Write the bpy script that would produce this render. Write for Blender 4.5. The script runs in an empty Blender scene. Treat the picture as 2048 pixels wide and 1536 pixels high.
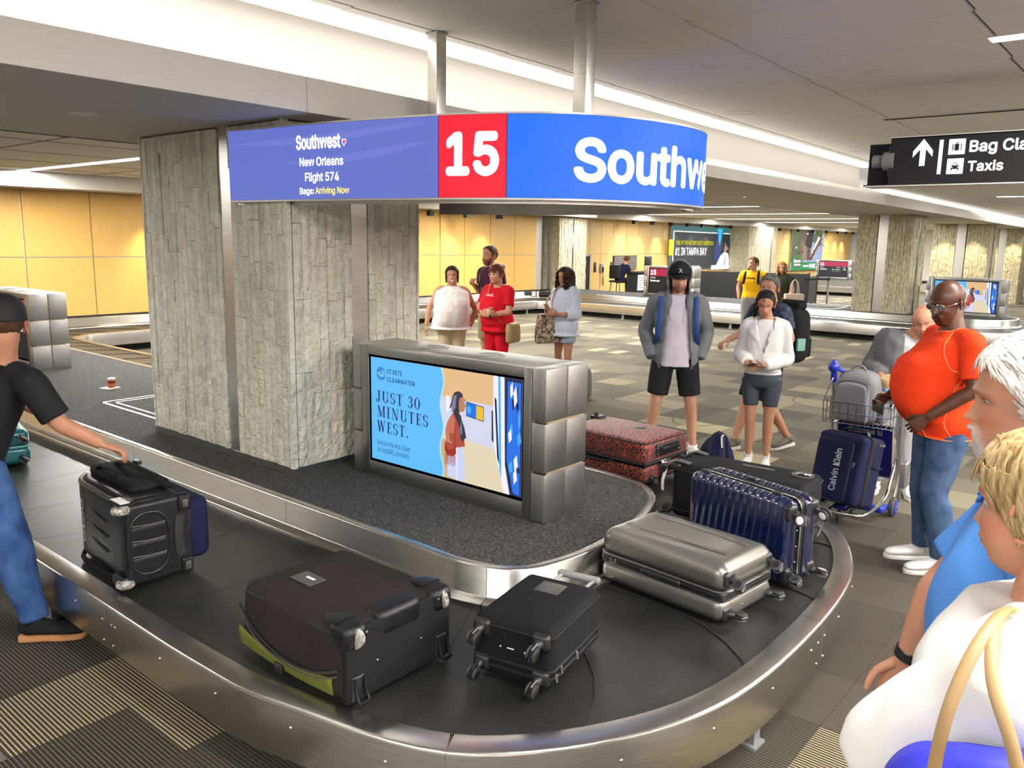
import bpy, math, random
import numpy as np
from mathutils import Vector, Matrix, noise as mnoise

random.seed(7)
C = bpy.context.scene.collection
SC = bpy.context.scene
PI = math.pi

# ------------------------------------------------------------------ camera, world, exposure
cam_d = bpy.data.cameras.new('camera')
cam = bpy.data.objects.new('camera', cam_d)
C.objects.link(cam)
SC.camera = cam
cam_d.sensor_width = 36.0
cam_d.lens = 36.0 * 1635.0 / 2048.0
cam_d.clip_end = 200
cam_d.clip_start = 0.05
_p, _r, _a = math.radians(10.0226), math.radians(0.9625), math.radians(39.656)
_f = Vector((math.sin(_a) * 0 + math.cos(_p) * math.cos(_a), 0, 0))
def _world(v):      # heading frame (right, forward, up) -> building frame
    s, c = math.sin(_a), math.cos(_a)
    return Vector((s * v[0] + c * v[1], -c * v[0] + s * v[1], v[2]))
_right = Vector((1, 0, 0)); _up = Vector((0, math.sin(_p), math.cos(_p)))
R_ = _world(math.cos(_r) * _right + math.sin(_r) * _up)
U_ = _world(-math.sin(_r) * _right + math.cos(_r) * _up)
F_ = _world(Vector((0, math.cos(_p), -math.sin(_p))))
cam.matrix_world = Matrix(((R_.x, U_.x, -F_.x, 0), (R_.y, U_.y, -F_.y, 0), (R_.z, U_.z, -F_.z, 2.0), (0, 0, 0, 1)))

wd = bpy.data.worlds.new('world'); SC.world = wd
wd.use_nodes = True
wd.node_tree.nodes['Background'].inputs[0].default_value = (1.0, 0.96, 0.9, 1)
wd.node_tree.nodes['Background'].inputs[1].default_value = 0.35
SC.view_settings.view_transform = 'Standard'
SC.view_settings.look = 'None'
SC.view_settings.exposure = 0.48
SC.view_settings.gamma = 1.0
SC.view_settings.use_curve_mapping = False
SC.cycles.use_denoising = True
SC.cycles.max_bounces = 6
SC.cycles.diffuse_bounces = 3
SC.cycles.glossy_bounces = 3
SC.cycles.transmission_bounces = 4
SC.cycles.sample_clamp_indirect = 4.0
SC.cycles.caustics_reflective = False
SC.cycles.caustics_refractive = False

def area(loc, sx, sy, power, col=(1, .97, .92), rot=(0, 0, 0), spread=PI):
    l = bpy.data.lights.new('ceiling_or_fill_light', 'AREA'); l.shape = 'RECTANGLE'
    l.size = sx; l.size_y = sy; l.energy = power; l.color = col; l.spread = spread
    o = bpy.data.objects.new('ceiling_or_fill_light', l); o.location = loc; o.rotation_euler = rot
    C.objects.link(o); return o
# the hall's linear ceiling lamps (fixtures modelled further down), plus added fill lamps noted below
UC = 3.25          # upper ceiling
SO = 2.68          # soffit underside
MC = 2.95          # mid ceiling over the belts beyond the columns
LIN_UP = [(1.7, -1.4), (5.9, -1.2), (10.2, -1.2), (-2.2, 1.0), (2.6, 1.2)]
for i, (x, y) in enumerate(LIN_UP[:4]):
    area((x, y, UC - .03), .18, 3.6, 200)
for x in (5.25, 10.4, 15.5, 20.6, 25.8, 31.0, 36.0):
    area((x, 11.0, MC - .02), .2, 8.5, 440)
area((41.5, 12.0, MC - .02), .2, 6.0, 400); area((47.0, 12.0, MC - .02), .2, 6.0, 400)  # two added lamps without fixtures, brightening the dark far wall
area((-.6, 9.5, MC - .02), .2, 7.5, 300)
for x in (18.0, 21.3, 25.0, 30.0):
    area((x, .8, MC - .02), .2, 4.0, 200)
area((4.1, -5.55, 2.80), 19.0, .3, 9000, col=(1, .93, .88), rot=(PI - .12, 0, 0))  # added unseen uplight behind the viewpoint, lifts the raised ceiling
# the continuous lamp strip along the cove
area((6.0, 3.95, UC - .035), 17.0, .16, 26, col=(1, .95, .87))
area((6.0, 4.02, 2.80), 17.5, .10, 14, col=(1, .93, .82), rot=(PI, 0, 0))

# ------------------------------------------------------------------ materials
def _nt(name):
    m = bpy.data.materials.new(name); m.use_nodes = True
    n = m.node_tree.nodes; l = m.node_tree.links
    return m, n, l, n['Principled BSDF']
def rgb(h):
    h = h.lstrip('#'); v = [int(h[i:i + 2], 16) / 255 for i in (0, 2, 4)]
    return tuple((c / 12.92 if c <= .04045 else ((c + .055) / 1.055) ** 2.4) for c in v) + (1,)
def mat(name, col, rough=.6, metal=0., bump=0., scale=60., var=0., vscale=8., col2=None, coat=0., stretch=(1, 1, 1), spec=.5, detail=4, sheen=0., bdist=.01, coord='Object'):
    m, n, l, b = _nt(name)
    if isinstance(col, str): col = rgb(col)
    if isinstance(col2, str): col2 = rgb(col2)
    b.inputs['Base Color'].default_value = col
    b.inputs['Roughness'].default_value = rough
    b.inputs['Metallic'].default_value = metal
    b.inputs['Specular IOR Level'].default_value = spec
    if coat: b.inputs['Coat Weight'].default_value = coat; b.inputs['Coat Roughness'].default_value = .12
    if sheen: b.inputs['Sheen Weight'].default_value = sheen
    if bump or var or col2:
        tc = n.new('ShaderNodeTexCoord'); mp = n.new('ShaderNodeMapping'); mp.inputs['Scale'].default_value = stretch
        l.new(tc.outputs[coord], mp.inputs[0])
    if bump:
        t = n.new('ShaderNodeTexNoise'); t.inputs['Scale'].default_value = scale; t.inputs['Detail'].default_value = detail
        l.new(mp.outputs[0], t.inputs[0])
        bp = n.new('ShaderNodeBump'); bp.inputs['Strength'].default_value = bump; bp.inputs['Distance'].default_value = bdist
        l.new(t.outputs[0], bp.inputs['Height']); l.new(bp.outputs[0], b.inputs['Normal'])
    if var or col2:
        t2 = n.new('ShaderNodeTexNoise'); t2.inputs['Scale'].default_value = vscale; t2.inputs['Detail'].default_value = 5
        l.new(mp.outputs[0], t2.inputs[0])
        r = n.new('ShaderNodeValToRGB'); r.color_ramp.elements[0].position = .35; r.color_ramp.elements[1].position = .65
        if col2: r.color_ramp.elements[0].color = col; r.color_ramp.elements[1].color = col2
        else:
            r.color_ramp.elements[0].color = tuple(c * (1 - var) for c in col[:3]) + (1,)
            r.color_ramp.elements[1].color = tuple(min(1, c * (1 + var)) for c in col[:3]) + (1,)
        l.new(t2.outputs[0], r.inputs[0]); l.new(r.outputs[0], b.inputs['Base Color'])
    return m
def emit(name, col, s=1.):
    m, n, l, b = _nt(name)
    if isinstance(col, str): col = rgb(col)
    b.inputs['Base Color'].default_value = (0.02, .02, .02, 1)
    b.inputs['Emission Color'].default_value = col; b.inputs['Emission Strength'].default_value = s * .72
    b.inputs['Roughness'].default_value = .5; b.inputs['Specular IOR Level'].default_value = .15
    return m
def steel(name, col=(.60, .585, .55, 1), rough=.3, stretch=(1, 1, 40), bump=.06):
    m = mat(name, col, rough, 1., bump, 30, var=.1, vscale=6, stretch=stretch, bdist=.002)
    return m
M = {}
M['steel'] = steel('brushed_steel', bump=0.)
M['steel_h'] = steel('rolled_steel', (.58, .565, .53, 1), .27, (1, 1, 30), bump=.0)
M['steel_dark'] = steel('kiosk_steel', (.36, .36, .35, 1), .38, (1, 40, 1))
M['steel_light'] = steel('kiosk_block_steel', (.46, .46, .45, 1), .42, (1, 40, 1))
M['chrome'] = mat('chrome', (.8, .8, .8, 1), .15, 1.)
M['rivet'] = mat('rivet_steel', (.85, .83, .78, 1), .18, 1.)
M['black'] = mat('black_plastic', (.012, .012, .013, 1), .38, bump=.15, scale=300, bdist=.001)
M['black_m'] = mat('matte_black', (.008, .008, .008, 1), .8)
M['rubber'] = mat('rubber', (.035, .034, .033, 1), .6)
M['grey_pl'] = mat('grey_plastic', (.25, .25, .25, 1), .45)
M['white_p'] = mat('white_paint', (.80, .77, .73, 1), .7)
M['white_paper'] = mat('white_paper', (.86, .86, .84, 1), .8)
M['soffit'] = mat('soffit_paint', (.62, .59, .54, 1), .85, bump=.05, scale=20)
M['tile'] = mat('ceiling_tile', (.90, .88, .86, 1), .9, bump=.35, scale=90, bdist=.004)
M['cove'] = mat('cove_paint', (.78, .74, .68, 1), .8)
M['lamp'] = emit('lamp_diffuser', (1, .97, .92, 1), 6.)
M['lamp_soft'] = emit('cove_lamp_diffuser', (1, .95, .87, 1), 1.5)
M['groove'] = mat('ceiling_grid_metal', (.12, .11, .10, 1), .7)

# belt rubber
def m_belt():
    m, n, l, b = _nt('belt_rubber')
    tc = n.new('ShaderNodeTexCoord')
    t = n.new('ShaderNodeTexNoise'); t.inputs['Scale'].default_value = 2.4; t.inputs['Detail'].default_value = 8; t.inputs['Roughness'].default_value = .65
    l.new(tc.outputs['Object'], t.inputs[0])
    r = n.new('ShaderNodeValToRGB'); r.color_ramp.elements[0].position = .3; r.color_ramp.elements[1].position = .75
    r.color_ramp.elements[0].color = (.009, .0088, .008, 1); r.color_ramp.elements[1].color = (.032, .030, .027, 1)
    l.new(t.outputs[0], r.inputs[0])
    # scuffs
    mp = n.new('ShaderNodeMapping'); mp.inputs['Scale'].default_value = (3, 14, 1); mp.inputs['Rotation'].default_value = (0, 0, .5)
    l.new(tc.outputs['Object'], mp.inputs[0])
    t2 = n.new('ShaderNodeTexNoise'); t2.inputs['Scale'].default_value = 2.; t2.inputs['Detail'].default_value = 10; t2.inputs['Roughness'].default_value = .8
    l.new(mp.outputs[0], t2.inputs[0])
    r2 = n.new('ShaderNodeValToRGB'); r2.color_ramp.elements[0].position = .60; r2.color_ramp.elements[1].position = .74
    r2.color_ramp.elements[0].color = (0, 0, 0, 1); r2.color_ramp.elements[1].color = (.5, .5, .5, 1)
    l.new(t2.outputs[0], r2.inputs[0])
    mx = n.new('ShaderNodeMix'); mx.data_type = 'RGBA'
    l.new(r2.outputs[0], mx.inputs['Factor']); l.new(r.outputs[0], mx.inputs['A']); mx.inputs['B'].default_value = (.16, .155, .145, 1)
    l.new(mx.outputs['Result'], b.inputs['Base Color'])
    mr = n.new('ShaderNodeMapRange'); mr.inputs['To Min'].default_value = .30; mr.inputs['To Max'].default_value = .5
    l.new(t.outputs[0], mr.inputs[0]); l.new(mr.outputs[0], b.inputs['Roughness'])
    bp = n.new('ShaderNodeBump'); bp.inputs['Strength'].default_value = .15; bp.inputs['Distance'].default_value = .004
    l.new(t2.outputs[0], bp.inputs['Height']); l.new(bp.outputs[0], b.inputs['Normal'])
    return m
M['belt'] = m_belt()
# speckled island carpet
def m_speck():
    m, n, l, b = _nt('speckled_carpet')
    tc = n.new('ShaderNodeTexCoord')
    t = n.new('ShaderNodeTexNoise'); t.inputs['Scale'].default_value = 130; t.inputs['Detail'].default_value = 2
    l.new(tc.outputs['Object'], t.inputs[0])
    r = n.new('ShaderNodeValToRGB'); r.color_ramp.elements[0].position = .45; r.color_ramp.elements[1].position = .72
    r.color_ramp.elements[0].color = (.006, .006, .007, 1); r.color_ramp.elements[1].color = (.12, .115, .105, 1)
    l.new(t.outputs[0], r.inputs[0]); l.new(r.outputs[0], b.inputs['Base Color'])
    b.inputs['Roughness'].default_value = .95
    bp = n.new('ShaderNodeBump'); bp.inputs['Strength'].default_value = .5; bp.inputs['Distance'].default_value = .004
    l.new(t.outputs[0], bp.inputs['Height']); l.new(bp.outputs[0], b.inputs['Normal'])
    return m
M['deck'] = m_speck()
# ribbed carpet: thin light cords on brown, cords run along Y
def m_rib(name, base, cord, width, pitch=.0165):
    m, n, l, b = _nt(name)
    tc = n.new('ShaderNodeTexCoord')
    sp = n.new('ShaderNodeSeparateXYZ'); l.new(tc.outputs['Object'], sp.inputs[0])
    mu = n.new('ShaderNodeMath'); mu.operation = 'DIVIDE'; mu.inputs[1].default_value = pitch; l.new(sp.outputs['X'], mu.inputs[0])
    fr = n.new('ShaderNodeMath'); fr.operation = 'FRACT'; l.new(mu.outputs[0], fr.inputs[0])
    r = n.new('ShaderNodeValToRGB')
    e = r.color_ramp.elements
    e[0].position = 0; e[0].color = base; e[1].position = .5 - width; e[1].color = base
    a = e.new(.5 - width * .5); a.color = cord; c_ = e.new(.5 + width * .5); c_.color = cord; d = e.new(.5 + width); d.color = base
    l.new(fr.outputs[0], r.inputs[0])
    t = n.new('ShaderNodeTexNoise'); t.inputs['Scale'].default_value = 160; t.inputs['Detail'].default_value = 3; l.new(tc.outputs['Object'], t.inputs[0])
    mx = n.new('ShaderNodeMix'); mx.data_type = 'RGBA'; mx.blend_type = 'MULTIPLY'; mx.inputs['Factor'].default_value = .75
    l.new(r.outputs[0], mx.inputs['A']); l.new(t.outputs['Color'], mx.inputs['B'])
    r3 = n.new('ShaderNodeMapRange'); r3.inputs['From Min'].default_value = .3; r3.inputs['From Max'].default_value = .7; r3.inputs['To Min'].default_value = .55; r3.inputs['To Max'].default_value = 1.35
    l.new(t.outputs[0], r3.inputs[0]); l.new(r3.outputs[0], mx.inputs['B'])
    l.new(mx.outputs['Result'], b.inputs['Base Color'])
    b.inputs['Roughness'].default_value = .95
    return m
CARPET = [m_rib('carpet_dark_rib', (.008, .006, .004, 1), (.22, .18, .11, 1), .11),
          m_rib('carpet_brown_rib', (.014, .011, .007, 1), (.085, .072, .048, 1), .2),
          m_rib('carpet_light_rib', (.025, .019, .012, 1), (.50, .40, .22, 1), .2),
          m_rib('carpet_olive_rib', (.034, .029, .020, 1), (.072, .062, .042, 1), .25)]
CFAR = [mat('carpet_tan', (.21, .185, .12, 1), .95, var=.15, vscale=120), mat('carpet_olive', (.125, .112, .075, 1), .95, var=.15, vscale=120),
        mat('carpet_brown', (.055, .048, .034, 1), .95, var=.2, vscale=120), mat('carpet_cream', (.36, .31, .18, 1), .95, var=.1, vscale=120),
        mat('carpet_umber', (.085, .075, .052, 1), .95, var=.2, vscale=120)]
def m_stone(name, c1, c2, bump=1., sc=34):
    m = mat(name, c1, .85, bump=bump, scale=sc, col2=c2, vscale=14, detail=7, bdist=.03)
    n = m.node_tree.nodes; l = m.node_tree.links; b = n['Principled BSDF']
    tc = n.new('ShaderNodeTexCoord'); mp = n.new('ShaderNodeMapping'); mp.inputs['Scale'].default_value = (18, 18, 42); l.new(tc.outputs['Object'], mp.inputs[0])
    v = n.new('ShaderNodeTexNoise'); v.inputs['Scale'].default_value = 1.1; v.inputs['Detail'].default_value = 9; v.inputs['Distortion'].default_value = 2.2; l.new(mp.outputs[0], v.inputs[0])
    r = n.new('ShaderNodeValToRGB'); r.color_ramp.elements[0].position = .29; r.color_ramp.elements[1].position = .37
    r.color_ramp.elements[0].color = (.35, .31, .26, 1); r.color_ramp.elements[1].color = (1, 1, 1, 1); l.new(v.outputs[0], r.inputs[0])
    mx = n.new('ShaderNodeMix'); mx.data_type = 'RGBA'; mx.blend_type = 'MULTIPLY'; mx.inputs['Factor'].default_value = .8
    src = b.inputs['Base Color'].links[0].from_socket
    l.new(src, mx.inputs['A']); l.new(r.outputs[0], mx.inputs['B']); l.new(mx.outputs['Result'], b.inputs['Base Color'])
    return m
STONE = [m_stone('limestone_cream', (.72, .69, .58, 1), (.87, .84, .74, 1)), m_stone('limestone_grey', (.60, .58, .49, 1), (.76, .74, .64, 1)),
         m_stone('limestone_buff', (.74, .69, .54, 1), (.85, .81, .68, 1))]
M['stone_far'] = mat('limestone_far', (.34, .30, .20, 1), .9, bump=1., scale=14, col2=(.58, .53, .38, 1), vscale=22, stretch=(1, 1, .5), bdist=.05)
M['wood'] = mat('maple_panel', (.60, .355, .09, 1), .45, col2=(.66, .40, .11, 1), vscale=30, stretch=(1, 1, .12))
M['wood_y'] = mat('maple_panel_far', (.58, .38, .13, 1), .45, col2=(.64, .43, .16, 1), vscale=30, stretch=(1, 1, .12))
M['joint'] = mat('aluminium_joint', (.62, .60, .55, 1), .4, .6)

# ------------------------------------------------------------------ mesh helpers
class MB:
    def __init__(s): s.v = []; s.f = []; s.m = []; s.n = 0
    def add(s, v, f, mi=0):
        v = np.asarray(v, float).reshape(-1, 3); k = s.n
        s.v.append(v); s.f += [tuple(i + k for i in q) for q in f]; s.m += [mi] * len(f); s.n += len(v)
        return s
    def xf(s, mtx):
        mt = np.array(mtx)
        s.v = [v @ mt[:3, :3].T + mt[:3, 3] for v in s.v]; return s
    def verts(s): return np.concatenate(s.v) if s.v else np.zeros((0, 3))
    def join(s, o, mi=None):
        k = s.n
        for v in o.v: s.v.append(v)
        s.f += [tuple(i + k for i in q) for q in o.f]; s.m += (o.m if mi is None else [mi] * len(o.f)); s.n += o.n
        return s
    def mesh(s, name, mats, smooth=True, angle=None):
        me = bpy.data.meshes.new(name)
        me.from_pydata(s.verts().tolist(), [], s.f)
        for m in (mats if isinstance(mats, (list, tuple)) else [mats]): me.materials.append(m)
        if max(s.m or [0]) > 0: me.polygons.foreach_set('material_index', s.m)
        if smooth: me.polygons.foreach_set('use_smooth', [True] * len(s.f))
        me.update()
        if smooth and angle: me.set_sharp_from_angle(angle=math.radians(angle))
        return me
def link(name, me, parent=None, loc=None, rot=None):
    o = bpy.data.objects.new(name, me); C.objects.link(o)
    if parent is not None: o.parent = parent
    if loc is not None: o.location = loc
    if rot is not None: o.rotation_euler = rot
    return o
def obj(name, mb, mats, parent=None, smooth=True, angle=40, loc=None, rot=None, label=None):
    o = link(name, mb.mesh(name, mats, smooth, angle), parent, loc, rot)
    if label: o['label'] = label
    return o
def tag(o, label, cat, group=None):
    o['label'] = label; o['category'] = cat
    if group: o['group'] = group
    return o
def thing(name, label, cat, loc=(0, 0, 0), rz=0, group=None):
    o = bpy.data.objects.new(name, None); C.objects.link(o); o.location = loc; o.rotation_euler = (0, 0, rz)
    o.empty_display_size = .1
    return tag(o, label, cat, group)
def struct(name, mb, mats, smooth=False, parent=None):
    o = obj(name, mb, mats, parent, smooth)
    if parent is None: o['kind'] = 'structure'
    return o
def box(a, b, mb=None, mi=0):
    mb = mb or MB(); x0, y0, z0 = a; x1, y1, z1 = b
    v = [(x0, y0, z0), (x1, y0, z0), (x1, y1, z0), (x0, y1, z0), (x0, y0, z1), (x1, y0, z1), (x1, y1, z1), (x0, y1, z1)]
    f = [(0, 3, 2, 1), (4, 5, 6, 7), (0, 1, 5, 4), (1, 2, 6, 5), (2, 3, 7, 6), (3, 0, 4, 7)]
    return mb.add(v, f, mi)
def cbox(c, s, mb=None, mi=0):
    return box([c[i] - s[i] / 2 for i in range(3)], [c[i] + s[i] / 2 for i in range(3)], mb, mi)
def rbox(sz, r, seg=3, mid=1, mb=None, mi=0, c=(0, 0, 0), fn=None):
    """rounded box centred on c; mid = subdivisions of the flat part (int or 3)"""
    mb = mb or MB(); h = [s / 2 for s in sz]; mid = (mid,) * 3 if isinstance(mid, int) else mid
    r = min(r, min(h) * .98)
    def lin(i):
        a = [-h[i] + r * math.tan(k / seg * PI / 4) for k in range(seg)]
        q = [-h[i] + r + (2 * h[i] - 2 * r) * k / mid[i] for k in range(mid[i] + 1)]
        return a[:0] + [-h[i] + r * (1 - math.tan((1 - k / seg) * PI / 4)) for k in range(seg)] + q + [h[i] - r * (1 - math.tan((1 - k / seg) * PI / 4)) for k in reversed(range(seg))]
    L = [lin(i) for i in range(3)]
    idx = {}; vs = []; fs = []
    def vid(p):
        k = tuple(round(t, 6) for t in p)
        if k in idx: return idx[k]
        q = []; d = []
        for i in range(3):
            inn = max(-(h[i] - r), min(h[i] - r, p[i])); q.append(inn); d.append(p[i] - inn)
        ln = math.sqrt(sum(t * t for t in d)) or 1
        w = [q[i] + d[i] / ln * r for i in range(3)] if ln > 1e-9 and any(abs(t) > 1e-9 for t in d) else list(p)
        if fn: w = fn(w)
        idx[k] = len(vs); vs.append([w[i] + c[i] for i in range(3)]); return idx[k]
    for ax in range(3):
        u, w = (ax + 1) % 3, (ax + 2) % 3
        for sgn in (-1, 1):
            for i in range(len(L[u]) - 1):
                for j in range(len(L[w]) - 1):
                    q = []
                    for (a, b) in ((i, j), (i + 1, j), (i + 1, j + 1), (i, j + 1)):
                        p = [0, 0, 0]; p[ax] = sgn * h[ax]; p[u] = L[u][a]; p[w] = L[w][b]; q.append(vid(p))
                    fs.append(tuple(q) if sgn > 0 else tuple(reversed(q)))
    return mb.add(vs, fs, mi)
def cr(pts, n, closed=False):
    """Catmull-Rom through pts, n samples per span"""
    P = np.asarray(pts, float); out = []; N = len(P)
    rng = N if closed else N - 1
    for i in range(rng):
        if closed: a, b, c_, d = P[(i - 1) % N], P[i], P[(i + 1) % N], P[(i + 2) % N]
        else: a, b, c_, d = P[max(i - 1, 0)], P[i], P[i + 1], P[min(i + 2, N - 1)]
        for k in range(n):
            t = k / n
            out.append(.5 * ((2 * b) + (-a + c_) * t + (2 * a - 5 * b + 4 * c_ - d) * t * t + (-a + 3 * b - 3 * c_ + d) * t ** 3))
    if not closed: out.append(P[-1])
    return np.array(out)
def tube(pts, rad, n=8, mb=None, mi=0, side=None, caps=True, sub=0, exp=2.0, rcap=False):
    """loft along pts; rad = scalar, list of scalars or list of (a,b); side = fixed direction for a"""
    mb = mb or MB(); P = np.asarray(pts, float)
    if np.isscalar(rad): rad = [rad] * len(P)
    Rr = np.array([(r, r) if np.isscalar(r) else tuple(r) for r in rad], float)
    if sub:
        Q = cr(np.hstack([P, Rr]), sub); P, Rr = Q[:, :3], np.maximum(Q[:, 3:], 1e-4)
    if rcap:   # rounded ends
        d0 = P[0] - P[1]; d0 /= np.linalg.norm(d0); d1 = P[-1] - P[-2]; d1 /= np.linalg.norm(d1)
        r0, r1 = Rr[0].mean(), Rr[-1].mean()
        P = np.vstack([P[0] + d0 * r0 * .95, P[0] + d0 * r0 * .7, P, P[-1] + d1 * r1 * .7, P[-1] + d1 * r1 * .95])
        Rr = np.vstack([Rr[0] * .3, Rr[0] * .72, Rr, Rr[-1] * .72, Rr[-1] * .3])
    T = np.gradient(P, axis=0); T /= np.maximum(np.linalg.norm(T, axis=1, keepdims=True), 1e-9)
    if side is None:
        s = np.cross(T[0], (0, 0, 1.));
        if np.linalg.norm(s) < .1: s = np.cross(T[0], (0, 1., 0))
    else: s = np.asarray(side, float)
    ang = np.arange(n) * 2 * PI / n
    ca, sa = np.cos(ang), np.sin(ang)
    if exp != 2.0:
        ca = np.sign(ca) * np.abs(ca) ** (2 / exp); sa = np.sign(sa) * np.abs(sa) ** (2 / exp)
    vs = []
    for i in range(len(P)):
        s0 = np.asarray(side, float) if side is not None and np.ndim(side) == 1 else s
        s = s0 - T[i] * (s0 @ T[i]); s /= max(np.linalg.norm(s), 1e-9)
        u = np.cross(s, T[i])
        vs.append(P[i] + np.outer(ca * Rr[i, 0], s) + np.outer(sa * Rr[i, 1], u))
    v = np.concatenate(vs); f = []
    for i in range(len(P) - 1):
        for j in range(n):
            k = (j + 1) % n
            f.append((i * n + j, (i + 1) * n + j, (i + 1) * n + k, i * n + k))
    if caps:
        f.append(tuple(range(n))); f.append(tuple((len(P) - 1) * n + j for j in reversed(range(n))))
    return mb.add(v, f, mi)
def ring_tube(pts, r, n=8, mb=None, mi=0):
    """closed tube through pts"""
    mb = mb or MB(); P = np.asarray(pts, float); N = len(P)
    T = np.roll(P, -1, 0) - np.roll(P, 1, 0); T /= np.linalg.norm(T, axis=1, keepdims=True)
    nrm = np.cross(P[1] - P[0], P[N // 3] - P[0]); nrm /= max(np.linalg.norm(nrm), 1e-9)
    vs = []
    for i in range(N):
        s = nrm - T[i] * (nrm @ T[i]); s /= np.linalg.norm(s); u = np.cross(T[i], s)
        for j in range(n): vs.append(P[i] + r * (math.cos(j * 2 * PI / n) * s + math.sin(j * 2 * PI / n) * u))
    f = [(i * n + j, ((i + 1) % N) * n + j, ((i + 1) % N) * n + (j + 1) % n, i * n + (j + 1) % n) for i in range(N) for j in range(n)]
    return mb.add(vs, f, mi)
def cyl(p0, p1, r, n=12, mb=None, mi=0, r2=None):
    return tube([p0, p1], [r, r if r2 is None else r2], n, mb, mi)
def disc_wheel(c, axis, r, w, mb=None, mi=0, n=20, bev=.25):
    c = np.asarray(c, float); a = np.asarray(axis, float); a /= np.linalg.norm(a)
    return tube([c - a * w / 2, c - a * w / 2, c - a * w * .3, c + a * w * .3, c + a * w / 2, c + a * w / 2], [1e-4, r * (1 - bev), r, r, r * (1 - bev), 1e-4], n, mb, mi, caps=False) if False else \
        _lathe_axis(c, a, [(0, -w / 2), (r * (1 - bev), -w / 2), (r, -w * .28), (r, w * .28), (r * (1 - bev), w / 2), (0, w / 2)], n, mb, mi)
def _lathe_axis(c, a, prof, n=16, mb=None, mi=0):
    mb = mb or MB(); a = np.asarray(a, float); a = a / np.linalg.norm(a); c = np.asarray(c, float)
    s = np.cross(a, (0, 0, 1.));
    if np.linalg.norm(s) < .1: s = np.cross(a, (0, 1., 0))
    s /= np.linalg.norm(s); u = np.cross(a, s); vs = []
    for (r, h) in prof:
        r = max(r, 1e-5)
        for j in range(n):
            t = j * 2 * PI / n; vs.append(c + a * h + r * (math.cos(t) * s + math.sin(t) * u))
    f = [(i * n + j, i * n + (j + 1) % n, (i + 1) * n + (j + 1) % n, (i + 1) * n + j) for i in range(len(prof) - 1) for j in range(n)]
    return mb.add(vs, f, mi)
def lathe(c, prof, n=16, mb=None, mi=0): return _lathe_axis(c, (0, 0, 1), prof, n, mb, mi)
def prism(poly, z0, z1, mb=None, mi=0):
    mb = mb or MB(); N = len(poly)
    v = [(p[0], p[1], z0) for p in poly] + [(p[0], p[1], z1) for p in poly]
    f = [tuple(reversed(range(N))), tuple(range(N, 2 * N))] + [(i, (i + 1) % N, N + (i + 1) % N, N + i) for i in range(N)]
    return mb.add(v, f, mi)
def copy_tree(o, parent=None, loc=None, rz=None):
    c = o.copy(); C.objects.link(c)
    if parent is not None: c.parent = parent
    if loc is not None: c.location = loc
    if rz is not None: c.rotation_euler = (0, 0, rz)
    for ch in o.children: copy_tree(ch, c)
    return c
FONT = None
try:      # Blender's own interface typeface; the built-in one is used where it is missing
    import os
    _fp = os.path.join(bpy.utils.resource_path('LOCAL'), 'datafiles', 'fonts', 'Inter.woff2')
    if os.path.exists(_fp): FONT = bpy.data.fonts.load(_fp)
except Exception: FONT = None
def text2d(s, size=1., bold=0., align='LEFT', res=4, spacing=1., xs=1.):
    """flat text as (verts Nx2, faces) in the font's plane"""
    cu = bpy.data.curves.new('lettering', 'FONT'); cu.body = s; cu.size = size; cu.align_x = align
    cu.resolution_u = res; cu.space_character = spacing; cu.fill_mode = 'FRONT'
    if FONT: cu.font = FONT
    o = bpy.data.objects.new('lettering', cu); C.objects.link(o)
    bpy.context.view_layer.update()
    me = bpy.data.meshes.new_from_object(o.evaluated_get(bpy.context.evaluated_depsgraph_get()))
    v = np.array([tuple(p.co) for p in me.vertices]).reshape(-1, 3)[:, :2].copy(); f = [tuple(p.vertices) for p in me.polygons]
    bpy.data.objects.remove(o); bpy.data.curves.remove(cu); bpy.data.meshes.remove(me)
    v[:, 0] *= xs
    if bold:     # heavier weight: the outline repeated around itself
        n = len(v); V = [v]; F = list(f)
        for k in range(8):
            a = k * PI / 4; V.append(v + (bold * math.cos(a), bold * math.sin(a))); F += [tuple(i + n * (k + 1) for i in q) for q in f]
        v = np.concatenate(V); f = F
    return v, f
def text_fit(s, w=None, h=None, **k):
    """text scaled so that its ink is w wide and/or h high, ink box starting at the origin"""
    v, f = text2d(s, **k)
    mn, mx = v.min(0), v.max(0); v = v - mn; d = mx - mn
    sx = w / d[0] if w else (h / d[1]); sy = h / d[1] if h else sx
    return v * (sx, sy), f
def flat_map(v, f, fn, mb=None, mi=0):
    mb = mb or MB(); return mb.add([fn(a, b) for a, b in v], f, mi)
def quad2(u0, v0, u1, v1, nu=1, nv=1):
    vs = [(u0 + (u1 - u0) * i / nu, v0 + (v1 - v0) * j / nv) for j in range(nv + 1) for i in range(nu + 1)]
    fs = [(j * (nu + 1) + i, j * (nu + 1) + i + 1, (j + 1) * (nu + 1) + i + 1, (j + 1) * (nu + 1) + i) for j in range(nv) for i in range(nu)]
    return np.array(vs), fs
def slab_mesh(v, f, fn, t, mb=None, mi=0):
    """give a flat piece thickness t along fn(u,v,d)"""
    mb = mb or MB(); n = len(v)
    a = [fn(p[0], p[1], 0) for p in v] + [fn(p[0], p[1], t) for p in v]
    fs = [tuple(reversed(q)) for q in f] + [tuple(i + n for i in q) for q in f]
    from collections import Counter
    ed = Counter(); dirs = {}
    for q in f:
        for i in range(len(q)):
            e = (q[i], q[(i + 1) % len(q)]); k = tuple(sorted(e)); ed[k] += 1; dirs[k] = e
    for k, c_ in ed.items():
        if c_ == 1:
            i, j = dirs[k]; fs.append((i, j, j + n, i + n))
    return mb.add(a, fs, mi)
def wnoise(p, s=1.): return mnoise.noise(Vector(p) * s)
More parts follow.
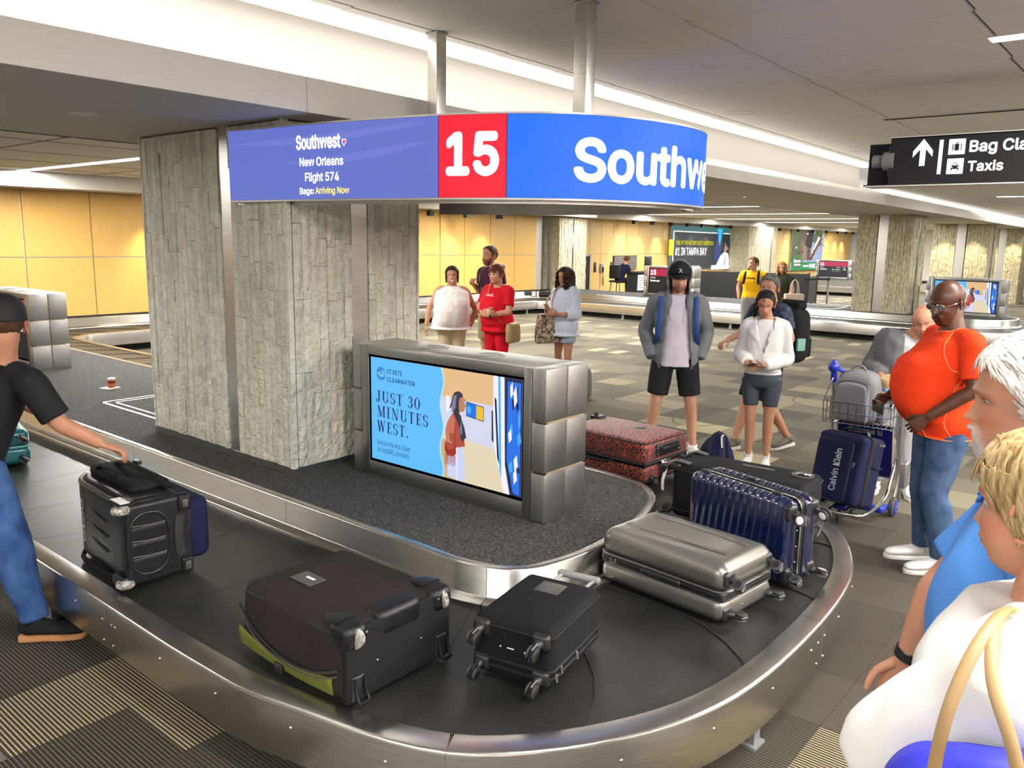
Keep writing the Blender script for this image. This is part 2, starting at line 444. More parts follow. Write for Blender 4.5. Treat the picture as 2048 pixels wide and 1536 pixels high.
# ================================================================== SETTING
def wmat(m):
    """switch a material's texture coordinates to world position (pieces that share a mesh)"""
    n = m.node_tree.nodes; l = m.node_tree.links
    g = n.new('ShaderNodeNewGeometry')
    for k in list(l):
        if k.from_node.type == 'TEX_COORD': s = k.to_socket; l.remove(k); l.new(g.outputs['Position'], s)
    return m
for m in STONE + CARPET + CFAR + [M['stone_far'], M['tile'], M['steel'], M['steel_h'], M['belt'], M['deck'], M['wood'], M['wood_y'], M['steel_dark'], M['steel_light']]: wmat(m)

# ---- carousel outlines (outer edge / inner wall edge), matching key points
KO = [(1.50, 15.0), (1.50, 9), (1.50, 4.2), (1.50, 2.84), (1.555, 2.32), (1.79, 1.62), (2.48, 1.17), (3.4, 1.09), (4.28, 1.2), (4.92, 1.57), (5.33, 2.3), (5.48, 3.3), (5.5, 6), (5.5, 10), (5.5, 13.1), (5.72, 13.75), (6.4, 13.93), (10, 13.93), (14, 13.93), (17.3, 13.93), (17.92, 13.75), (18.14, 13.1), (18.15, 9), (18.15, 5.6), (18.15, 3.7), (18.35, 2.75), (18.9, 2.0), (20.1, 1.72), (21.2, 2.1), (21.9, 2.9), (22.15, 4), (22.15, 9), (22.15, 15)]
KI = [(2.64, 15.0), (2.64, 9), (2.64, 4.2), (2.64, 2.80), (2.65, 2.45), (2.76, 2.22), (3.05, 2.12), (3.45, 2.12), (3.85, 2.19), (4.18, 2.34), (4.36, 2.62), (4.41, 3.3), (4.44, 6), (4.46, 10), (4.5, 14.2), (4.72, 14.82), (5.4, 15.02), (10, 15.02), (14, 15.02), (18.2, 15.02), (18.95, 14.82), (19.2, 14.2), (19.25, 9), (19.25, 5.6), (19.25, 3.9), (19.33, 3.35), (19.65, 2.93), (20.15, 2.8), (20.65, 2.93), (21.0, 3.35), (21.08, 4), (21.08, 9), (21.08, 15)]
NS = 8
PO = cr(KO, NS); PI_ = cr(KI, NS)
def off(P, d):
    T = np.gradient(P, axis=0); T /= np.linalg.norm(T, axis=1, keepdims=True)
    Nn = np.stack([-T[:, 1], T[:, 0]], 1)      # left of travel: towards the belt for the outer edge
    return P + Nn * d
def sweep(P, prof, mb=None, mi=0, flip=False):
    mb = mb or MB(); K = len(prof); vs = []
    for (d, z) in prof:
        Q = off(P, d); vs.append(np.column_stack([Q, np.full(len(Q), z)]))
    v = np.stack(vs, 1).reshape(-1, 3); f = []
    for i in range(len(P) - 1):
        for k in range(K - 1):
            q = (i * K + k, i * K + k + 1, (i + 1) * K + k + 1, (i + 1) * K + k); f.append(q[::-1] if flip else q)
    return mb.add(v, f, mi)
ZB = .345
car = thing('baggage_carousel', 'long baggage carousel looping around two carpeted islands, with a brushed steel rim', 'baggage carousel', (0, 0, 0))
# outer steel rim: pieces with seams, about 2.4 m each
nP = len(PO)
cut = [0]; acc = 0
for i in range(1, nP):
    acc += np.linalg.norm(PO[i] - PO[i - 1])
    if acc > 1.9 or i == nP - 1: cut.append(i); acc = 0
for a, b in zip(cut[:-1], cut[1:]):
    seg = PO[a:b + 1]
    o = obj('rim_panel', sweep(seg, [(.10, ZB - .02), (.10, ZB + .004), (.012, ZB + .004), (.003, ZB), (0, ZB - .01), (0, .13), (.012, .125)], flip=True), M['steel_h'], car, angle=60)
for a in cut[1:-1]:     # cover seams
    T = PO[a + 1] - PO[a - 1]; T /= np.linalg.norm(T); e = np.array([PO[a] - T * .0012, PO[a] + T * .0012])
    obj('rim_seam', sweep(e, [(.10, ZB + .0055), (.010, ZB + .0055), (-.0012, ZB - .006), (-.0012, .13)], flip=True), M['groove'], car, smooth=False)
# rivets on the skirt
rv = MB(); _lathe_axis((0, 0, 0), (1, 0, 0), [(0.0065, 0), (.0062, .002), (.0035, .0045), (0, .005)], 8, rv)
rvm = rv.mesh('rivet', M['rivet'])
cum = np.concatenate([[0], np.cumsum(np.linalg.norm(np.diff(PO, axis=0), axis=1))])
def on_path(P, cu, s):
    i = min(max(np.searchsorted(cu, s) - 1, 0), len(P) - 2); t = (s - cu[i]) / max(cu[i + 1] - cu[i], 1e-9)
    T = P[i + 1] - P[i]; return P[i] + T * t, T / np.linalg.norm(T)
def rivet(s, z):
    p, T = on_path(PO, cum, s); nx, ny = T[1], -T[0]
    link('rivet', rvm, car, (p[0] + nx * .0005, p[1] + ny * .0005, z), (0, 0, math.atan2(ny, nx)))
s = 8.2
while s < cum[cut[-1]]:
    near = s < 19
    if near or (s > 37 and s < 52): rivet(s, .265)
    s += .41
for a in cut[1:-1]:
    if cum[a] < 19 or (37 < cum[a] < 52):
        for d in (-.045, .045):
            rivet(cum[a] + d, .265); rivet(cum[a] + d, .165)
# recessed plinth below the skirt, feet
obj('plinth', sweep(PO, [(.02, .13), (.22, .12), (.22, 0.0)], flip=True), M['black_m'], car, smooth=False)
for s_ in [8.5, 10.6, 12.9, 14.75, 16.9, 19.5, 24, 38, 41, 44, 47]:
    p, T = on_path(PO, cum, s_); q = p + np.array([-T[1], T[0]]) * .06
    mb = MB(); cbox((0, 0, .065), (.05, .03, .13), mb); cbox((0, 0, .006), (.09, .06, .012), mb)
    obj('foot', mb, M['grey_pl'], car, False, loc=(q[0], q[1], 0), rot=(0, 0, math.atan2(T[1], T[0])))
# inner wall: face, top rim, toe ledge
def innerwall(P):
    return sweep(P, [(.045, .512), (.004, .514), (-.002, .508), (-.004, .37), (-.012, ZB + .018), (-.060, ZB + .014), (-.066, ZB + .008), (-.066, ZB - .02)], flip=False)
cutI = [0]; acc = 0
for i in range(1, nP):
    acc += np.linalg.norm(PI_[i] - PI_[i - 1])
    if acc > 1.5 or i == nP - 1: cutI.append(i); acc = 0
for a, b in zip(cutI[:-1], cutI[1:]):
    obj('inner_wall', innerwall(PI_[a:b + 1]), M['steel_h'], car, angle=60)
for a in cutI[1:-1]:
    T = PI_[a + 1] - PI_[a - 1]; T /= np.linalg.norm(T); e = np.array([PI_[a] - T * .001, PI_[a] + T * .001])
    obj('wall_seam', sweep(e, [(.045, .5155), (-.004, .510), (-.0055, .37), (-.013, ZB + .02)]), M['groove'], car, smooth=False)
# overlapping crescent plates
mid = (PO + PI_) / 2; cm = np.concatenate([[0], np.cumsum(np.linalg.norm(np.diff(mid, axis=0), axis=1))])
def at_s(s):
    s = min(max(s, 0), cm[-1] - 1e-6); i = min(max(np.searchsorted(cm, s) - 1, 0), nP - 2); t = (s - cm[i]) / max(cm[i + 1] - cm[i], 1e-9)
    return PO[i] * (1 - t) + PO[i + 1] * t, PI_[i] * (1 - t) + PI_[i + 1] * t
pitch = .62; s = .3; k = 0
while s < cm[-1] - .7:
    vs = []; nv, nu = 8, 5
    for i in range(nu + 1):
        for j in range(nv + 1):
            v = j / nv; b_ = .17 * (1 - (2 * v - 1) ** 2)
            o_, i_ = at_s(s + pitch * 1.01 * i / nu + b_); p = o_ * (1 - v) + i_ * v
            if j == 0: p = o_ + (i_ - o_) * .05
            if j == nv: p = i_ - (i_ - o_) * .0
            vs.append((p[0], p[1], ZB - .014 + .006 * (1 - i / nu)))
    fs = [(i * (nv + 1) + j, (i + 1) * (nv + 1) + j, (i + 1) * (nv + 1) + j + 1, i * (nv + 1) + j + 1) for i in range(nu) for j in range(nv)]
    # little riser at the leading edge
    n0 = len(vs); vs += [(x, y, z - .008) for (x, y, z) in vs[:nv + 1]]
    fs += [(j, j + 1, n0 + j + 1, n0 + j) for j in range(nv)]
    obj('belt_plate', MB().add(vs, fs), M['belt'], car, angle=30)
    vs = np.array(vs)[:nv + 1]; e = np.diff(vs, axis=0); 
    tp = vs + (0, 0, .0012); w = np.array([at_s(s - .006 + .17 * (1 - (2 * j / nv - 1) ** 2))[0] * (1 - j / nv) + at_s(s - .006 + .17 * (1 - (2 * j / nv - 1) ** 2))[1] * j / nv for j in range(nv + 1)])
    w = np.column_stack([w, tp[:, 2]]); w[0, :2] += (tp[0, :2] - w[0, :2]) * .9
    obj('plate_joint', MB().add(np.vstack([tp, w]), [(j, j + 1, nv + 2 + j, nv + 1 + j) for j in range(nv)]), M['black_m'], car, smooth=False)
    s += pitch; k += 1
# carpeted island tops
def deck(poly, name='island_carpet'):
    o = obj(name, prism(poly, .40, .511), M['deck'], car, smooth=False); return o
i0 = 0; i1 = 15 * NS
loop1 = [tuple(p) for p in off(PI_[:14 * NS + 1], .043)]
deck(loop1)
loop2 = [tuple(p) for p in off(PI_[20 * NS:], .043)]
deck(loop2)
deck([(4.45, 15.0), (4.45, 14.1), (4.75, 14.95), (5.4, 15.06), (18.3, 15.06), (19.0, 14.9), (19.25, 14.1), (19.25, 15.4), (4.45, 15.4)])
# metal hatch frames let into the carpet beside the columns
def hatch(pts, w=.025, z=.515, name='hatch_frame'):
    mb = MB()
    for (a, b) in zip(pts, pts[1:] + pts[:1]):
        a = np.array(a); b = np.array(b); T = (b - a) / np.linalg.norm(b - a); N = np.array([-T[1], T[0]]) * w / 2
        vs = [(*(a - T * w / 2 - N), z - .01), (*(b + T * w / 2 - N), z - .01), (*(b + T * w / 2 + N), z - .01), (*(a - T * w / 2 + N), z - .01)]
        vs += [(x, y, z) for x, y, _ in vs]
        mb.add(vs, [(0, 3, 2, 1), (4, 5, 6, 7), (0, 1, 5, 4), (1, 2, 6, 5), (2, 3, 7, 6), (3, 0, 4, 7)])
    return obj(name, mb, M['joint'], car, False)
hatch([(3.16, 6.25), (3.16, 7.35), (3.85, 7.35), (3.85, 6.25)]); hatch([(3.24, 6.33), (3.24, 7.27), (3.77, 7.27), (3.77, 6.33)], .02)
hatch([(19.65, 6.5), (19.65, 8.1), (20.6, 8.1), (20.6, 6.5)], .04)

ORD = ['first', 'second', 'third', 'fourth', 'fifth', 'sixth', 'seventh', 'eighth', 'ninth', 'tenth', 'eleventh', 'twelfth', 'thirteenth', 'fourteenth', 'fifteenth', 'sixteenth', 'seventeenth', 'eighteenth', 'nineteenth', 'twentieth']
# ---- floor: carpet tiles
TS = .46
fl = MB(); box((-6, -7, -.12), (60, 24, -.012), fl)
floor = struct('floor', fl, M['groove'])
def inside_car(x, y, m=0.):
    return (1.75 - m < x < 5.3 + m and y > 1.5 - m) or (x > 5 and x < 18.6 and y > 14.2) or (18.4 < x < 21.9 and y > 2.3)
cand = []
for i in range(-8, 110):
    for j in range(-14, 36):
        x, y = (i + .5) * TS + .05, (j + .5) * TS + .07
        if inside_car(x, y) or y > 16.4: continue
        v = Vector((x, y, -2.0)); d = v.dot(F_)
        if d < .4: continue
        px, py = v.dot(R_) / d, v.dot(U_) / d
        if abs(px) > .72 or py < -.58: continue
        cand.append((x * x + y * y, x, y, i, j))
cand.sort()
tm = []
for m in CARPET + CFAR:
    mb = rbox((TS - .003, TS - .003, .012), .002, 1, 1, c=(0, 0, -.006)) if False else cbox((0, 0, -.006), (TS - .0025, TS - .0025, .012))
    tm.append(mb.mesh('carpet_tile', m, smooth=False))
rt = random.Random(11)
far = MB()
for n_, (d2, x, y, i, j) in enumerate(cand):
    d = math.sqrt(d2); r = rt.random()
    if d < 7.0 and x < 6.6:
        k = 0 if r < .30 else 1 if r < .55 else 2 if r < .82 else 3
        if x > 3.0 and k == 2 and rt.random() < .6: k = 1
        if x > 4.6: k = (1, 3, 3, 0)[int(rt.random() * 4)]
    else:
        bx = (i // 2 + j) % 5
        k = 4 + (1 if r < .40 else 4 if r < .64 else 2 if r < .76 else 0 if r < .95 else 3)
        if d > 14 and k == 6: k = 8
    if n_ < 300: link('carpet_tile', tm[k], floor, (x, y, 0))
    else:
        h = TS / 2 - .0012
        # far tiles break into planks
        if k == 7 or (k == 4 and rt.random() < .5):
            far.add([(x - h, y - h, 0), (x + h, y - h, 0), (x + h, y - .02, 0), (x - h, y - .02, 0)], [(0, 1, 2, 3)], k)
            far.add([(x - h, y - .02, 0), (x + h, y - .02, 0), (x + h, y + h, 0), (x - h, y + h, 0)], [(0, 1, 2, 3)], 5)
        else: far.add([(x - h, y - h, 0), (x + h, y - h, 0), (x + h, y + h, 0), (x - h, y + h, 0)], [(0, 1, 2, 3)], k)
o = obj('carpet_tile', far, CARPET + CFAR, floor, False); o['kind'] = 'stuff'
for (x, y, rx, ry) in [(8.6, 4.2, .55, .3), (9.6, 5.6, .35, .5), (10.6, 3.4, .5, .5), (10.9, 6.9, .6, .35), (12.2, 5.0, .4, .4), (12.6, 8.3, .5, .6), (13.6, 6.3, .6, .4), (14.8, 9.3, .5, .5), (11.6, 2.6, .45, .6), (13.8, 3.6, .5, .5), (15.6, 4.9, .55, .55), (9.4, 2.6, .4, .55), (14.6, 11.4, .5, .5), (12.8, 10.4, .6, .45), (16.3, 8.2, .4, .5), (16.6, 3.0, .5, .5)]:
    pts = [(x + rx * math.cos(t), y + ry * math.sin(t), .001) for t in np.linspace(0, 2 * PI, 40, endpoint=False)]
    mb = MB(); v = []
    for w in (-.009, .009):
        v += [(x + (rx + w) * math.cos(t), y + (ry + w) * math.sin(t), .0015) for t in np.linspace(0, 2 * PI, 40, endpoint=False)]
    mb.add(v, [(i, (i + 1) % 40, 40 + (i + 1) % 40, 40 + i) for i in range(40)])
    obj('carpet_ring', mb, CFAR[2], floor, False)

# ---- near column with split-face stones
def stone_mesh(w, h, seed, m):
    r = random.Random(seed); nx, nz = 2, 5; vs = []
    for k in range(nz + 1):
        for i in range(nx + 1):
            e = (i in (0, nx)) or (k in (0, nz))
            vs.append((-w / 2 + w * i / nx, -.012 - (r.uniform(0, .003) if e else r.uniform(.003, .011)), -h / 2 + h * k / nz))
    f = [(k * (nx + 1) + i, k * (nx + 1) + i + 1, (k + 1) * (nx + 1) + i + 1, (k + 1) * (nx + 1) + i) for k in range(nz) for i in range(nx)]
    rim = [i for i in range(nx + 1)] + [k * (nx + 1) + nx for k in range(1, nz + 1)] + [nz * (nx + 1) + i for i in range(nx - 1, -1, -1)] + [k * (nx + 1) for k in range(nz - 1, 0, -1)]
    b0 = len(vs)
    for q in rim: vs.append((vs[q][0], .002, vs[q][2]))
    L = len(rim)
    f += [(rim[i], b0 + i, b0 + (i + 1) % L, rim[(i + 1) % L]) for i in range(L)]
    return MB().add(vs, f).mesh('stone', m, False)
LEN = [.17, .26, .34, .46, .60]
SM = {}
def stone_of(w, li, var, mi):
    key = (w, li, var, mi)
    if key not in SM: SM[key] = stone_mesh(w - .003, LEN[li] - .003, hash(key) % 9999, STONE[mi])
    return SM[key]
rs = random.Random(5)
CX0, CX1, CY0, CY1 = 2.972, 4.04, 4.238, 5.975
column = thing('stone_column', 'wide stone-clad column on the island beside the advertising screen, with inset steel strips', 'column', (0, 0, 0))
core = MB(); box((CX0, CY0, .51), (CX1, CY1, SO), core); obj('core', core, M['groove'], column, False)
mb = MB()
for zz in ((.511, .552),): box((CX0 - .012, CY0 - .012, zz[0]), (CX1 + .012, CY1 + .012, zz[1]), mb)
obj('base_trim', mb, M['steel_dark'], column, False)
def clad(face, a0, a1, fixed, z0=.555, z1=SO - .012, w=.062, parent=None):
    n = max(1, round((a1 - a0) / w)); w_ = (a1 - a0) / n
    for i in range(n):
        c_ = a0 + w_ * (i + .5); z = z0
        while z < z1 - .05:
            li = rs.choice((0, 1, 1, 2, 2, 3, 3, 4)); h = LEN[li]
            rem = z1 - z
            sz = 1.0
            if h > rem - .08: sz = rem / h; 
            o = link('stone', stone_of(.062, li, rs.randrange(3), rs.choice((0, 0, 1, 1, 2))), parent)
            o.scale = (w_ / .062, rs.uniform(.6, 1.5), sz); hh = h * sz
            if face == 'x': o.location = (fixed, c_, z + hh / 2); o.rotation_euler = (0, 0, -PI / 2)
            else: o.location = (c_, fixed, z + hh / 2)
            z += hh
clad('x', 4.262, 4.825, CX0, parent=column); clad('x', 4.955, 5.955, CX0, parent=column)
clad('y', 2.996, 3.448, CY0, parent=column); clad('y', 3.587, 4.02, CY0, parent=column)
mb = MB(); box((CX0 - .006, 4.83, .552), (CX0 + .01, 4.95, SO), mb); obj('steel_strip', mb, M['steel'], column, False)
mb = MB(); box((3.452, CY0 - .008, .552), (3.583, CY0 + .01, SO), mb); obj('steel_strip', mb, M['steel'], column, False)
for (a, b) in (((CX0 - .02, CY0 - .02, .552), (CX0 + .016, CY0 + .016, SO)), ((CX0 - .018, CY1 - .014, .552), (CX0 + .01, CY1 + .004, SO)), ((CX1 - .014, CY0 - .018, .552), (CX1 + .004, CY0 + .01, SO))):
    mb = MB(); box(a, b, mb); obj('corner_bead', mb, STONE[0], column, False)

def far_column(x0, x1, y0, y1, z0, z1, label, sx, sy, step=.07, wash=False):
    t = thing('stone_column', label, 'column', (0, 0, 0)); r = random.Random(int(x0 * 10))
    mb = MB(); box((x0 + .03, y0 + .03, z0), (x1 - .03, y1 - .03, z1), mb); obj('core', mb, M['groove'], t, False)
    for (face, a0, a1, gaps) in (('x', y0, y1, sy), ('y', x0, x1, sx)):
        mb = MB(); n = int((a1 - a0) / step)
        for i in range(n):
            b0 = a0 + (a1 - a0) * i / n; b1 = a0 + (a1 - a0) * (i + 1) / n - .004
            if any(g0 < (b0 + b1) / 2 < g1 for g0, g1 in gaps): continue
            z = z0
            while z < z1 - .01:
                h = min(r.choice((.2, .3, .45, .6)), z1 - z); d = r.uniform(0, .022)
                if face == 'x': box((x0 - d, b0, z), (x0 + .05, b1, z + h - .004), mb)
                else: box((b0, y0 - d, z), (b1, y0 + .05, z + h - .004), mb)
                z += h
        o = obj('cladding', mb, M['stone_far'], t, False); o['kind'] = 'stuff'
        for g0, g1 in gaps:
            mb = MB()
            if face == 'x': box((x0 + .0, g0, z0), (x0 + .04, g1, z1), mb)
            else: box((g0, y0, z0), (g1, y0 + .04, z1), mb)
            obj('steel_strip', mb, M['steel'], t, False)
    return t
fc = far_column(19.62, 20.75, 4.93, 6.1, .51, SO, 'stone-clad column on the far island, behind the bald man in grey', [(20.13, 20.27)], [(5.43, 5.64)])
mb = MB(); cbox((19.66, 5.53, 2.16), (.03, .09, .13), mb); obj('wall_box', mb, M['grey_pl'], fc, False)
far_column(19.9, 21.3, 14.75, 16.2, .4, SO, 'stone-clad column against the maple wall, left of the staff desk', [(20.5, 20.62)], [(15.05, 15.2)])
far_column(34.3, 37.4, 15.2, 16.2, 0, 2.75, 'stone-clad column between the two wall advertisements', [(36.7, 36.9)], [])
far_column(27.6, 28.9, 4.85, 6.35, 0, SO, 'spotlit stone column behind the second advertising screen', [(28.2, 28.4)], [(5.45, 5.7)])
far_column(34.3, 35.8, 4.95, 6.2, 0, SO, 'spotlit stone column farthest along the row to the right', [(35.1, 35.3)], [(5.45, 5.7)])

# ---- walls
WY = 15.2
def panel_wall(name, xs, y, zs, m, gap=.02, parent=None, base=.0, holes=()):
    mb = MB(); box((xs[0] - .3, y + .03, 0), (xs[-1] + .3, y + .16, 2.95), mb); w = struct(name, mb, M['joint'])
    for a, b in zip(xs[:-1], xs[1:]):
        for c_, d in zip(zs[:-1], zs[1:]):
            if any(a > h[0] - .05 and b < h[1] + .05 and d < h[2] + .1 for h in holes): continue
            mb = MB(); box((a + gap / 2, y, c_ + gap / 2), (b - gap / 2, y + .03, d - gap / 2), mb)
            obj('wood_panel', mb, m, w, False)
    return w
xsL = [x * 1.10 for x in range(-5, 8)]
xsL = [-4.4, -3.3, -2.2, -1.1, 0, 1.1, 2.2, 3.3, 4.38, 5.45, 6.56, 7.66, 8.76, 9.86, 10.9, 11.9, 12.9, 13.75, 14.5, 15.32, 16.25, 17.3, 18.35, 19.36]
panel_wall('wall_back', xsL, WY, [.53, 1.565, 2.70], M['wood'])
mb = MB(); box((-4.7, WY - .02, .40), (19.9, WY + .1, .53), mb); struct('baseboard_back', mb, M['black_m'])
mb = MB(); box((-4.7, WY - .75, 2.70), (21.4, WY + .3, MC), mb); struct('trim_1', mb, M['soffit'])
# second stretch, beyond the column
Y2 = 16.2
xs2 = [21.3, 22.05, 22.82, 23.6, 24.3, 25.08, 25.95, 26.75, 27.66, 28.6, 29.02, 30.2, 31.4, 32.6, 33.8, 34.75, 36, 37.6, 38.6, 39.6, 40.6, 41.5, 42.6, 43.7, 44.8, 46.1, 47, 48, 49, 50, 51]
panel_wall('wall_far', xs2, Y2, [.1, 1.546, 2.76], M['wood_y'], holes=[(22.82, 23.6, 1.5)])
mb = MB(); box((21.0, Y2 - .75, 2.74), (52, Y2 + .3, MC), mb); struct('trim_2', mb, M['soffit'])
mb = MB(); box((22.84, Y2 - .02, 0), (23.6, Y2 + .02, 1.48), mb); d_ = struct('door_1', mb, M['black_m'])
mb = MB();
for (a, b) in (((22.80, Y2 - .04, 0), (22.86, Y2, 1.52)), ((23.58, Y2 - .04, 0), (23.64, Y2, 1.52)), ((22.80, Y2 - .04, 1.48), (23.64, Y2, 1.52))): box(a, b, mb)
obj('door_frame', mb, M['steel_dark'], d_, False)
mb = MB(); box((25.09, Y2 - .03, .86), (26.68, Y2, 1.49), mb); w_ = struct('window_1', mb, M['black_m'])
for k in range(9):
    mb = MB(); box((25.12, Y2 - .05, .9 + k * .065), (26.65, Y2 - .03, .93 + k * .065), mb); obj('slat', mb, M['grey_pl'], w_, False)
# right-hand end of the hall and the near side, closing the room
mb = MB(); box((52, -7, 0), (52.2, 17, 3.3), mb); struct('wall_end', mb, M['cove'])
mb = MB(); box((-6.2, -7.2, 0), (52.2, -7, 3.3), mb); struct('wall_near', mb, M['cove'])
mb = MB(); box((-6.2, -7.2, 0), (-6, 17, 3.3), mb); struct('wall_side', mb, M['cove'])
mb = MB(); box((40.0, 3.2, 0), (40.2, 9.0, 2.9), mb); struct('wall_mid', mb, M['soffit'])

# ---- ceilings
k_ = .025
def fy(x): return 3.84 + k_ * x
def slabq(pts, z0, z1): return prism(pts, z0, z1)
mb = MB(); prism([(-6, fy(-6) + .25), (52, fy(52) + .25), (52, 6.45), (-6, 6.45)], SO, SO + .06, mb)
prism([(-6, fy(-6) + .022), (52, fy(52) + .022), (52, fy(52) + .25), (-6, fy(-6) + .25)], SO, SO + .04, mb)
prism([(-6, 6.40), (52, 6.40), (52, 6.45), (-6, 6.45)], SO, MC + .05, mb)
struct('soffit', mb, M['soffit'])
# fascia boards
fx = [-6, -2.5, .0, 2.9, 5.9, 8.9, 11.9, 14.9, 20, 26, 34, 42, 52]
fas = bpy.data.objects.new('trim_3', MB().mesh('trim_3', M['white_p'])); C.objects.link(fas); fas['kind'] = 'structure'
for a, b in zip(fx[:-1], fx[1:]):
    mb = MB(); prism([(a + .002, fy(a)), (b - .002, fy(b)), (b - .002, fy(b) + .02), (a + .002, fy(a) + .02)], SO - .002, 2.865, mb)
    obj('fascia_board', mb, M['white_p'], fas, False)
# cove wall
mb = MB(); prism([(-6, fy(-6) + .26), (14.2, fy(14.2) + .26), (14.2, fy(14.2) + .4), (-6, fy(-6) + .4)], SO + .04, UC + .05, mb)
prism([(14.2, fy(14.2) + .26), (52, fy(52) + .26), (52, fy(52) + .4), (14.2, fy(14.2) + .4)], SO + .04, MC + .12, mb)
struct('wall_cove', mb, M['cove'])
cl = bpy.data.objects.new('cove_lamp', MB().mesh('cove_lamp', M['lamp_soft'])); C.objects.link(cl)
tag(cl, 'continuous white lamp strip along the edge of the raised ceiling', 'ceiling light')
s = -5.4
while s < 14.0:
    e = min(s + 1.36, 14.15)
    mb = MB(); prism([(s + .006, fy(s) - .02), (e - .006, fy(e) - .02), (e - .006, fy(e) + .225), (s + .006, fy(s) + .225)], UC - .012, UC + .02, mb)
    obj('diffuser', mb, M['lamp_soft'], cl, False); s = e
s = 14.2
while s < 50:
    e = s + 2.7
    mb = MB(); prism([(s + .006, fy(s) + .08), (e - .006, fy(e) + .08), (e - .006, fy(e) + .24), (s + .006, fy(s) + .24)], MC - .012, MC + .02, mb)
    obj('diffuser', mb, M['lamp_soft'], cl, False); s = e
area((30, 4.45, MC - .03), 30, .14, 150, col=(1, .95, .87))
# raised ceiling of long tiles
mb = MB(); box((-6, -7, UC + .012), (14.2, 4.6, UC + .1), mb); ceil_o = struct('ceiling', mb, M['groove'])
TX, TY = .685, 1.36
ni = 0
xs = [3.80 + TX * i for i in range(-14, 16)]; ys = [2.43 - TY * j for j in range(-1, 7)]
for x in xs:
    for y in ys:
        x1 = min(x + TX, 14.19); y0 = y; y1 = y + TY
        if x < -5.9 or x1 - x < .1: continue
        sh = k_ * (x + TX / 2)
        yy1 = min(y1 + sh - k_ * 3.8, fy(x) - .03); yy0 = y0 + sh - k_ * 3.8
        if yy1 - yy0 < .05: continue
        mb = MB(); box((x + .003, yy0 + .010, UC), (x1 - .003, yy1 - .010, UC + .012), mb)
        obj('ceiling_tile', mb, M['tile'], ceil_o, False); ni += 1
mb = MB(); box((14.2, -7, MC), (52, 4.2, MC + .1), mb); box((14.2, -7, MC), (14.3, 4.2, UC + .1), mb)
struct('ceiling_right', mb, M['tile'])
mb = MB(); box((-6, 6.4, MC), (52, 17, MC + .1), mb); mc = struct('ceiling_far', mb, M['tile'])
for k in range(14):
    mb = MB(); box((-4 + k * 2.57, 6.5, MC - .004), (-3.98 + k * 2.57, 15, MC), mb); obj('ceiling_groove', mb, M['groove'], mc, False)
for y in (8.2, 9.6, 11.0, 12.4, 13.8):
    mb = MB(); box((-5, y, MC - .004), (30, y + .012, MC), mb); obj('ceiling_groove', mb, M['groove'], mc, False)

mb = MB(); box((-6, -7, SO), (14.2, -5.3, SO + .06), mb); box((-6, -5.32, SO), (14.2, -5.3, 2.86), mb); struct('soffit_near', mb, M['white_p'])
mb = MB(); box((-5.5, -5.72, SO + .06), (13.7, -5.38, SO + .10), mb); nl = obj('cove_lamp', mb, M['lamp'], None, False); tag(nl, 'added unseen fill light in the trough behind the viewpoint', 'ceiling light')  # glowing body made up for the added uplight, out of view
# linear lamps
def linear(x, y0, y1, z, w, label, group=None):
    t = thing('linear_ceiling_lamp', label, 'ceiling light', (x, (y0 + y1) / 2, z), 0, group); L = y1 - y0
    mb = MB(); box((-w / 2 - .012, -L / 2 - .012, -.006), (w / 2 + .012, L / 2 + .012, .02), mb); obj('housing', mb, M['white_p'], t, False)
    mb = MB(); box((-w / 2, -L / 2, -.010), (w / 2, L / 2, -.004), mb); obj('diffuser', mb, M['lamp'], t, False)
for i, (x, y) in enumerate(LIN_UP[:4]):
    linear(x, y - 1.8 if i else y - 2.4, 1.15 if x > 5 else y + 1.8, UC, .13, ['linear lamp nearest overhead in the raised ceiling', 'linear lamp in the raised ceiling above the hanging direction sign', 'second linear lamp beyond the hanging direction sign', 'linear lamp behind the viewpoint'][i])
for i, x in enumerate((5.25, 10.4, 15.5, 20.6, 25.8, 31.0, 36.0)):
    linear(x, 6.9 if i else 7.2, 15.4 if i < 3 else 15.2, MC, .16, ORD[i] + ' long linear lamp crossing the far ceiling, counted from the left', 'long linear lamps of the far ceiling')
linear(-.6, 6.9, 13.5, MC, .16, 'long linear lamp in the ceiling beyond the man in the cap')
for i, x in enumerate((18.0, 21.3, 25.0, 30.0)):
    linear(x, -1.2, 3.1, MC, .16, ORD[i] + ' short lamp in the lower ceiling behind the direction sign, by distance', 'short linear lamps of the lower right ceiling')
# recessed downlights
M['down'] = emit('downlight_glow', (1, .93, .8, 1), 9.)
def downlight(x, y, z, on, label, r=.055, group=None):
    t = thing('downlight', label, 'ceiling light', (x, y, z), 0, group)
    mb = MB(); lathe((0, 0, 0), [(r * .8, -.002), (r, -.006), (r * 1.12, -.004), (r * 1.12, .002)], 20, mb); obj('trim_ring', mb, M['white_p'], t)
    mb = MB(); lathe((0, 0, 0), [(0, -.001), (r * .82, -.0015)], 20, mb); obj('lens', mb, M['down'] if on else M['white_paper'], t)
for i, x in enumerate((11.75, 13.7, 15.5, 17.6, 20.2, 24.3, 28.5, 33)): downlight(x, 5.32, SO, True, ORD[i] + ' lit downlight in the soffit beyond the display ring, by distance', group='lit downlights along the soffit')
for (x, y, w) in [(5.66, 2.9, 'right of the display ring'), (7.2, 1.56, 'above the direction sign'), (13.5, 2.4, 'far along, past the direction sign')]: downlight(x, y, UC, False, 'round cover in the raised ceiling ' + w, .05, 'round covers in the raised ceiling')
downlight(2.2, 5.1, SO, False, 'round cover in the soffit left of the stone column', .07)
downlight(7.75, 3.62, UC, False, 'large flush speaker ring in the raised ceiling', .13); downlight(11.8, 3.70, UC, False, 'speaker ring in the raised ceiling beside the direction sign', .13)
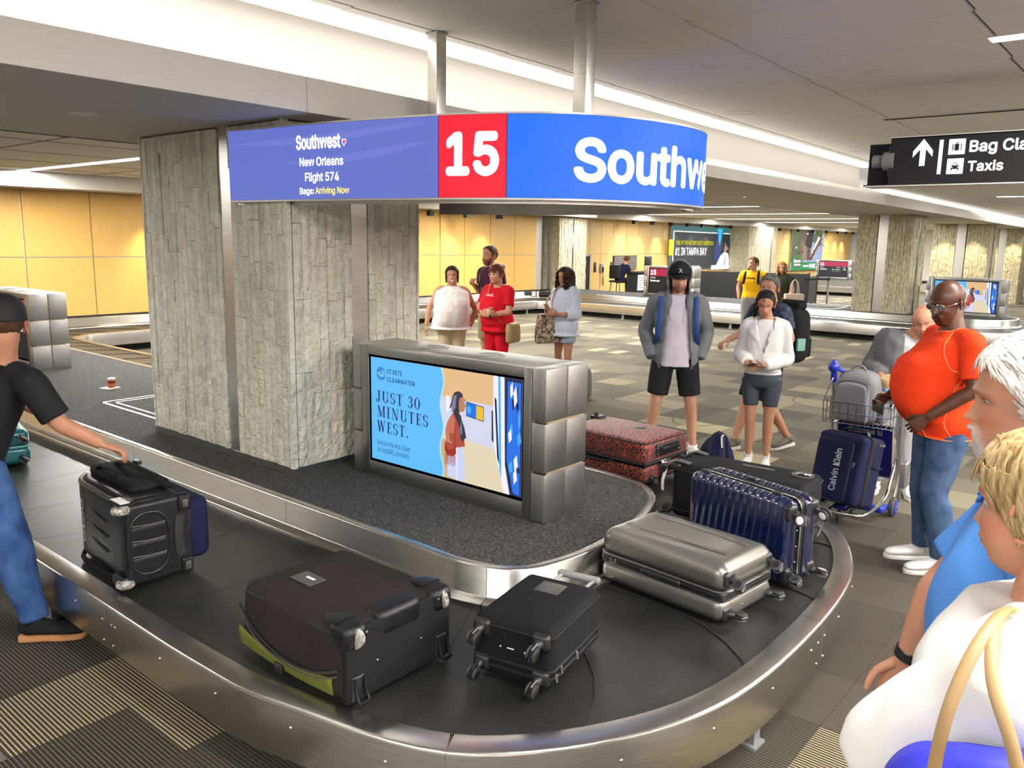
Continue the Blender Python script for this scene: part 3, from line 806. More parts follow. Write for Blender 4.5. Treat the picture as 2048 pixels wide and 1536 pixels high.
# slot diffuser behind the direction sign
t = thing('slot_vent', 'long dark slot vent in the raised ceiling behind the direction sign', 'vent', (8.9, 1.2, UC))
mb = MB(); box((-.05, -2.6, -.012), (.05, 1.42, .0), mb); obj('frame', mb, M['white_p'], t, False)
mb = MB(); box((-.036, -2.58, -.0145), (-.008, 1.40, -.011), mb); box((.008, -2.58, -.0145), (.036, 1.40, -.011), mb); obj('slot', mb, M['black_m'], t, False)

# wall washers in front of the maple walls
WN = []
def washer(x, y, z, n, aim=1.0, power=140, col=(1, .82, .5)):
    t = thing('wall_washer', ORD[len(WN)] + ' small black wall washer along the maple wall, counted from the left', 'spotlight', (x, y, z), 0, 'black wall washers along the maple wall')
    mb = MB(); cbox((0, 0, 0), (.13, .13, .13), mb); obj('housing', mb, M['black_m'], t, False)
    WN.append(x); mb = MB(); cyl((0, 0, .06), (0, 0, .18), .012, 8, mb); obj('stem', mb, M['black_m'], t)
    l = bpy.data.lights.new('washer_light', 'SPOT'); l.energy = power; l.color = col; l.spot_size = 1.25; l.spot_blend = .9; l.shadow_soft_size = .05
    o = bpy.data.objects.new('washer_light', l); C.objects.link(o); o.parent = t; o.location = (0, .02, -.08); o.rotation_euler = (math.radians(24), 0, 0)
for x in (7.62, 9.9, 14.33, 15.63, 16.9): washer(x, 14.55, 2.60, 0)
for x in (25.47, 26.72, 28.09, 29.4, 30.66, 32.0, 33.3, 34.5): washer(x, 15.6, 2.68, 0, power=120)
for x in (38.6, 41, 43, 45, 46.8, 48.2, 49.4): washer(x, 15.6, 2.68, 0, power=140)
for (x, y) in ((27.1, 5.2), (27.1, 6.0), (33.8, 5.2), (33.8, 6.0)):
    l = bpy.data.lights.new('downlight_beam', 'SPOT'); l.energy = 140; l.color = (1, .85, .5); l.spot_size = 1.1; l.spot_blend = .8
    o = bpy.data.objects.new('downlight_beam', l); C.objects.link(o); o.location = (x, y, SO - .02); o.rotation_euler = (0, math.radians(-14), 0)
for x in (11.75, 15.5, 20.2):
    l = bpy.data.lights.new('downlight_beam', 'SPOT'); l.energy = 25; l.color = (1, .9, .75); l.spot_size = 1.6; l.spot_blend = .8
    o = bpy.data.objects.new('downlight_beam', l); C.objects.link(o); o.location = (x, 5.32, SO - .02)
# ================================================================== DISPLAY RING
LP = [(2.881, 4.686), (2.92, 4.45), (2.955, 4.08), (3.02, 3.65), (3.13, 3.12), (3.27, 2.77), (3.48, 2.50), (3.74, 2.35), (4.1, 2.265), (4.45, 2.29), (4.75, 2.45), (4.95, 2.8), (5.05, 3.4), (4.95, 4.05), (4.72, 4.65)]
LQ = cr(LP, 14); LS = np.concatenate([[0], np.cumsum(np.linalg.norm(np.diff(LQ, axis=0), axis=1))])
LT = np.gradient(LQ, axis=0); LT /= np.linalg.norm(LT, axis=1, keepdims=True); LN = np.stack([LT[:, 1], -LT[:, 0]], 1)
LN = LN * (-1 if LN[0][0] > 0 else 1)
ZL0, ZL1 = 2.205, 2.628
def led(s, v, d=0.):
    s = s - .055      # measured arc length starts a little before the end of the ring
    x = np.interp(s, LS, LQ[:, 0]); y = np.interp(s, LS, LQ[:, 1]); nx = np.interp(s, LS, LN[:, 0]); ny = np.interp(s, LS, LN[:, 1])
    return (x + nx * d, y + ny * d, ZL0 + (ZL1 - ZL0) * v)
SEND = LS[-1] + .055
M['led_violet'] = emit('led_violet', (.125, .165, .56, 1), 1.05)
M['led_violet2'] = emit('led_violet_light', (.155, .195, .62, 1), 1.05)
M['led_red'] = emit('led_red', (1.0, .006, .035, 1), 1.0)
M['led_blue'] = emit('led_blue', (.0, .16, 1.0, 1), 1.05)
M['led_white'] = emit('led_white', (1, 1, 1, 1), 1.6)
M['led_yellow'] = emit('led_yellow', (1, .78, .16, 1), 1.3)
M['led_pink'] = emit('led_pink', (.95, .05, .2, 1), 1.2)
M['led_cyan'] = emit('led_cyan', (.05, .3, .95, 1), 1.2)
M['led_green'] = emit('led_green', (.05, .7, .15, 1), 1.0)
M['led_black'] = emit('led_black', (.004, .004, .007, 1), 1.)
sign = thing('display_ring', 'curved hanging display ring with violet, red and blue panels above the kiosk', 'sign', (0, 0, 0))
def band(s0, s1, v0, v1, d, m, name, n=None, lab=None):
    n = n or max(2, int((s1 - s0) / .06))
    v, f = quad2(s0, v0, s1, v1, n, 1)
    return obj(name, flat_map(v, f, lambda a, b: led(a, b, d)), m, sign, angle=None)
band(.055, 1.644, .012, .988, .004, M['led_violet'], 'display_panel').__setitem__('label', 'violet flight information panel')
band(1.648, 2.018, .012, .988, .004, M['led_red'], 'display_panel').__setitem__('label', 'red panel with the belt number')
band(2.022, SEND, .012, .988, .004, M['led_blue'], 'display_panel').__setitem__('label', 'blue airline panel')
mb = MB()
v, f = quad2(.055, -.0, SEND, 1.0, 120, 1); mb.join(slab_mesh(v, f, lambda a, b, t: led(a, b, -.05 + t), .05)); obj('cabinet', mb, M['black'], sign, angle=30)
mb = MB()
for v0, v1 in ((-.012, .010), (.990, 1.012)):
    v, f = quad2(.05, v0, SEND, v1, 120, 1); mb.join(slab_mesh(v, f, lambda a, b, t: led(a, b, -.055 + t), .061))
obj('edge_trim', mb, M['joint'], sign, angle=30)
mb = MB(); v, f = quad2(.055, -.05, SEND, .96, 120, 1); mb.join(slab_mesh(v, f, lambda a, b, t: led(a, b, -.075 + t), .02)); obj('inner_skin', mb, M['steel'], sign, angle=30)
mb = MB()
for s_ in np.arange(2.95, 3.75, .09):
    x, y, z = led(s_, .0, -.11); cbox((x, y, ZL0 + .03), (.05, .05, .05), mb)
    x2, y2, z2 = led(s_ + .05, 0, -.10); tube([(x, y, ZL0 + .01), ((x + x2) / 2, (y + y2) / 2, ZL0 - .012), (x2, y2, ZL0 + .02)], .005, 6, mb)
obj('cable_loom', mb, M['black'], sign)
# two soft diagonal bands of the violet artwork
for (a0, b0, a1, b1) in ((.10, .80, 1.6, .93), (.55, .50, 1.6, .70)):
    vs = []; n = 24
    for i in range(n + 1):
        t = i / n; s_ = a0 + (a1 - a0) * t; m_ = b0 + (b1 - b0) * t - .06 * math.sin(PI * t); w = .05 * math.sin(PI * min(1, t * 1.02)) ** .7 + .002
        vs += [led(s_, m_ - w, .0052), led(s_, m_ + w, .0052)]
    obj('display_band', MB().add(vs, [(2 * i, 2 * i + 2, 2 * i + 3, 2 * i + 1) for i in range(n)]), M['led_violet2'], sign, angle=None)
def ltext(s, s0, v0, s1, v1, m, bold=.0, name='lettering', d=.0065):
    v, f = text_fit(s, s1 - s0, v1 - v0, bold=bold)
    obj(name, flat_map(v, f, lambda a, b: led(s0 + a, v0 + b, d)), m, sign, smooth=False)
ltext('Southwest', .654, .665, .998, .86, M['led_white'], .03)
mb = MB(); hv = [(0, -.9), (.75, -.1), (.8, .5), (.45, .85), (0, .5), (-.45, .85), (-.8, .5), (-.75, -.1)]
def heart(sc, sv, c_, vv, m):
    obj('emblem', flat_map(np.array(hv) * (sc, sv) + (c_, vv), [tuple(range(8))], lambda a, b: led(a, b, .007)), m, sign, smooth=False)
heart(.021, .055, 1.024, .735, M['led_white']); heart(.016, .042, 1.024, .735, M['led_pink'])
obj('emblem', flat_map(np.array([(0, -.9), (.2, -.3), (-.75, .35), (-.75, -.1)]) * (.016, .042) + (1.024, .735), [(0, 1, 2, 3)], lambda a, b: led(a, b, .0076)), M['led_cyan'], sign, smooth=False)
ltext('New Orleans', .679, .445, 1.016, .565, M['led_white'], .02)
ltext('Flight 574', .720, .215, .983, .365, M['led_white'], .02)
ltext('Bags:', .675, .055, .79, .165, M['led_white'], .02)
ltext('Arriving Now', .80, .055, 1.056, .170, M['led_yellow'], .02)
ltext('15', 1.690, .265, 1.982, .79, M['led_white'], .035)
ltext('Southwest', 2.36, .205, 3.80, .735, M['led_white'], .028)
# hangers
for (x, y) in ((3.80, 3.80), (3.80, 2.68)):
    t = thing('sign_hanger', 'square brushed steel post from the ceiling to the display ring, ' + ('left of the two' if y > 3 else 'right of the two'), 'post', (x, y, 0), 0, 'steel hanger posts of the display ring')
    mb = rbox((.085, .085, UC - 2.40), .006, 2, 1, c=(0, 0, (UC + 2.40) / 2)); obj('post', mb, M['steel'], t)
    mb = rbox((.10, .10, .012), .003, 1, 1, c=(0, 0, UC - .006)); obj('ceiling_plate', mb, M['steel_dark'], t)
    mb = MB(); cbox((0, 0, 2.39), (.9, .05, .04), mb); obj('cross_bar', mb, M['steel_dark'], t, False)

# ================================================================== ADVERTISING KIOSKS
def poly_in(points, fn, d, m, parent, name='picture_area'):
    return obj(name, flat_map(np.array(points, float), [tuple(range(len(points)))], lambda a, b: fn(a, b, d)), m, parent, smooth=False)
AD = dict(sky=emit('ad_sky', (.115, .50, .93, 1), 1.02), wave=emit('ad_pale_edge', (.45, .80, .97, 1), 1.), navy=emit('ad_navy', (.012, .02, .15, 1), 1.), logo=emit('ad_logo_blue', (.02, .27, .66, 1), 1.),
          wall=emit('ad_warm_wall', (.80, .50, .25, 1), 1.), wall2=emit('ad_pale_wall', (.66, .68, .84, 1), 1.), mid=emit('ad_mid_wall', (.80, .70, .62, 1), 1.), floor=emit('ad_floor', (.62, .43, .24, 1), 1.), floor2=emit('ad_floor_light', (.78, .66, .47, 1), 1.),
          blue=emit('ad_painting_blue', (.01, .16, .80, 1), 1.), blue2=emit('ad_painting_cyan', (.06, .42, .95, 1), 1.), deep=emit('ad_deep', (.006, .012, .08, 1), 1.), white=emit('ad_white', (.88, .88, .95, 1), 1.),
          hair=emit('ad_hair', (.03, .025, .05, 1), 1.), hair2=emit('ad_hair_light', (.22, .20, .30, 1), 1.), skin=emit('ad_skin', (.50, .22, .13, 1), 1.), rust=emit('ad_rust', (.42, .07, .04, 1), 1.), rust2=emit('ad_rust_light', (.58, .16, .10, 1), 1.), bag=emit('ad_bag', (.36, .02, .01, 1), 1.),
          pants=emit('ad_pants', (.62, .66, .92, 1), 1.), yellow=emit('ad_yellow', (.85, .52, .03, 1), 1.), gold=emit('ad_gold', (.92, .83, .55, 1), 1.))
def serif(word, w, h, sp=.16):
    """small serif alphabet drawn from strokes; returns polygons (lists of 2d points) fitted to w x h"""
    T, t, S = .17, .055, .045
    def vs(x, y0=0, y1=1, th=T): return [[(x - th / 2, y0), (x + th / 2, y0), (x + th / 2, y1), (x - th / 2, y1)]]
    def sf(x, y, w_=.36): return [[(x - w_ / 2, y - S / 2), (x + w_ / 2, y - S / 2), (x + w_ / 2, y + S / 2), (x - w_ / 2, y + S / 2)]]
    def hs(x0, x1, y, th=t): return [[(x0, y - th / 2), (x1, y - th / 2), (x1, y + th / 2), (x0, y + th / 2)]]
    def dg(x0, y0, x1, y1, th): return [[(x0 - th / 2, y0), (x0 + th / 2, y0), (x1 + th / 2, y1), (x1 - th / 2, y1)]]
    def arc(cx, cy, rx, ry, a0, a1, thick=T, thin=t, n=14):
        out = []; P = []
        for i in range(n + 1):
            a = math.radians(a0 + (a1 - a0) * i / n); th = thin + (thick - thin) * abs(math.cos(a)) ** 1.5
            P.append(((cx + (rx - th / 2) * math.cos(a), cy + (ry - thin / 2) * math.sin(a)), (cx + (rx + th / 2) * math.cos(a), cy + (ry + thin / 2) * math.sin(a))))
        for p, q in zip(P[:-1], P[1:]): out.append([p[0], q[0], q[1], p[1]])
        return out
    G = {'J': (.5, vs(.32, .2, 1) + sf(.32, .98) + arc(.17, .2, .15, .24, -180, 0, T, t)),
         'U': (.85, vs(.2, .3, 1) + vs(.68, .3, 1, t * 1.3) + arc(.44, .3, .24, .3, -180, 0) + sf(.2, .98) + sf(.68, .98, .28)),
         'S': (.58, arc(.29, .73, .2, .25, 30, 270) + arc(.29, .27, .21, .25, -150, 90) + vs(.5, .68, .95, S) + vs(.07, .05, .34, S)),
         'T': (.72, vs(.36) + hs(.04, .68, .97) + sf(.36, .02) + vs(.06, .74, 1, S) + vs(.66, .74, 1, S)),
         '3': (.54, arc(.25, .75, .17, .23, -80, 160) + arc(.25, .27, .2, .26, -160, 80) + hs(.16, .32, .51)),
         '0': (.66, arc(.33, .5, .24, .5, 0, 360, n=28)),
         'M': (1.05, vs(.18, 0, 1, t) + vs(.87) + dg(.52, .02, .22, 1, T) + dg(.52, .02, .83, 1, t * 1.2) + sf(.18, .02, .26) + sf(.87, .02) + sf(.17, .98, .26) + sf(.9, .98, .3)),
         'I': (.42, vs(.21) + sf(.21, .02) + sf(.21, .98)),
         'N': (.9, vs(.18, 0, 1, t) + vs(.72, 0, 1, t) + dg(.70, .0, .2, 1, T) + sf(.18, .02, .28) + sf(.16, .98, .28) + sf(.72, .98, .28)),
         'E': (.66, vs(.2) + hs(.06, .6, .03) + hs(.06, .58, .97) + hs(.2, .46, .52) + vs(.58, 0, .26, S) + vs(.56, .76, 1, S) + vs(.46, .42, .62, S)),
         'W': (1.1, dg(.34, 0, .14, 1, T) + dg(.34, 0, .54, 1, t * 1.2) + dg(.76, 0, .54, 1, T) + dg(.76, 0, .95, 1, t * 1.2) + sf(.14, .98, .32) + sf(.54, .98, .26) + sf(.95, .98, .26)),
         '.': (.28, [[(.14 + .09 * math.cos(a), .085 + .09 * math.sin(a)) for a in np.linspace(0, 2 * PI, 12, endpoint=False)]]), ' ': (.3, [])}
    out = []; x = 0
    for ch in word:
        a, g = G[ch]
        for p in g: out.append([(q[0] + x, q[1]) for q in p])
        x += a + sp
    x -= sp
    return [[(q[0] / x * w, q[1] * h) for q in p] for p in out]
SW, SHT = 1.249, .680
def screen_ad(S, P, full=True):
    z = lambda pts, d, m, nm='picture_area': poly_in(pts, S, d, AD[m], P, nm)
    wv = [.505 + .012 * math.sin(t * 15.5 + .6) for t in np.linspace(0, 1, 41)]
    z([(0, 0), (1, 0), (1, 1), (0, 1)], .0, 'mid')
    z([(.5, .55), (.88, .55), (.88, 1), (.5, 1)], .0006, 'wall')
    z([(.5, .36), (.88, .30), (.88, .74), (.5, .74)], .0010, 'wall2')
    z([(.5, 0), (.93, 0), (.84, .36), (.5, .42)], .0014, 'floor2')
    z([(.5, 0), (.66, 0), (.62, .34), (.5, .36)], .0016, 'floor')
    z([(.83, 1), (.90, 1), (.96, 0), (.90, 0), (.83, .45)], .0018, 'white')
    z([(.838, .82), (.850, .80), (.872, .24), (.858, .30)], .0022, 'deep'); z([(.822, .70), (.830, .70), (.836, .42), (.824, .44)], .0022, 'deep')
    z([(.858, 1), (.872, 1), (.885, .12), (.872, .2)], .0024, 'blue2')
    z([(.895, 1), (1, 1), (1, 0), (.935, 0), (.905, .25)], .0026, 'deep')
    z([(.915, .97), (.992, .97), (.992, .01), (.955, .02), (.915, .30)], .0030, 'blue')
    r = random.Random(3)
    for i in range(14):
        cx, cy = r.uniform(.925, .985), r.uniform(.12, .93); w = r.uniform(.006, .014); h = r.uniform(.03, .10)
        z([(cx - w * .5, cy - h), (cx + w, cy - h * .4), (cx + w * .4, cy + h), (cx - w, cy + h * .3)], .0034 + i * .0001, r.choice(('blue2', 'blue2', 'white', 'deep')))
    # hanging picture on the gallery wall
    z([(.665, .735), (.775, .715), (.775, .585), (.665, .605)], .0020, 'deep'); z([(.668, .728), (.728, .717), (.728, .600), (.668, .611)], .0024, 'blue'); z([(.728, .717), (.772, .709), (.772, .592), (.728, .600)], .0024, 'yellow')
    z([(.683 + .014 * math.cos(a), .665 + .035 * math.sin(a)) for a in np.linspace(0, 2 * PI, 10, endpoint=False)], .0028, 'blue2')
    z([(.535, .76), (.56, .755), (.56, .62), (.535, .61)], .0020, 'white')
    # the visitor
    z([(.545, .02), (.66, .0), (.655, .22), (.635, .36), (.56, .36), (.548, .22)], .0044, 'pants')
    z([(.603, .30), (.609, .30), (.612, .01), (.606, .01)], .0047, 'white')
    z([(.575, .60), (.60, .63), (.635, .60), (.652, .42), (.660, .33), (.60, .30), (.555, .36), (.532, .44), (.545, .52)], .0048, 'rust')
    z([(.575, .60), (.595, .56), (.585, .42), (.535, .42), (.545, .52)], .0051, 'rust2')
    z([(.530, .45), (.552, .44), (.565, .34), (.562, .30), (.538, .33)], .0052, 'skin')
    z([(.600, .80), (.628, .805), (.648, .775), (.655, .72), (.668, .695), (.657, .675), (.654, .645), (.632, .63), (.60, .62), (.585, .70)], .0053, 'skin')
    z([(.578, .76), (.592, .80), (.618, .815), (.640, .80), (.645, .775), (.622, .745), (.618, .69), (.622, .62), (.655, .50), (.668, .41), (.652, .39), (.645, .36), (.63, .40), (.62, .50), (.596, .58), (.570, .66), (.555, .64), (.57, .70)], .0057, 'hair')
    z([(.585, .765), (.605, .78), (.598, .66), (.575, .61), (.572, .67)], .0060, 'hair2'); z([(.625, .48), (.636, .55), (.642, .45), (.632, .42)], .0060, 'hair2')
    z([(.655, .755), (.661, .745), (.661, .735), (.655, .735)], .0060, 'deep')
    z([(.528, .335), (.60, .330), (.604, .25), (.586, .215), (.545, .215), (.528, .25)], .0062, 'bag')
    z([(.53, .33), (.60, .326), (.575, .27), (.55, .27)], .0064, 'rust')
    for i in range(9): z([(.530 + i * .0078, .225), (.5345 + i * .0078, .225), (.535 + i * .0078, .115 + .012 * (i % 3)), (.532 + i * .0078, .115 + .012 * (i % 3))], .0064, 'bag')
    z([(.592, .33), (.597, .33), (.603, .52), (.599, .52)], .0064, 'bag')
    # sky-blue text side with a wavy edge
    z([(0, 0)] + [(wv[i] + .008, i / 40) for i in range(41)] + [(0, 1)], .0068, 'wave')
    z([(0, 0)] + [(wv[i], i / 40) for i in range(41)] + [(0, 1)], .0072, 'sky')
    if not full: return
    a = SW / SHT
    z([(.077 + .0345 * math.cos(t), .853 + .0345 * a * math.sin(t)) for t in np.linspace(0, 2 * PI, 28, endpoint=False)], .0076, 'logo')
    for (cx, cy, r_) in ((.090, .868, .012), (.066, .845, .010), (.092, .832, .009), (.078, .828, .006)):
        pts = [(cx + r_ * (1 - t / 9) * math.cos(t), cy + r_ * a * (1 - t / 9) * math.sin(t)) for t in np.linspace(0, 7.5, 26)]
        mb = tube([S(p[0], p[1], .0082) for p in pts], .0014, 4); obj('logo_wave', mb, AD['wave'], P)
    mb = tube([S(u, .842 + .02 * math.sin((u - .045) * 150), .0082) for u in np.linspace(.046, .108, 20)], .0014, 4); obj('logo_wave', mb, AD['wave'], P)
    def tx(s, u0, v0, u1, v1, b=0.): 
        v, f = text_fit(s, u1 - u0, v1 - v0, bold=b, spacing=1.12 if b > 0.004 else 1.0)
        obj('lettering', flat_map(v, f, lambda p, q: S(u0 + p, v0 + q, .0078)), AD['navy'], P, smooth=False)
    tx('ST.PETE', .122, .862, .232, .905, .012); tx('CLEARWATER', .122, .785, .323, .828, .012)
    for (w, u0, v0, u1, v1) in (('JUST 30', .040, .575, .360, .684), ('MINUTES', .043, .428, .415, .538), ('WEST.', .043, .282, .276, .392)):
        mb = MB()
        for pg in serif(w, u1 - u0, v1 - v0): mb.add([S(u0 + p, v0 + q, .0078) for p, q in pg], [tuple(range(len(pg)))])
        obj('lettering', mb, AD['navy'], P, smooth=False)
    tx('Explore the Arts Coast', .045, .140, .286, .200); tx('at VisitSPC.com/Arts', .045, .072, .281, .130)
def screen_info(S, P, num, bright=True):
    R = M['led_red'] if bright else M['info_red']
    q = lambda pts, d, m: poly_in(pts, S, d, m, P)
    q([(0, 0), (1, 0), (1, 1), (0, 1)], 0, M['led_black']); q([(.0, .70), (1, .70), (1, 1), (0, 1)], .001, M['info_red'])
    def tx(s, u0, v0, u1, v1, m, b=0.):
        v, f = text_fit(s, u1 - u0, v1 - v0, bold=b); obj('lettering', flat_map(v, f, lambda p, r: S(u0 + p, v0 + r, .002)), m, P, smooth=False)
    tx(num, .03, .74, .17, .96, M['led_white'], .03)
    tx('AIRLINE', .03, .60, .16, .655, M['led_white']); tx('STATUS', .62, .60, .74, .655, M['led_white']); tx('FLIGHT', .84, .60, .95, .655, M['led_white'])
    tx('Southwest', .03, .46, .27, .54, M['led_white'], .02); tx('New Orleans', .46, .46, .74, .53, M['led_white']); tx('574', .86, .46, .95, .535, M['led_white'], .02)
    tx('Bags arriving', .46, .33, .76, .41, M['led_green'])
M['info_red'] = emit('info_red', (.55, .012, .07, 1), 1.)
M['gold_gap'] = mat('brass_gap', (.55, .42, .24, 1), .4, .5)
def kiosk(x, y, z, rz, label, content, num='15'):
    t = thing('advertising_kiosk', label, 'kiosk', (x, y, z), rz)
    D, W, Hh = .376, 1.545, .83
    mb = MB(); box((.012, .085, .0), (D - .012, W - .085, Hh - .012), mb); box((.03, .01, 0), (D - .03, W - .01, Hh - .014), mb); obj('core', mb, M['gold_gap'], t, False)
    # front frame around the recessed screen
    y0, y1 = .148, 1.397; z0, z1 = .094, .774
    for (a, b) in (((0, .094, .006), (.03, y0, Hh)), ((0, y1, .006), (.03, W - .084, Hh)), ((0, y0, .006), (.03, y1, z0)), ((0, y0, z1), (.03, y1, Hh))):
        mb = rbox([b[i] - a[i] for i in range(3)], .003, 1, 1, c=[(a[i] + b[i]) / 2 for i in range(3)]); obj('front_frame', mb, M['steel_dark'], t)
    mb = MB(); box((.012, y0, z0), (.02, y1, z1), mb); obj('screen_bezel', mb, M['black_m'], t, False)
    b_ = MB(); g = .016
    box((.0118, y0 + g, z0 + g), (.013, y1 - g, z1 - g), b_); scr = obj('screen', b_, M['led_black'], t, False)
    S = lambda u, v, d: (.0115 - d * .35, (y1 - g) - u * (y1 - y0 - 2 * g), z0 + g + v * (z1 - z0 - 2 * g))
    if content == 'ad': screen_ad(S, scr)
    elif content == 'ad_far': screen_ad(S, scr, True)
    else: screen_info(S, scr, num)
    # end blocks: 2 columns x 3 rows at each end
    rows = [(.006, .268), (.280, .542), (.554, Hh)]
    for side in (0, 1):
        for (a, b) in rows:
            for (x0, x1) in ((0, .182), (.192, D)):
                ya, yb = (.0, .090) if side == 0 else (W - .080, W)
                mb = rbox((x1 - x0, yb - ya, b - a), .003, 1, 1, c=((x0 + x1) / 2, (ya + yb) / 2, (a + b) / 2)); obj('steel_block', mb, M['steel_light'], t)
    mb = rbox((D - .034, W - .182, .014), .003, 1, 1, c=(D / 2 + .017, W / 2 + .004, Hh - .007)); obj('top_panel', mb, M['steel_light'], t)
    mb = rbox((.03, W - .182, Hh - .02), .003, 1, 1, c=(D - .015, W / 2 + .004, Hh / 2 - .01)); obj('back_panel', mb, M['steel_dark'], t)
    for yy in (1.02, .565):
        mb = MB(); lathe((.205, yy, Hh), [(.088, 0), (.088, .005), (.080, .007), (.072, .005), (.072, .003), (0, .003)], 28, mb); vt = obj('round_vent', mb, M['steel_light'], t)
        mb = MB()
        for k in range(-4, 5):
            hw = math.sqrt(max(.068 ** 2 - (k * .014) ** 2, 1e-6)); box((.205 - hw, yy + k * .014 - .0025, Hh + .003), (.205 + hw, yy + k * .014 + .0025, Hh + .0055), mb)
        g_ = obj('vent_grille', mb, M['steel_dark'], vt, False)
    return t
kiosk(3.304, 2.509, .511, 0, 'steel advertising kiosk nearest the belt curve, showing the blue art-coast advertisement', 'ad')
kiosk(3.405, 9.50, .511, 0, 'steel kiosk with a dark red-headed flight screen behind the man in the cap', 'info')
kiosk(20.05, 10.35, .511, 0, 'steel kiosk with a red-headed flight screen behind the man in the hoodie', 'info')
kiosk(19.86, 3.05, .511, 0, 'steel kiosk showing the same art advertisement on the far island', 'ad_far')
kiosk(36.9, 11.6, .511, 0, 'far steel kiosk with belt number fourteen on its red-headed screen', 'info', '14')
kiosk(41.0, 7.0, .0, 0, 'farthest kiosk at the right edge of the picture', 'ad_far')

# ================================================================== DIRECTION SIGN
X = 7.0
ds = thing('direction_sign', 'black hanging sign reading Bag Claim and Taxis with a white up arrow', 'sign', (X, 0, 0))
ZA, ZB2 = 2.478, 2.83
mb = MB(); box((0, -1.6, ZA), (.02, 1.98, ZB2), mb); box((.0, -1.6, ZA - .014), (.24, 2.165, ZA), mb); box((.0, -1.6, ZB2 - .008), (.24, 1.98, ZB2), mb); obj('face_panel', mb, M['black_m'], ds, False)
mb = MB(); box((.10, 1.97, ZA), (.12, 2.165, ZB2 - .03), mb); box((.2, -1.6, ZA), (.24, 2.1, ZB2 - .03), mb); obj('back_panel', mb, M['black_m'], ds, False)
mb = MB(); box((-.004, -1.6, ZA - .016), (.26, 2.17, ZA - .008), mb); box((-.003, -1.6, ZB2), (.01, 1.985, ZB2 + .006), mb); obj('edge_trim', mb, M['white_p'], ds, False)
mb = MB(); cyl((.06, 1.95, 2.66), (.06, 2.035, 2.66), .085, 24, mb, r2=.075); cyl((.06, 2.03, 2.66), (.06, 2.118, 2.66), .052, 24, mb); cbox((.06, 1.985, 2.66), (.03, .03, .22), mb); obj('pipe_socket', mb, M['grey_pl'], ds)
M['sign_white'] = emit('sign_white', (1, 1, 1, 1), 2.0)
def bs(u, v, d=0.): return (-.002 - d, 1.98 - u, ZA + v)      # u metres from the sign's left edge
dsx = lambda pts, d=.002, m=None, nm='pictogram': poly_in(pts, bs, d, m or M['sign_white'], ds, nm)
def arr(c, cv, s): return [(c - .075 * s, cv + .02 * s), (c, cv + .115 * s), (c + .075 * s, cv + .02 * s), (c + .075 * s, cv - .03 * s), (c + .021 * s, cv + .035 * s), (c + .021 * s, cv - .10 * s), (c - .021 * s, cv - .10 * s), (c - .021 * s, cv + .035 * s), (c - .075 * s, cv - .03 * s)]
def band_u(px, x=7.0):
    return 0
dsx(arr(.238, .225, .93), nm='arrow')
dsx([(.350, .066), (.376, .066), (.376, .318), (.350, .318)], nm='divider')
for (v0, kind) in ((.206, 'case'), (.064, 'car')):
    dsx([(.415, v0), (.527, v0), (.527, v0 + .112), (.415, v0 + .112)])
    B = M['black_m']
    if kind == 'case':
        dsx([(0.4560, v0 + .028), (0.4860, v0 + .028), (0.4860, v0 + .078), (0.4560, v0 + .078)], .004, B); dsx([(0.4380, v0 + .028), (0.4450, v0 + .028), (0.4450, v0 + .078), (0.4380, v0 + .078)], .004, B)
        dsx([(0.4970, v0 + .028), (0.5040, v0 + .028), (0.5040, v0 + .078), (0.4970, v0 + .078)], .004, B); dsx([(0.4480, v0 + .028), (0.4535, v0 + .028), (0.4535, v0 + .078), (0.4480, v0 + .078)], .004, B)
        dsx([(0.4630, v0 + .080), (0.4790, v0 + .080), (0.4790, v0 + .088), (0.4630, v0 + .088)], .004, B)
    else:
        dsx([(0.4430, v0 + .035), (0.4990, v0 + .035), (0.4990, v0 + .056), (0.4910, v0 + .062), (0.4830, v0 + .080), (0.4590, v0 + .080), (0.4510, v0 + .062), (0.4430, v0 + .056)], .004, B)
        dsx([(0.4450, v0 + .024), (0.4530, v0 + .024), (0.4530, v0 + .036), (0.4450, v0 + .036)], .004, B); dsx([(0.4890, v0 + .024), (0.4970, v0 + .024), (0.4970, v0 + .036), (0.4890, v0 + .036)], .004, B)
        dsx([(0.4580, v0 + .063), (0.4840, v0 + .063), (0.4800, v0 + .075), (0.4620, v0 + .075)], .005); dsx([(0.4470, v0 + .044), (0.4540, v0 + .044), (0.4540, v0 + .052), (0.4470, v0 + .052)], .005); dsx([(0.4880, v0 + .044), (0.4950, v0 + .044), (0.4950, v0 + .052), (0.4880, v0 + .052)], .005)
        dsx([(0.4670, v0 + .081), (0.4750, v0 + .081), (0.4750, v0 + .087), (0.4670, v0 + .087)], .004, B)
for (s, u0, v0, h) in (('Bag Claim', .556, .196, .108), ('Taxis', .556, .078, .078)):
    v, f = text_fit(s, None, h, bold=.022); obj('lettering', flat_map(v, f, lambda p, q: bs(u0 + p, v0 + q, .002)), M['sign_white'], ds, smooth=False)
mb = MB()
for yy in (.95, -.6): cyl((X * 0 + .12, yy, ZB2 - .01), (.12, yy, UC), .03, 16, mb)
obj('hanger', mb, M['white_p'], ds)

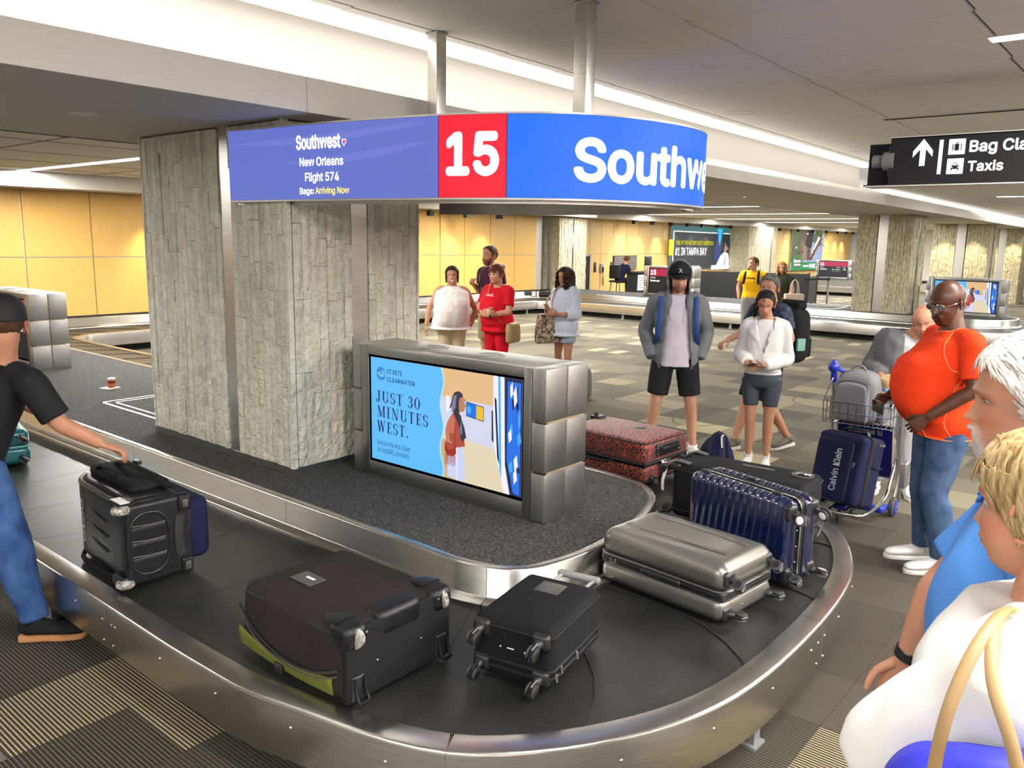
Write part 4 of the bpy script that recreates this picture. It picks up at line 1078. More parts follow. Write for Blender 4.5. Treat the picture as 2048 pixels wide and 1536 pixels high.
# ================================================================== WALL ADVERTISEMENTS
def wall_ad(x0, x1, z0, z1, y, label):
    t = thing('wall_advertisement', label, 'advertisement', (x0, y, z0)); W_, H_ = x1 - x0, z1 - z0
    mb = MB(); box((0, -.09, 0), (W_, 0, H_), mb); obj('light_box', mb, M['steel_dark'], t, False)
    return t, (lambda u, v, d: (u * W_, -.092 - d * 3, v * H_))
tb, S = wall_ad(29.05, 34.74, .93, 2.66, Y2, 'large dark lit hospital advertisement on the far maple wall')
hb = dict(bg=emit('board_dark', (.018, .027, .032, 1), 1.), tl=emit('board_teal', (.05, .16, .16, 1), 1.), y=emit('board_yellow', (.88, .85, .02, 1), 1.), w=M['led_white'], b=emit('board_blue', (.01, .04, .22, 1), 1.), c=emit('board_cyan', (.03, .55, .8, 1), 1.), s=emit('board_skin', (.45, .26, .2, 1), 1.))
P = lambda pts, d, m: poly_in(pts, S, d, hb[m], tb)
P([(0, 0), (1, 0), (1, 1), (0, 1)], .0, 'tl'); P([(.035, .0), (.985, .02), (.985, .86), (.035, .88)], .003, 'w'); P([(.045, .0), (.975, .02), (.975, .84), (.045, .86)], .006, 'bg')
P([(-.03, .32), (.04, .32), (.04, .68), (-.03, .68)], .01, 'y')
P([(.66, .2), (.76, .12), (.80, .9), (.70, .86)], .009, 'b'); P([(.70, .97), (.79, .97), (.765, .70), (.745, .55), (.725, .72)], .012, 'c')
P([(.70, .05), (.94, .05), (.90, .36), (.84, .40), (.77, .30)], .012, 'w'); P([(.82, .38), (.86, .40), (.91, .50), (.90, .68), (.84, .62), (.83, .50)], .014, 's'); P([(.86, .55), (.93, .45), (.93, .70), (.88, .74), (.84, .68)], .016, 'bg'); P([(.835, .05), (.85, .05), (.86, .28), (.85, .28)], .015, 'bg')
P([(.62, -.03), (.97, -.03), (.97, .07), (.62, .07)], .018, 'w')
for (s, u0, v0, u1, v1, m, b) in (("ONE OF THE NATION'S BEST HOSPITALS", .07, .56, .64, .66, 'y', .012), ('#1 IN TAMPA BAY', .06, .32, .54, .50, 'w', .015), ('Tampa General', .14, .03, .24, .08, 'w', .01), ('|', .27, .0, .275, .10, 'w', .02), ('USF Health', .30, .03, .44, .08, 'w', .01)):
    v, f = text_fit(s, u1 - u0, v1 - v0, bold=b); obj('lettering', flat_map(v, f, lambda p, q: S(u0 + p, v0 + q, .012)), hb[m], tb, smooth=False)
tb2, S2 = wall_ad(41.55, 46.1, .66, 2.72, Y2, 'tall woodland advertisement with a green footer on the far wall')
g2 = dict(g=emit('board_green', (.01, .30, .09, 1), 1.), d=emit('board_foliage', (.10, .15, .05, 1), 1.), br=emit('board_trunk', (.16, .10, .07, 1), 1.), w=M['led_white'], bl=emit('board_sky', (.40, .48, .70, 1), 1.), dk=emit('board_shade', (.02, .02, .02, 1), 1.), m=emit('board_maroon', (.20, .04, .05, 1), 1.), s=emit('board_light_trunk', (.35, .24, .18, 1), 1.))
P = lambda pts, d, m: poly_in(pts, S2, d, g2[m], tb2)
P([(0, 0), (1, 0), (1, 1), (0, 1)], 0, 'bl'); P([(0, .2), (.28, .2), (.3, 1), (0, 1)], .003, 'd'); P([(.22, .25), (.60, .25), (.55, 1), (.24, 1)], .006, 'br'); P([(.30, .25), (.48, .25), (.46, .62), (.34, .64)], .009, 's'); P([(.42, .6), (.6, .55), (.66, 1), (.44, 1)], .010, 'dk')
P([(.62, .72), (.9, .6), (.95, 1), (.7, 1)], .008, 'd'); P([(.55, .25), (.63, .25), (.93, .80), (.86, .86)], .013, 'm'); P([(.58, .40), (.64, .44), (.86, .82), (.80, .86)], .016, 'w')
rr = random.Random(2)
for i in range(26):
    cx, cy = rr.uniform(.02, .98), rr.uniform(.3, .97); P([(cx, cy), (cx + .03, cy + .01), (cx + .02, cy + .05), (cx - .01, cy + .04)], .018, rr.choice('dwb')[0] if False else rr.choice(('d', 'w', 'dk', 'g')))
P([(0, 0), (1, 0), (1, .20), (0, .20)], .020, 'g'); P([(.16 + .17 * math.cos(a), .21 + .17 * math.sin(a)) for a in np.linspace(0, 2 * PI, 24, endpoint=False)], .024, 'g'); P([(.16 + .14 * math.cos(a), .21 + .14 * math.sin(a)) for a in np.linspace(0, 2 * PI, 24, endpoint=False)], .026, 'd')
v, f = text_fit('BUSCH', .2, .06, bold=.03)
for (s, u0, v0, u1, v1) in (('FLORIDA', .34, .08, .52, .13), ('PARK', .54, .05, .74, .16), ('GARDENS', .76, .08, .93, .13), ('Busch', .06, .20, .26, .28), ('Gardens', .07, .12, .26, .18)):
    v, f = text_fit(s, u1 - u0, v1 - v0, bold=.02); obj('lettering', flat_map(v, f, lambda p, q: S2(u0 + p, v0 + q, .028)), g2['w'], tb2, smooth=False)

# ================================================================== FAR FURNISHINGS
# staff desk and stool
dk = thing('service_desk', 'dark service desk with a white end panel and a notice, by the maple wall', 'desk', (23.6, 14.0, 0))
mb = rbox((1.6, .5, .06), .01, 1, 1, c=(.0, 0, 1.02)); obj('desk_top', mb, M['black'], dk)
mb = MB(); box((-.75, -.2, 0), (.55, .2, .99), mb); obj('cabinet', mb, M['black_m'], dk, False)
mb = MB(); box((.5, -.3, 0), (1.4, .25, 1.0), mb); obj('end_panel', mb, M['cove'], dk, False)
mb = MB(); box((-.72, -.215, .45), (-.08, -.20, .95), mb); nt = obj('notice', mb, M['white_paper'], dk, False)
for k in range(5): mb = MB(); box((-.68, -.217, .52 + k * .08), (-.14 - .05 * (k % 3), -.2155, .545 + k * .08), mb); obj('notice_line', mb, M['grey_pl'], nt, False)
mb = MB(); box((.78, -.315, .40), (1.08, -.30, .70), mb); lg = obj('badge', mb, emit('badge_blue', (.02, .03, .35, 1), .6), dk, False)
poly_in([(.83, .55), (.93, .45), (1.03, .55), (.96, .60), (.93, .68), (.90, .60)], lambda a, b, d: (a, -.318, b), 0, M['white_paper'], dk, 'badge_emblem')
mo = thing('computer_monitor', 'black computer monitor seen from behind on the service desk', 'monitor', (23.9, 14.05, 1.05))
mb = rbox((.42, .05, .34), .03, 2, 1, c=(0, 0, .32)); obj('display', mb, M['black'], mo); mb = MB(); cyl((0, 0, 0), (0, 0, .2), .03, 10, mb); lathe((0, 0, 0), [(0, .012), (.12, .012), (.13, 0)], 16, mb); obj('stand', mb, M['black'], mo)
st = thing('stool', 'tall dark stool behind the service desk', 'stool', (22.75, 14.45, 0))
mb = rbox((.46, .44, .06), .02, 2, 1, c=(0, 0, .72)); obj('seat', mb, M['black'], st); mb = rbox((.04, .42, .42), .02, 2, 1, c=(-.22, 0, 1.02)); obj('backrest', mb, M['black'], st)
for sx in (-1, 1):
    for sy in (-1, 1): mb = MB(); cyl((sx * .17, sy * .16, .70), (sx * .24, sy * .22, 0), .014, 8, mb); obj('leg', mb, M['black'], st)
mb = MB()
for (a, b) in (((-.22, -.2), (.22, -.2)), ((.22, -.2), (.22, .2)), ((.22, .2), (-.22, .2)), ((-.22, .2), (-.22, -.2))): cyl((*a, .28), (*b, .28), .01, 6, mb)
obj('foot_rail', mb, M['black'], st)
ph = thing('wall_phone', 'grey wall telephone with a dangling cord on the maple wall', 'telephone', (24.35, Y2 - .03, 1.05))
mb = rbox((.2, .07, .3), .02, 2, 1, c=(0, 0, 0)); obj('body', mb, M['grey_pl'], ph); mb = MB(); cyl((.0, -.06, -.12), (.0, -.06, .05), .03, 8, mb); obj('handset', mb, M['black'], ph)
mb = MB(); tube([(0, -.05, -.12), (.03, -.05, -.3), (.06, -.05, -.5), (.02, -.05, -.6), (.0, -.03, -.3)], .012, 6, mb); obj('cord', mb, M['black'], ph)
for (x, z, lb) in ((23.95, 1.1, 'small black switch plates beside the dark doorway'), (25.0, 1.1, 'small black switch plate beside the louvred opening')):
    t = thing('switch_plate', lb, 'switch', (x, Y2 - .02, z)); mb = rbox((.12, .03, .34), .01, 1, 1); obj('plate', mb, M['black'], t)
# retractable barriers
def barrier(p0, p1, z0, z1, label):
    t = thing('crowd_barrier', label, 'barrier', (p0[0], p0[1], 0)); dx, dy = p1[0] - p0[0], p1[1] - p0[1]; L = math.hypot(dx, dy); t.rotation_euler = (0, 0, math.atan2(dy, dx))
    mb = MB(); box((0, -.01, z0), (L, .01, z1), mb); obj('banner', mb, M['black_m'], t, False)
    for x in (0, L):
        mb = MB(); cyl((x, 0, 0), (x, 0, z1 + .03), .035, 10, mb); lathe((x, 0, 0), [(0, .03), (.14, .02), (.16, 0)], 14, mb); obj('post', mb, M['black'], t)
barrier((26.3, 13.9), (27.8, 10.1), .08, 1.02, 'long black banner barrier behind the woman in yellow')
barrier((27.45, 9.7), (24.6, 8.95), .08, .98, 'black banner barrier closing the queue, right of the woman with the tote')
for (x, y, lb) in ((25.2, 8.55, 'chrome belt stanchion left of the second column'),):
    t = thing('stanchion', lb, 'stanchion', (x, y, 0)); mb = MB(); cyl((0, 0, 0), (0, 0, 1.0), .032, 12, mb); lathe((0, 0, 0), [(0, .03), (.15, .02), (.17, 0)], 18, mb); obj('post', mb, M['chrome'], t)
    mb = MB(); cyl((0, 0, .93), (0, 0, 1.03), .042, 12, mb); obj('belt_head', mb, M['black'], t)
    mb = MB(); box((0, -.003, .95), (.9, .003, 1.0), mb); obj('belt', mb, M['black_m'], t, False, rot=(0, 0, 2.6))
# third carousel island beyond
c3 = thing('far_carousel', 'distant steel-edged carousel beyond the barriers', 'baggage carousel', (33.6, 12.2, 0))
for (x0, x1, z0, z1, m, nm) in ((0, .1, .13, .34, 'steel_h', 'rim_panel'), (.1, 1.1, .30, .335, 'belt', 'belt_plate'), (1.1, 1.15, .30, .51, 'steel_h', 'inner_wall'), (1.15, 8, .40, .505, 'deck', 'island_carpet'), (.2, 1.2, 0, .3, 'black_m', 'plinth')):
    mb = MB(); box((x0, -3.0, z0), (x1 * .78 if x1 > 2 else x1, 2.2, z1), mb); obj(nm, mb, M[m], c3, False)
for k, (x, y, z, lb) in enumerate(((41.5, 10.3, 1.1, 'dark jumble of distant equipment beside the spotlit columns'),)):
    t = thing('equipment_rack', lb, 'equipment', (29.8, 7.4, 0))
    r = random.Random(4); mb = MB()
    for i in range(4): cyl((0, i * .3, 0), (.1, i * .3 + .05, 1.55), .02, 6, mb)
    for i in range(3): cyl((0, 0, .5 + i * .4), (0, .95, .5 + i * .4 + .05), .02, 6, mb)
    obj('frame', mb, M['black'], t); mb = rbox((.5, .9, .5), .1, 2, 1, c=(0, .45, .35)); obj('load', mb, M['black_m'], t)
    mb = MB(); tube([(0, .1, 1.5), (0, .3, 1.62), (0, .5, 1.5), (0, .7, 1.62), (0, .9, 1.5)], .03, 6, mb); obj('top_rail', mb, AD['navy'], t)
# dark blue edge of a sign at the far right
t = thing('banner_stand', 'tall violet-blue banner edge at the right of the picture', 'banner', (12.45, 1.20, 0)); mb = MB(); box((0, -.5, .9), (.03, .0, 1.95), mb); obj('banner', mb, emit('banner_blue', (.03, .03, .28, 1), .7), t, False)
mb = MB(); box((-.1, -.5, 0), (.1, 0, .03), mb); cyl((.015, -.25, 0), (.015, -.25, .92), .02, 8, mb); obj('stand', mb, M['steel'], t, False)
# ================================================================== LUGGAGE
M['fab_black'] = mat('black_fabric', (.008, .008, .009, 1), .8, bump=.4, scale=400, bdist=.0015, spec=.12)
M['fab_brown'] = mat('brown_black_fabric', (.019, .015, .014, 1), .8, bump=.4, scale=400, bdist=.0015, spec=.12, var=.15, vscale=4)
M['fab_navy'] = mat('navy_fabric', (.003, .005, .026, 1), .75, bump=.4, scale=400, bdist=.0015, spec=.15)
M['fab_grey'] = mat('grey_nylon', (.20, .20, .21, 1), .7, bump=.4, scale=300, bdist=.002)
M['green'] = mat('moss_green_fabric', (.10, .11, .008, 1), .75, bump=.4, scale=300, bdist=.0015)
M['silver_shell'] = mat('silver_shell', (.23, .22, .20, 1), .34, .75, bump=.1, scale=250, bdist=.001, coat=.3)
M['navy_shell'] = mat('navy_gloss_shell', (.003, .008, .048, 1), .2, .25, coat=1.)
M['teal_shell'] = mat('teal_shell', (.01, .13, .17, 1), .35, .2, coat=.4)
M['teal_light'] = mat('teal_top', (.16, .42, .44, 1), .4, .2, coat=.4)
M['tray'] = mat('scuffed_black_plastic', (.005, .0055, .007, 1), .4, bump=.3, scale=40, var=.4, vscale=30, bdist=.002, spec=.28)
M['wheel_worn'] = mat('worn_grey_wheel', (.10, .095, .085, 1), .6, bump=.8, scale=120, col2=(.55, .52, .46, 1), vscale=60, bdist=.004)
M['tag'] = mat('white_tag_paper', (.86, .86, .86, 1), .6)
M['badge'] = mat('grey_badge', (.10, .10, .095, 1), .4, .5)
def m_tiger():
    m, n, l, b = _nt('red_tiger_fabric')
    tc = n.new('ShaderNodeTexCoord'); mp = n.new('ShaderNodeMapping'); mp.inputs['Scale'].default_value = (1, 1, 1); l.new(tc.outputs['Object'], mp.inputs[0])
    w = n.new('ShaderNodeTexWave'); w.bands_direction = 'DIAGONAL'; w.inputs['Scale'].default_value = 18; w.inputs['Distortion'].default_value = 11; w.inputs['Detail'].default_value = 2; w.inputs['Detail Scale'].default_value = 1.6; l.new(mp.outputs[0], w.inputs[0])
    r = n.new('ShaderNodeValToRGB'); e = r.color_ramp.elements; e[0].position = .36; e[0].color = (.006, .003, .006, 1); e[1].position = .98; e[1].color = (.42, .07, .02, 1)
    q = e.new(.66); q.color = (.20, .005, .013, 1); q2 = e.new(.50); q2.color = (.09, .003, .012, 1)
    l.new(w.outputs[0], r.inputs[0]); l.new(r.outputs[0], b.inputs['Base Color']); b.inputs['Roughness'].default_value = .6
    b.inputs['Sheen Weight'].default_value = .2
    return m
M['tiger'] = m_tiger()

def caster(parent, p, out, drop, r=.026, cover=None, w=.012, lab=None):
    """twin spinner wheel: p = mount point, out = unit direction away from the case, drop = direction the fork trails"""
    p = np.array(p, float); out = np.array(out, float); drop = np.array(drop, float); ax = np.cross(out, drop); ax /= np.linalg.norm(ax)
    t = obj('caster', tube([p - out * .006, p + out * .010, p + out * .020 + drop * .006, p + out * .034 + drop * .016], [(.022, .022), (.020, .020), (.016, .016), (.012, .010)], 12, side=ax, rcap=False), M['black'], parent)
    c = p + out * .045 + drop * .020
    for s in (-1, 1):
        q = c + ax * s * (w * .5 + .007)
        mb = disc_wheel(q, ax, r, w, n=20, bev=.18); obj('wheel', mb, M['rubber'], t)
        mb = disc_wheel(q + ax * s * (w * .5), ax, r * .66, .003, n=16, bev=.1); obj('hub', mb, cover or M['black'], t)
    mb = tube([p + out * .02, p + out * .055 + drop * .004, c + out * .012 + drop * .02], [(.008, .016)] * 3, 8, side=ax); obj('fork', mb, M['black'], t)
    return t
def pull(parent, p, d=(0, 0, -1), m=None, L=.03, w=.010, side=(1, 0, 0)):
    p = np.array(p, float); d = np.array(d, float); s = np.array(side, float)
    pts = [p + s * w * a + d * L * b for a, b in ((-.5, .2), (-.5, .9), (-.3, 1), (.3, 1), (.5, .9), (.5, .2), (.25, 0), (-.25, 0))]
    return obj('zip_pull', ring_tube(pts, .0018, 5), m or M['chrome'], parent)
def seam_loop(L, W, H, z, r, rad, mb=None, plane='z', n=6, off_=0.):
    """rounded rectangle loop in the xy plane at height z"""
    pts = []
    for cx, cy, a0 in ((L / 2 - r, W / 2 - r, 0), (-L / 2 + r, W / 2 - r, 90), (-L / 2 + r, -W / 2 + r, 180), (L / 2 - r, -W / 2 + r, 270)):
        for k in range(n + 1):
            a = math.radians(a0 + 90 * k / n); pts.append((cx + (r + off_) * math.cos(a), cy + (r + off_) * math.sin(a), z))
    return pts

# ---- silver hardshell lying on its back
L, W, H = .70, .44, .245
e = thing('suitcase', 'silver-grey hardshell suitcase lying flat on the belt curve', 'suitcase', (3.405, 1.728, ZB + .008), math.radians(84), None)
def shell_fn(top):
    def fn(p):
        x, y, z = p
        k = 1 - .05 * (abs(z - (.06 if top else -.06)) / .12) if False else 1
        if top and z > .02:
            f = max(0, 1 - (x / .32) ** 4) * max(0, 1 - (y / .20) ** 4); z += .010 * f
            if abs(abs(y) - .085 - .02 * math.cos(x * 6)) < .012 and abs(x) < .29: z -= .004
        return [x, y, z]
    return fn
mb = rbox((L, W, .118), .052, 6, (28, 20, 2), c=(0, 0, .059)); obj('bottom_shell', mb, M['silver_shell'], e)
mb = rbox((L, W, .135), .06, 6, (40, 30, 2), c=(0, 0, .135 + .0675 - .0), fn=shell_fn(True)); obj('top_shell', mb, M['silver_shell'], e)
mb = rbox((L - .012, W - .012, .055), .02, 3, 6, c=(0, 0, .126)); obj('zipper_band', mb, M['black'], e)
for zz in (.112, .150):
    mb = ring_tube(seam_loop(L, W, H, zz, .055, 0, off_=.001), .004, 6); obj('shell_rim', mb, M['silver_shell'] if zz > .13 else M['black'], e)
mb = ring_tube(seam_loop(L, W, H, .131, .055, 0, off_=-.002), .003, 6); obj('zipper', mb, M['black_m'], e)
for yy in (-.165, .165):
    for zz in (.045, .205):
        mb = rbox((.05, .075, .07), .02, 3, 1, c=(-L / 2 + .022, yy, zz)); obj('wheel_housing', mb, M['black'], e)
        caster(e, (-L / 2 - .002, yy, zz), (-1, 0, 0), (0, .75, -.66) if zz > .1 else (0, -.9, -.1), .027)
pull(e, (.27, W / 2 + .004, .135)); pull(e, (.245, W / 2 + .004, .135))
mb = rbox((.22, .022, .03), .01, 3, 1, c=(-.02, W / 2 + .004, .128)); obj('side_handle', mb, M['black'], e)
for x in (-L / 2 + .004,):
    for yy in (-.06, .06): mb = MB(); _lathe_axis((x - .004, yy, .06), (-1, 0, 0), [(.006, 0), (.005, .003), (0, .004)], 10, mb); obj('rivet', mb, M['chrome'], e)
mb = MB()
for (a, b) in (((-.27, .085), (.27, .105)), ((-.27, -.085), (.27, -.105))): tube([(a[0], a[1], .2745), ((a[0] + b[0]) / 2, (a[1] + b[1]) / 2, .2815), (b[0], b[1], .2745)], .0022, 6, mb, sub=4)
tube([(-.27, .085, .2745), (-.31, .15, .262)], .0022, 6, mb); tube([(-.27, -.085, .2745), (-.31, -.15, .262)], .0022, 6, mb); obj('shell_crease', mb, M['silver_shell'], e)

# ---- navy ribbed hardshell standing on its long side
L, W, H = .655, .235, .43
f = thing('suitcase', 'glossy navy ribbed hardshell suitcase standing on its long side behind the silver one', 'suitcase', (3.93, 1.64, ZB + .012), math.radians(74))
def rib_fn(sgn, wy):
    def fn(p):
        x, y, z = p
        if abs(x) < .27:
            ph = 2 * PI * (x + .014 * math.sin((z / H) * 4.0)) / .047
            a = .0045 * (math.sin(ph)) ** 3 if False else .0045 * math.copysign(abs(math.sin(ph)) ** .6, math.sin(ph))
            if sgn * y > wy / 2 - .03: y += sgn * a
            if abs(z) > H / 2 - .03: z += math.copysign(a, z)
        return [x, y, z]
    return fn
for sgn, y0 in ((1, .022), (-1, -.022)):
    wy = W / 2 - .022 + .0
    mb = rbox((L, wy, H), .045, 5, (84, 2, 10), c=(0, y0 + sgn * wy / 2, H / 2), fn=rib_fn(sgn, wy)); obj('shell', mb, M['navy_shell'], f)
mb = rbox((L - .01, .07, H - .01), .03, 4, 2, c=(0, 0, H / 2)); obj('zipper_band', mb, M['fab_black'], f)
for yy in (-.012, .012):
    pts = [(p[0], yy, p[1] + H / 2) for p in [(q[0], q[1]) for q in seam_loop(L, H, 0, 0, .05, 0)]]
    obj('zipper', ring_tube(pts, .0045, 6), M['black'], f)
obj('band_trim', ring_tube([(p[0], .026, p[1] + H / 2) for p in seam_loop(L, H, 0, 0, .05, 0, off_=.001)], .0035, 6), M['chrome'], f)
for x, yy in ((-.21, .06), (.02, -.03), (.25, .065)):
    mb = rbox((.055, .022, .018), .005, 2, 1, c=(x, yy, H + .006)); obj('rubber_foot', mb, M['black'], f)
for yy in (-.082, .082):
    for zz in (.055, H - .06):
        mb = rbox((.05, .065, .085), .02, 3, 1, c=(-L / 2 + .018, yy, zz)); obj('wheel_housing', mb, M['black'], f)
        caster(f, (-L / 2 - .006, yy, zz), (-1, 0, 0), (0, .25 * (1 if yy > 0 else -1), -.95) if zz > .2 else (0, .9 * (-1 if yy < 0 else 1), -.3), .030, M['tag'] if (zz > .2 or yy < 0) else None)
for z_ in (.12, .2, .28): mb = MB(); _lathe_axis((-L / 2 - .002, .05, z_), (-1, 0, 0), [(.005, 0), (.004, .002), (0, .003)], 8, mb); obj('rivet', mb, M['chrome'], f)
mb = tube([(-L / 2 - .003, .03, .07), (-L / 2 - .008, .06, .08), (-L / 2 - .008, .085, .12), (-L / 2 - .008, .085, .30), (-L / 2 - .004, .06, .34)], .004, 6, sub=3); obj('end_ridge', mb, M['navy_shell'], f)
mb = MB(); tube([(-L / 2 - .03, -.1, H - .09), (-L / 2 - .034, -.105, H - .13), (-L / 2 - .02, -.09, H - .20)], [(.010, .001)] * 3, 4, mb, sub=3); obj('luggage_tag', mb, M['tag'], f)

# ---- black softside behind it
L, W, H = .80, .36, .33
g = thing('suitcase', 'large black softside suitcase lying behind the navy ribbed suitcase', 'suitcase', (4.52, 1.92, ZB + .008), math.radians(94))
mb = rbox((L, W, H), .045, 5, (12, 6, 5), c=(0, 0, H / 2), fn=lambda p: [p[0], p[1], p[2] + (.010 * max(0, 1 - (p[0] / .36) ** 2) * max(0, 1 - (p[1] / .16) ** 2) if p[2] > .1 else 0)]); obj('body', mb, M['fab_black'], g)
for zz in (.05, H - .035): obj('piping', ring_tube(seam_loop(L, W, 0, zz, .045, 0, off_=.002), .004, 6), M['black'], g)
mb = rbox((.19, .026, .006), .003, 2, 1, c=(-.06, -.02, H + .011)); pl = obj('grab_plate', mb, M['badge'], g, label='silver grab plate')
for x in (-.12, -.06, 0): mb = MB(); lathe((x, -.02, H + .014), [(.006, 0), (0, .002)], 8, mb); obj('screw', mb, M['chrome'], pl)
mb = MB(); lathe((-.315, -.04, H + .002), [(.062, -.002), (.064, .008), (.050, .010), (.044, -.006), (0, -.010)], 26, mb); cp = obj('handle_cup', mb, M['badge'], g, label='grey oval handle cup')
mb = tube([(-.355, -.055, H + .008), (-.33, -.035, H + .014), (-.30, -.035, H + .014), (-.275, -.02, H + .008)], .007, 8, sub=3); obj('cup_handle', mb, M['chrome'], cp)
for yy in (-.135, .135):
    mb = rbox((.08, .075, .05), .02, 3, 1, c=(L / 2 - .015, yy, H - .02)); obj('wheel_housing', mb, M['black'], g)
    mb = tube([(L / 2 - .10, yy, H + .004), (L / 2 - .03, yy, H + .014), (L / 2 + .03, yy, H - .005)], [(.026, .004), (.03, .008), (.02, .006)], 8, side=(0, 1, 0)); obj('skid', mb, M['badge'], g)
    caster(g, (L / 2 + .02, yy, H - .03), (1, 0, 0), (0, 0, -1), .03, M['black'])
caster(g, (L / 2 - .01, .13, .05), (1, 0, 0), (0, .5, -.8), .03)
mb = tube([(L / 2 + .05, .15, H - .05), (L / 2 + .06, .17, H - .12), (L / 2 + .055, .175, H - .18)], [(.014, .001)] * 3, 4, sub=3); obj('luggage_tag', mb, M['tag'], g)

# ---- red tiger-print suitcase
L, W, H = .76, .56, .30
h = thing('suitcase', 'red and black tiger-print suitcase lying flat on the belt', 'suitcase', (5.015, 3.09, ZB + .012), math.radians(86.5))
mb = rbox((L, W, .165), .05, 5, (14, 10, 3), c=(0, 0, H - .0825), fn=lambda p: [p[0], p[1], p[2] + (.014 * max(0, 1 - (p[0] / .35) ** 2) * max(0, 1 - (p[1] / .25) ** 2) if p[2] > .03 else 0)]); obj('lid', mb, M['tiger'], h)
mb = rbox((L + .01, W + .01, .14), .05, 5, (14, 10, 3), c=(0, 0, .07)); obj('base', mb, M['tiger'], h)
mb = rbox((L - .004, W - .004, .04), .018, 3, 4, c=(0, 0, .138)); obj('zipper_band', mb, M['fab_black'], h)
obj('zipper', ring_tube(seam_loop(L, W, 0, .150, .06, 0, off_=.004), .0035, 6), M['badge'], h)
obj('piping', ring_tube(seam_loop(L - .016, W - .016, 0, H - .012, .05, 0), .0042, 6), M['black'], h)
obj('piping', ring_tube(seam_loop(L + .008, W + .008, 0, .035, .05, 0), .0052, 6), M['black'], h)
mb = MB(); lathe((0, 0, 0), [(.055, 0), (.055, .004), (.045, .006), (0, .006)], 24, mb); mb.xf(Matrix.Translation((-.10, -.05, H + .010)) @ Matrix.Diagonal((1, .7, 1, 1))); obj('oval_badge', mb, M['badge'], h)
# recessed handle on the near end
mb = rbox((.02, .30, .085), .012, 3, 2, c=(-L / 2 - .002, 0, H - .075)); hc = obj('handle_cup', mb, M['black'], h)
mb = tube([(-L / 2 - .012, -.10, H - .06), (-L / 2 - .035, -.08, H - .06), (-L / 2 - .035, .08, H - .06), (-L / 2 - .012, .10, H - .06)], [(.009, .013)] * 4, 8, sub=3); obj('grip', mb, M['black'], hc)
for yy in (-.135, .135):
    for z_ in (H - .055, H - .10): mb = MB(); _lathe_axis((-L / 2 - .012, yy, z_), (-1, 0, 0), [(.006, 0), (.004, .003), (0, .004)], 8, mb); obj('rivet', mb, M['chrome'], hc)
mb = tube([(-.12, W / 2, .135), (-.06, W / 2 + .02, .125), (.08, W / 2 + .02, .125), (.14, W / 2, .14)], [(.012, .008)] * 4, 8, sub=3); obj('side_handle', mb, M['black'], h)
for (x, y) in ((L / 2 - .04, W / 2 - .12), (L / 2 - .04, -W / 2 + .14)): mb = rbox((.10, .09, .03), .012, 3, 1, c=(x, y, H + .006)); obj('wheel_housing', mb, M['black'], h); mb = disc_wheel((x + .02, y, H + .02), (0, 1, 0), .022, .02); obj('wheel', mb, M['rubber'], h)
mb = tube([(-L / 2 - .006, -.02, .15), (-L / 2 - .02, 0, .145), (-L / 2 - .02, .08, .145), (-L / 2 - .006, .1, .15)], .008, 8, sub=3); obj('zip_handle', mb, M['badge'], h)
for (y0, k) in ((.055, 0), (.085, 1)):
    mb = tube([(-L / 2 - .022, y0, .155), (-L / 2 - .030 - .006 * k, y0 + .004, .10), (-L / 2 - .026 - .008 * k, y0 + .01 - .02 * k, .035)], [(.017, .0012), (.018, .0012), (.017, .0012)], 6, side=(0, 1, .1), sub=3); obj('luggage_tag', mb, M['tag'], h, label='white airline tag')
caster(h, (-L / 2 + .0, W / 2 - .07, .05), (-1, 0, 0), (0, .3, -.9), .02)

# ---- large black and green softside
L, W, H = .66, .52, .285
c = thing('suitcase', 'big dark brown-black suitcase with a moss green lower stripe, lying on the belt', 'suitcase', (1.945, 2.47, ZB + .008), math.radians(90))
def c_fn(p):
    x, y, z = p
    if z > 0: 
        k = max(0, 1 - (x / .30) ** 2) * max(0, 1 - (y / .24) ** 2); z += .012 * k
        if x > .26: z -= (x - .26) * .15
    if y > .15: y += .018 * math.sin((x + .33) / .66 * PI) * (1 - (z / .16) ** 2); y -= max(0, z + .05) * .12 * max(0, (x + .3))
    if x < -.30: x += .0
    return [x, y, z]
mb = rbox((L, W, H), .040, 5, (18, 12, 8), c=(0, 0, H / 2), fn=c_fn); obj('body', mb, M['fab_brown'], c)
obj('piping', ring_tube([(p[0], p[1] - (.02 * max(0, p[0] + .3) if p[1] > 0 else 0), H - .030 - (max(0, p[0] - .26) * .15)) for p in seam_loop(L, W, 0, 0, .04, 0, off_=.002, n=10)], .005, 6), M['black'], c)
# green stripe hugging the low left side
vs = []; n = 26
for i in range(n + 1):
    t = i / n; x = .335 - t * .60; bul = .018 * math.sin((x + .33) / .66 * PI)
    top = .035 + .11 * (abs(t - .45) ** 1.6) * (1 if t < .45 else .55) + .015
    y = W / 2 + bul + .003
    vs += [(x, y - .030, .012), (x, y - .004, .022), (x, y + .0025, top * .8 + .01), (x, y - .001, top + .015)]
fs = [(i * 4 + k, i * 4 + k + 1, (i + 1) * 4 + k + 1, (i + 1) * 4 + k) for i in range(n) for k in range(3)]
gs = obj('green_stripe', MB().add(vs, fs), M['green'], c, label='moss green fabric stripe')
so = gs.modifiers.new('thick', 'SOLIDIFY'); so.thickness = .006; so.offset = 0
mb = tube([(.33, W / 2 + .002, .19), (.2, W / 2 + .018, .115), (0, W / 2 + .026, .075), (-.18, W / 2 + .02, .085), (-.30, W / 2 + .004, .13)], .0055, 6, sub=5); obj('pocket_zipper', mb, M['black'], c)
mb = tube([(.32, W / 2 + .003, .165), (.2, W / 2 + .02, .095), (0, W / 2 + .027, .058), (-.18, W / 2 + .021, .066), (-.29, W / 2 + .004, .10)], .0035, 6, sub=5); obj('pocket_zipper', mb, M['badge'], c)
